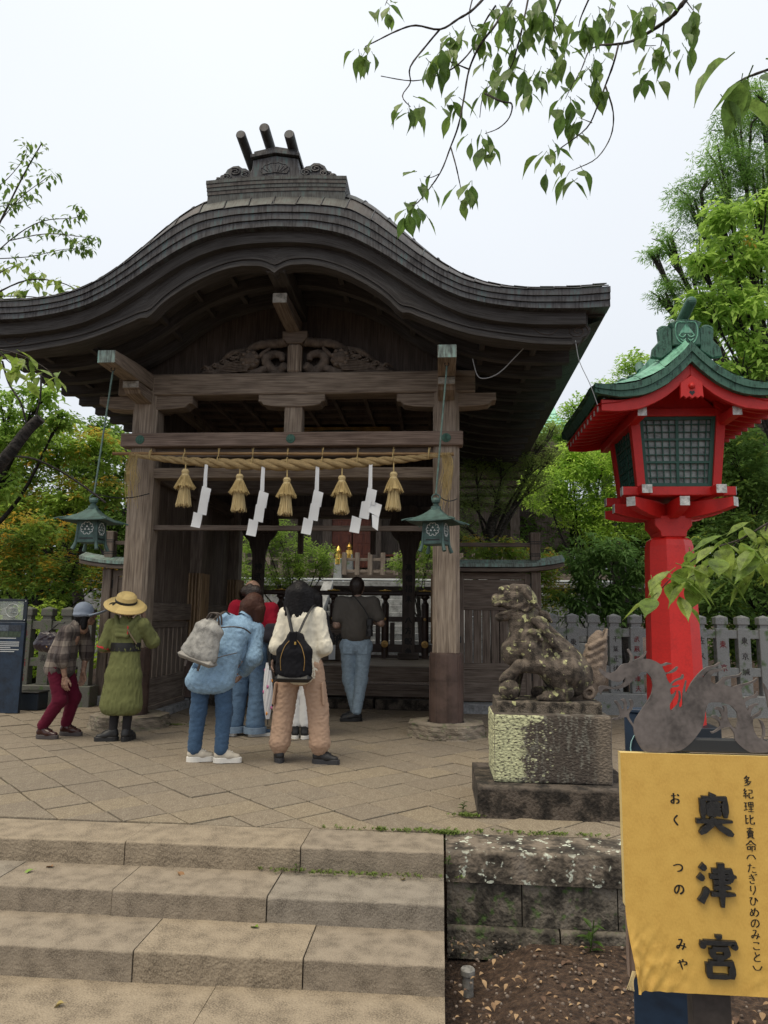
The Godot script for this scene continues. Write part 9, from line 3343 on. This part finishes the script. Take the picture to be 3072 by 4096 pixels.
func make_plants() -> void:
	M.leaves = mat(Color(1, 1, 1), 0.5, {"vc": true, "back": Color(1, 1, 1), "spec": 0.3})
	var G1 := Color(0.13, 0.21, 0.04)
	var G2 := Color(0.27, 0.38, 0.07)
	var YG := Color(0.42, 0.52, 0.09)
	var DK := Color(0.07, 0.125, 0.03)
	var fence := "shrubs behind the left fence"
	tree("shrub", "tall green and orange-tipped shrub left of the hall, behind the left hanging lantern", "shrub", "left_back", V(-6.6, 0, -13), 0.12, 62, [8, 0.105, 0.046, 0.12, 0.1], [G1, G2, Color(0.34, 0.20, 0.03)], {"tips": 0.30, "group": fence})
	tree("shrub", "orange-tipped evergreen shrub with a long bare limb, low behind the left stone fence", "shrub", "left_front", V(-6.6, 0, -11.3), 0.085, 75, [8, 0.09, 0.036, 0.10, 0.0], [DK, G2, Color(0.42, 0.22, 0.03)], {"tips": 0.42, "group": fence})
	tree("cherry_tree", "cherry tree at the far left under the hall's eave", "tree", "left_tall", V(-7.6, 0, -10.4), 0.15, 52, [7, 0.12, 0.055, 0.14, 0.35], [G1, Color(0.24, 0.36, 0.07)], {"gap": -0.05})
	tree("background_tree", "dark tree far behind, between the left lantern and the left post", "tree", "left_far", V(-10.0, 0, -21), 0.25, 30, [9, 0.16, 0.07, 0.22, 0.1], [DK, G1])
	tree("low_shrub", "low bright shrubbery showing through the gaps of the left stone fence", "shrub", "left_low", V(-6.0, 0, -11.0), 0.03, 60, [7, 0.09, 0.04, 0.10, 0.0], [G2, YG])
	tree("garden_shrub", "clipped cloud-shaped garden shrub left in the inner court", "shrub", "court_l", V(-3.2, 0, -15.2), 0.08, 95, [9, 0.065, 0.026, 0.085, -0.3], [Color(0.11, 0.18, 0.035), Color(0.27, 0.38, 0.075)], {"bark": M.bark, "gap_scale": 3.2, "gap": -0.08, "group": "garden shrubs in the inner court"})
	tree("garden_shrub", "clipped garden shrub right in the inner court beside the inscribed paddle", "shrub", "court_r", V(-0.4, 0, -15.2), 0.06, 95, [9, 0.065, 0.026, 0.085, -0.3], [Color(0.11, 0.18, 0.035), Color(0.27, 0.38, 0.075)], {"bark": M.bark, "gap": -0.10, "group": "garden shrubs in the inner court"})
	tree("garden_shrub", "dark low garden shrub behind the rail at the left of the inner court", "shrub", "court_low", V(-3.4, 0, -14.1), 0.04, 80, [8, 0.06, 0.026, 0.08, 0.0], [DK, G1], {"group": "garden shrubs in the inner court"})
	tree("garden_pine", "old trained garden tree with twisting limbs right of the hall's right post", "tree", "pine", V(0.98, 0, -13.0), 0.13, 120, [10, 0.060, 0.018, 0.085, -0.3], [Color(0.09, 0.135, 0.04), Color(0.22, 0.28, 0.08)], {"bark": M.bark, "fork": V(0.92, 2.75, -13.0), "gap": -0.06, "gap_scale": 2.8})
	tree("maple_tree", "bright yellow-green maple behind the garden tree", "tree", "maple", V(3.2, 0, -15.8), 0.12, 75, [9, 0.085, 0.036, 0.12, 0.1], [Color(0.15, 0.26, 0.045), Color(0.36, 0.48, 0.08)], {"gap": -0.10})
	tree("shrub", "orange-tipped shrub behind the right side gate", "shrub", "tipped", V(1.5, 0, -12.1), 0.06, 80, [8, 0.08, 0.032, 0.10, 0.0], [G1, G2, Color(0.36, 0.22, 0.04)], {"tips": 0.35})
	tree("layered_tree", "dark layered tree with drooping leaf fans behind the granite fence", "tree", "layered", V(2.9, 0, -11.9), 0.07, 62, [10, 0.11, 0.038, 0.13, 0.45], [DK, Color(0.09, 0.175, 0.05)], {"gap": 0.0, "gap_scale": 2.6})
	tree("background_tree", "pale green tree behind, left of the red lantern's roof", "tree", "ginkgo", V(4.2, 0, -17.2), 0.2, 62, [10, 0.085, 0.05, 0.13, -0.2], [Color(0.15, 0.25, 0.05), Color(0.30, 0.43, 0.09)], {"gap": -0.05})
	tree("conifer", "tall feathery conifer high at the right edge", "tree", "conifer", V(9.2, 0, -19), 0.42, 58, [12, 0.125, 0.022, 0.15, 0.15], [Color(0.09, 0.17, 0.045), Color(0.20, 0.33, 0.08)], {"bark": M.bark, "gap": 0.0, "gap_scale": 1.3})
	tree("cherry_tree", "leafy cherry tree behind the red lantern at the right edge", "tree", "bright", V(5.2, 0, -10.4), 0.14, 58, [7, 0.125, 0.055, 0.15, 0.45], [Color(0.14, 0.235, 0.045), Color(0.32, 0.45, 0.09), Color(0.42, 0.27, 0.06)], {"tips": 0.06, "gap": 0.0})
	tree("camellia_bush", "glossy dark camellia bush right of the red post", "shrub", "right_bush", V(4.9, 0, -11.1), 0.09, 62, [8, 0.105, 0.045, 0.12, 0.1], [DK, Color(0.13, 0.22, 0.055), Color(0.24, 0.30, 0.05)], {"tips": 0.14, "gap": -0.10})
	tree("background_trees", "distant dark trees closing the view at the left", "trees", "hedge_l", V(-13, 0, -24), 0.25, 17, [9, 0.22, 0.10, 0.30, 0.1], [DK, G1], {"gap": -0.4})
	tree("background_trees", "distant dark trees closing the view at the right", "trees", "hedge_r", V(6, 0, -24.5), 0.3, 17, [9, 0.22, 0.10, 0.30, 0.1], [DK, G1], {"gap": -0.4})
	tree("background_trees", "distant trees behind the inner shrine", "trees", "hedge_c", V(-5.5, 0, -27.5), 0.3, 17, [9, 0.22, 0.10, 0.30, 0.1], [G1, G2], {"gap": -0.4})
	# the dark sawn limb at the left edge
	var lb := thing("bare_limb", "thick dark sawn-off limb slanting up at the left edge below the eave", "limb", V(-3.75, 2.0, -5.0))
	var b := mb()
	b.tube(curve([V(-0.3, -0.25, 0), V(0.32, 0.26, 0), V(0.52, 0.45, 0.02), V(0.65, 0.65, 0.0), V(0.745, 0.745, 0.0)], 5), [0.075, 0.07, 0.066, 0.062, 0.058, 0.055, 0.052, 0.05, 0.048, 0.047, 0.046, 0.045, 0.044, 0.043, 0.043, 0.042, 0.042, 0.041, 0.041, 0.041, 0.041], 10)
	part("limb", b, M.bark_dark, lb)
	for q in [[V(0.65, 0.66, 0), V(0.60, 0.85, 0.03), V(0.47, 1.02, 0), V(0.40, 1.2, 0)], [V(0.5, 0.45, 0), V(0.75, 0.42, 0.05), V(1.0, 0.3, 0.0), V(1.3, 0.1, 0.0)], [V(0.7, 0.72, 0), V(0.74, 0.9, 0.02), V(0.72, 1.1, 0)]]:
		var tb := mb()
		tb.tube(curve(q, 5), 0.008, 5)
		part("twig", tb, M.bark_dark, lb)
	var A := [leaf_mat(Color(0.25, 0.41, 0.09)), leaf_mat(Color(0.30, 0.46, 0.10)), leaf_mat(Color(0.20, 0.35, 0.08))]
	spray("cherry branch with drooping leaves hanging across the top of the view", "over_tw", "over_cl", 0.092, A, "", 1.0)
	var B := [leaf_mat(Color(0.36, 0.52, 0.09)), leaf_mat(Color(0.29, 0.45, 0.08)), leaf_mat(Color(0.42, 0.56, 0.11))]
	spray("bright cherry spray in front of the red lantern's post", "right_tw", "right_cl", 0.115, B, "", 0.55)
	spray("few near leaves at the upper right edge", "near_tw", "near_cl", 0.115, A, "", 0.7)
	spray("leafy twig over the left eave's underside at the left edge", "left_tw", "left_cl", 0.085, B, "", 0.6)
	spray("sunlit yellow-green cherry branch above the left eave", "lm_tw", "lm_cl", 0.16, B, "", 0.5)
	spray("wispy high cherry branches against the sky at the upper left", "wl_tw", "", 0.12, A, "", 0.5)
	make_litter()

func make_litter() -> void:
	# leaf litter and grit on the bare earth
	var mm := MultiMesh.new()
	mm.transform_format = MultiMesh.TRANSFORM_3D
	mm.use_colors = true
	mm.mesh = leaf_mb(0.045, 0.024, 0.5, 0.3).mesh()
	mm.instance_count = 900
	for i in 900:
		var x := rng.randf_range(0.06, 2.6)
		var z := rng.randf_range(-4.2, -1.6)
		var s := rng.randf_range(0.35, 1.1)
		mm.set_instance_transform(i, Transform3D((Basis(Vector3.UP, rng.randf() * TAU) * Basis(Vector3.RIGHT, -PI / 2 + rng.randf_range(-0.5, 0.5))).scaled(V(s, s, s)), V(x, -0.435 + rng.randf() * 0.02 - 0.02 * clampf((-z - 3.2), 0, 1), z)))
		var c := Color(0.20, 0.12, 0.065).lerp(Color(0.40, 0.27, 0.15), rng.randf())
		mm.set_instance_color(i, c if rng.randf() < 0.8 else Color(0.12, 0.07, 0.045))
	var o := MultiMeshInstance3D.new()
	o.name = "leaf_litter"
	o.multimesh = mm
	o.material_override = mat(Color(1, 1, 1), 0.85, {"vc": true})
	add_child(o, true)
	tag(o, "dry brown leaf litter scattered on the earth below the wall", "leaf litter", "", "stuff")
	var gm := MultiMesh.new()
	gm.transform_format = MultiMesh.TRANSFORM_3D
	gm.use_colors = true
	var pb := MB.new()
	pb.ball(Vector3.ZERO, V(0.008, 0.005, 0.007), 6, 4)
	gm.mesh = pb.mesh()
	gm.instance_count = 1600
	for i in 1600:
		var s := rng.randf_range(0.3, 1.5)
		gm.set_instance_transform(i, Transform3D(Basis(Vector3.UP, rng.randf() * TAU).scaled(V(s, s, s)), V(rng.randf_range(0.05, 2.6), -0.437 + rng.randf() * 0.008, rng.randf_range(-4.2, -1.6))))
		gm.set_instance_color(i, Color(0.12, 0.085, 0.065).lerp(Color(0.27, 0.22, 0.18), pow(rng.randf(), 2.0)))
	var p := MultiMeshInstance3D.new()
	p.name = "gravel"
	p.multimesh = gm
	p.material_override = mat(Color(1, 1, 1), 0.9, {"vc": true})
	add_child(p, true)
	tag(p, "small grit scattered on the brown earth", "gravel", "", "stuff")
	# a few fallen leaves on the steps and court
	var shapes := [leaf_mb(0.07, 0.035, 0.5, 0.3).mesh(), leaf_mb(0.06, 0.03, 0.8, 0.5).mesh()]
	var cols := [mat(Color(0.24, 0.13, 0.06), 0.8), mat(Color(0.16, 0.26, 0.03), 0.6), mat(Color(0.34, 0.27, 0.10), 0.8)]
	var spots := [[-2.25, -0.125, -4.05, 1, "green fallen leaf at the left end of the second step"], [-2.17, -0.125, -4.10, 0, "brown fallen leaf beside the green one on the second step"], [-1.45, -0.125, -4.10, 0, "curled brown leaf at the foot of the top step"], [-0.90, -0.252, -3.76, 1, "green fallen leaf on the third step"], [-1.62, -0.384, -3.25, 2, "pale yellow leaf on the lowest step"], [-0.36, 0.004, -4.62, 0, "brown leaf at the front edge of the court"], [-0.20, -0.125, -4.12, 2, "small pale leaf near the right end of the second step"]]
	for q in spots:
		var l := part("fallen_leaf", shapes[rng.randi() % 2], cols[q[3]], self, V(q[0], q[1] + 0.006, q[2]), Basis(Vector3.UP, rng.randf() * TAU) * Basis(Vector3.RIGHT, -PI / 2 + 0.2))
		tag(l, q[4], "leaf", "fallen leaves on the steps")
	# weeds
	weed("small green weed growing at the foot of the retaining wall", V(0.80, -0.46, -4.14), 0.17, 9)
	weed("weed tuft growing beside the pedestal's plinth", V(0.16, 0.0, -5.05), 0.07, 14)
	weed("weed in the joint at the right end of the top step", V(0.05, -0.06, -4.19), 0.05, 12)
	weed("tiny weed under the top step's joint", V(-0.80, -0.125, -4.17), 0.05, 9)
	weed("grass tuft beside the right post's base stone", V(0.50, 0.0, -8.05), 0.06, 16)
	var moss := MultiMesh.new()
	moss.transform_format = MultiMesh.TRANSFORM_3D
	moss.mesh = sprig(6, 0.022, 0.007, 0.012, -1.0, 5)
	moss.instance_count = 420
	for i in 420:
		var k := rng.randi() % 6
		var p0: Vector3 = [V(0.06, 0.0, -4.55), V(-0.3, 0.0, -4.57), V(0.2, 0.0, -4.95), V(0.5, 0.0, -4.6), V(-0.5, -0.125, -4.17), V(-3.1, 0.0, -8.35)][k]
		moss.set_instance_transform(i, Transform3D(Basis(Vector3.UP, rng.randf() * TAU), p0 + V(rng.randfn() * [0.05, 0.2, 0.05, 0.3, 0.3, 0.2][k], 0.0, rng.randfn() * 0.015)))
	var mo := MultiMeshInstance3D.new()
	mo.name = "moss"
	mo.multimesh = moss
	mo.material_override = mat(Color(0.12, 0.17, 0.03), 0.8)
	add_child(mo, true)
	tag(mo, "moss and fine grass in the joints of the paving", "moss", "", "stuff")

func weed(label: String, at: Vector3, h: float, n: int) -> void:
	var w := thing("weed", label, "weed", at, 0.0)
	var sh := leaf_mb(h * 0.55, h * 0.2, 0.4, 0.25).mesh()
	var gm := leaf_mat(Color(0.11, 0.21, 0.035))
	var st := mb()
	st.tube([Vector3.ZERO, V(0.1 * h, h * 0.6, 0), V(0.15 * h, h, 0)], 0.012 * h + 0.001, 5)
	part("stem", st, gm, w)
	for i in n:
		var a := i * 2.4
		var u := float(i) / n
		var d := V(cos(a), rng.randf_range(0.1, 0.9), sin(a)).normalized()
		var z := V(0, 1, 0)
		z = (z - d * z.dot(d)).normalized()
		part("leaf", sh, gm, w, V(0.1 * h * u, h * (0.1 + 0.9 * u) * 0.9, 0), Basis((-d).cross(z), -d, z) * rng.randf_range(0.6, 1.1))

func _ready() -> void:
	rng.seed = 20240514
	make_view()
	make_textures()
	make_materials()
	make_ground()
	make_hall()
	make_side_gate(-1.0, "grey timber side gate left of the hall, mostly hidden by the left post")
	make_side_gate(1.0, "grey timber side gate with slats between the hall's right post and granite fence")
	make_stone_fence("stone_fence", "mossy old stone picket fence with cut names behind the bending woman", V(-6.55, 0, -9.80), 0.0, 6, 0.295, M.granite_old, ["", "", "井上新吉", "直美", "", "江の島片野肇"])
	make_stone_fence("stone_fence", "pale granite picket fence with cut names behind the lion-dog statue", V(1.43, 0, -10.30), 0.0, 12, 0.288, M.granite, ["東京", "東京", "東京", "千葉正徳神枝", "武蔵野石康夫", "", "宇", "佐久柳", "東京", "東京城", "", ""])
	make_inner_shrine()
	make_rope()
	make_hanging_lantern(V(-3.62, 1.975, -7.12), 0.02, "green bronze hanging lantern with a white crest in front of the left post", V(-3.55, 3.9, -7.2), V(-3.40, 2.68, -8.0))
	make_hanging_lantern(V(-0.035, 1.975, -7.12), -0.30, "green bronze hanging lantern with a white crest in front of the right post", V(0.075, 3.9, -7.2), V(0.2, 2.62, -8.0))
	make_inside_things()
	make_red_lantern()
	make_pedestal()
	make_signs()
	make_small()
	make_lion()
	make_people()
	make_plants()
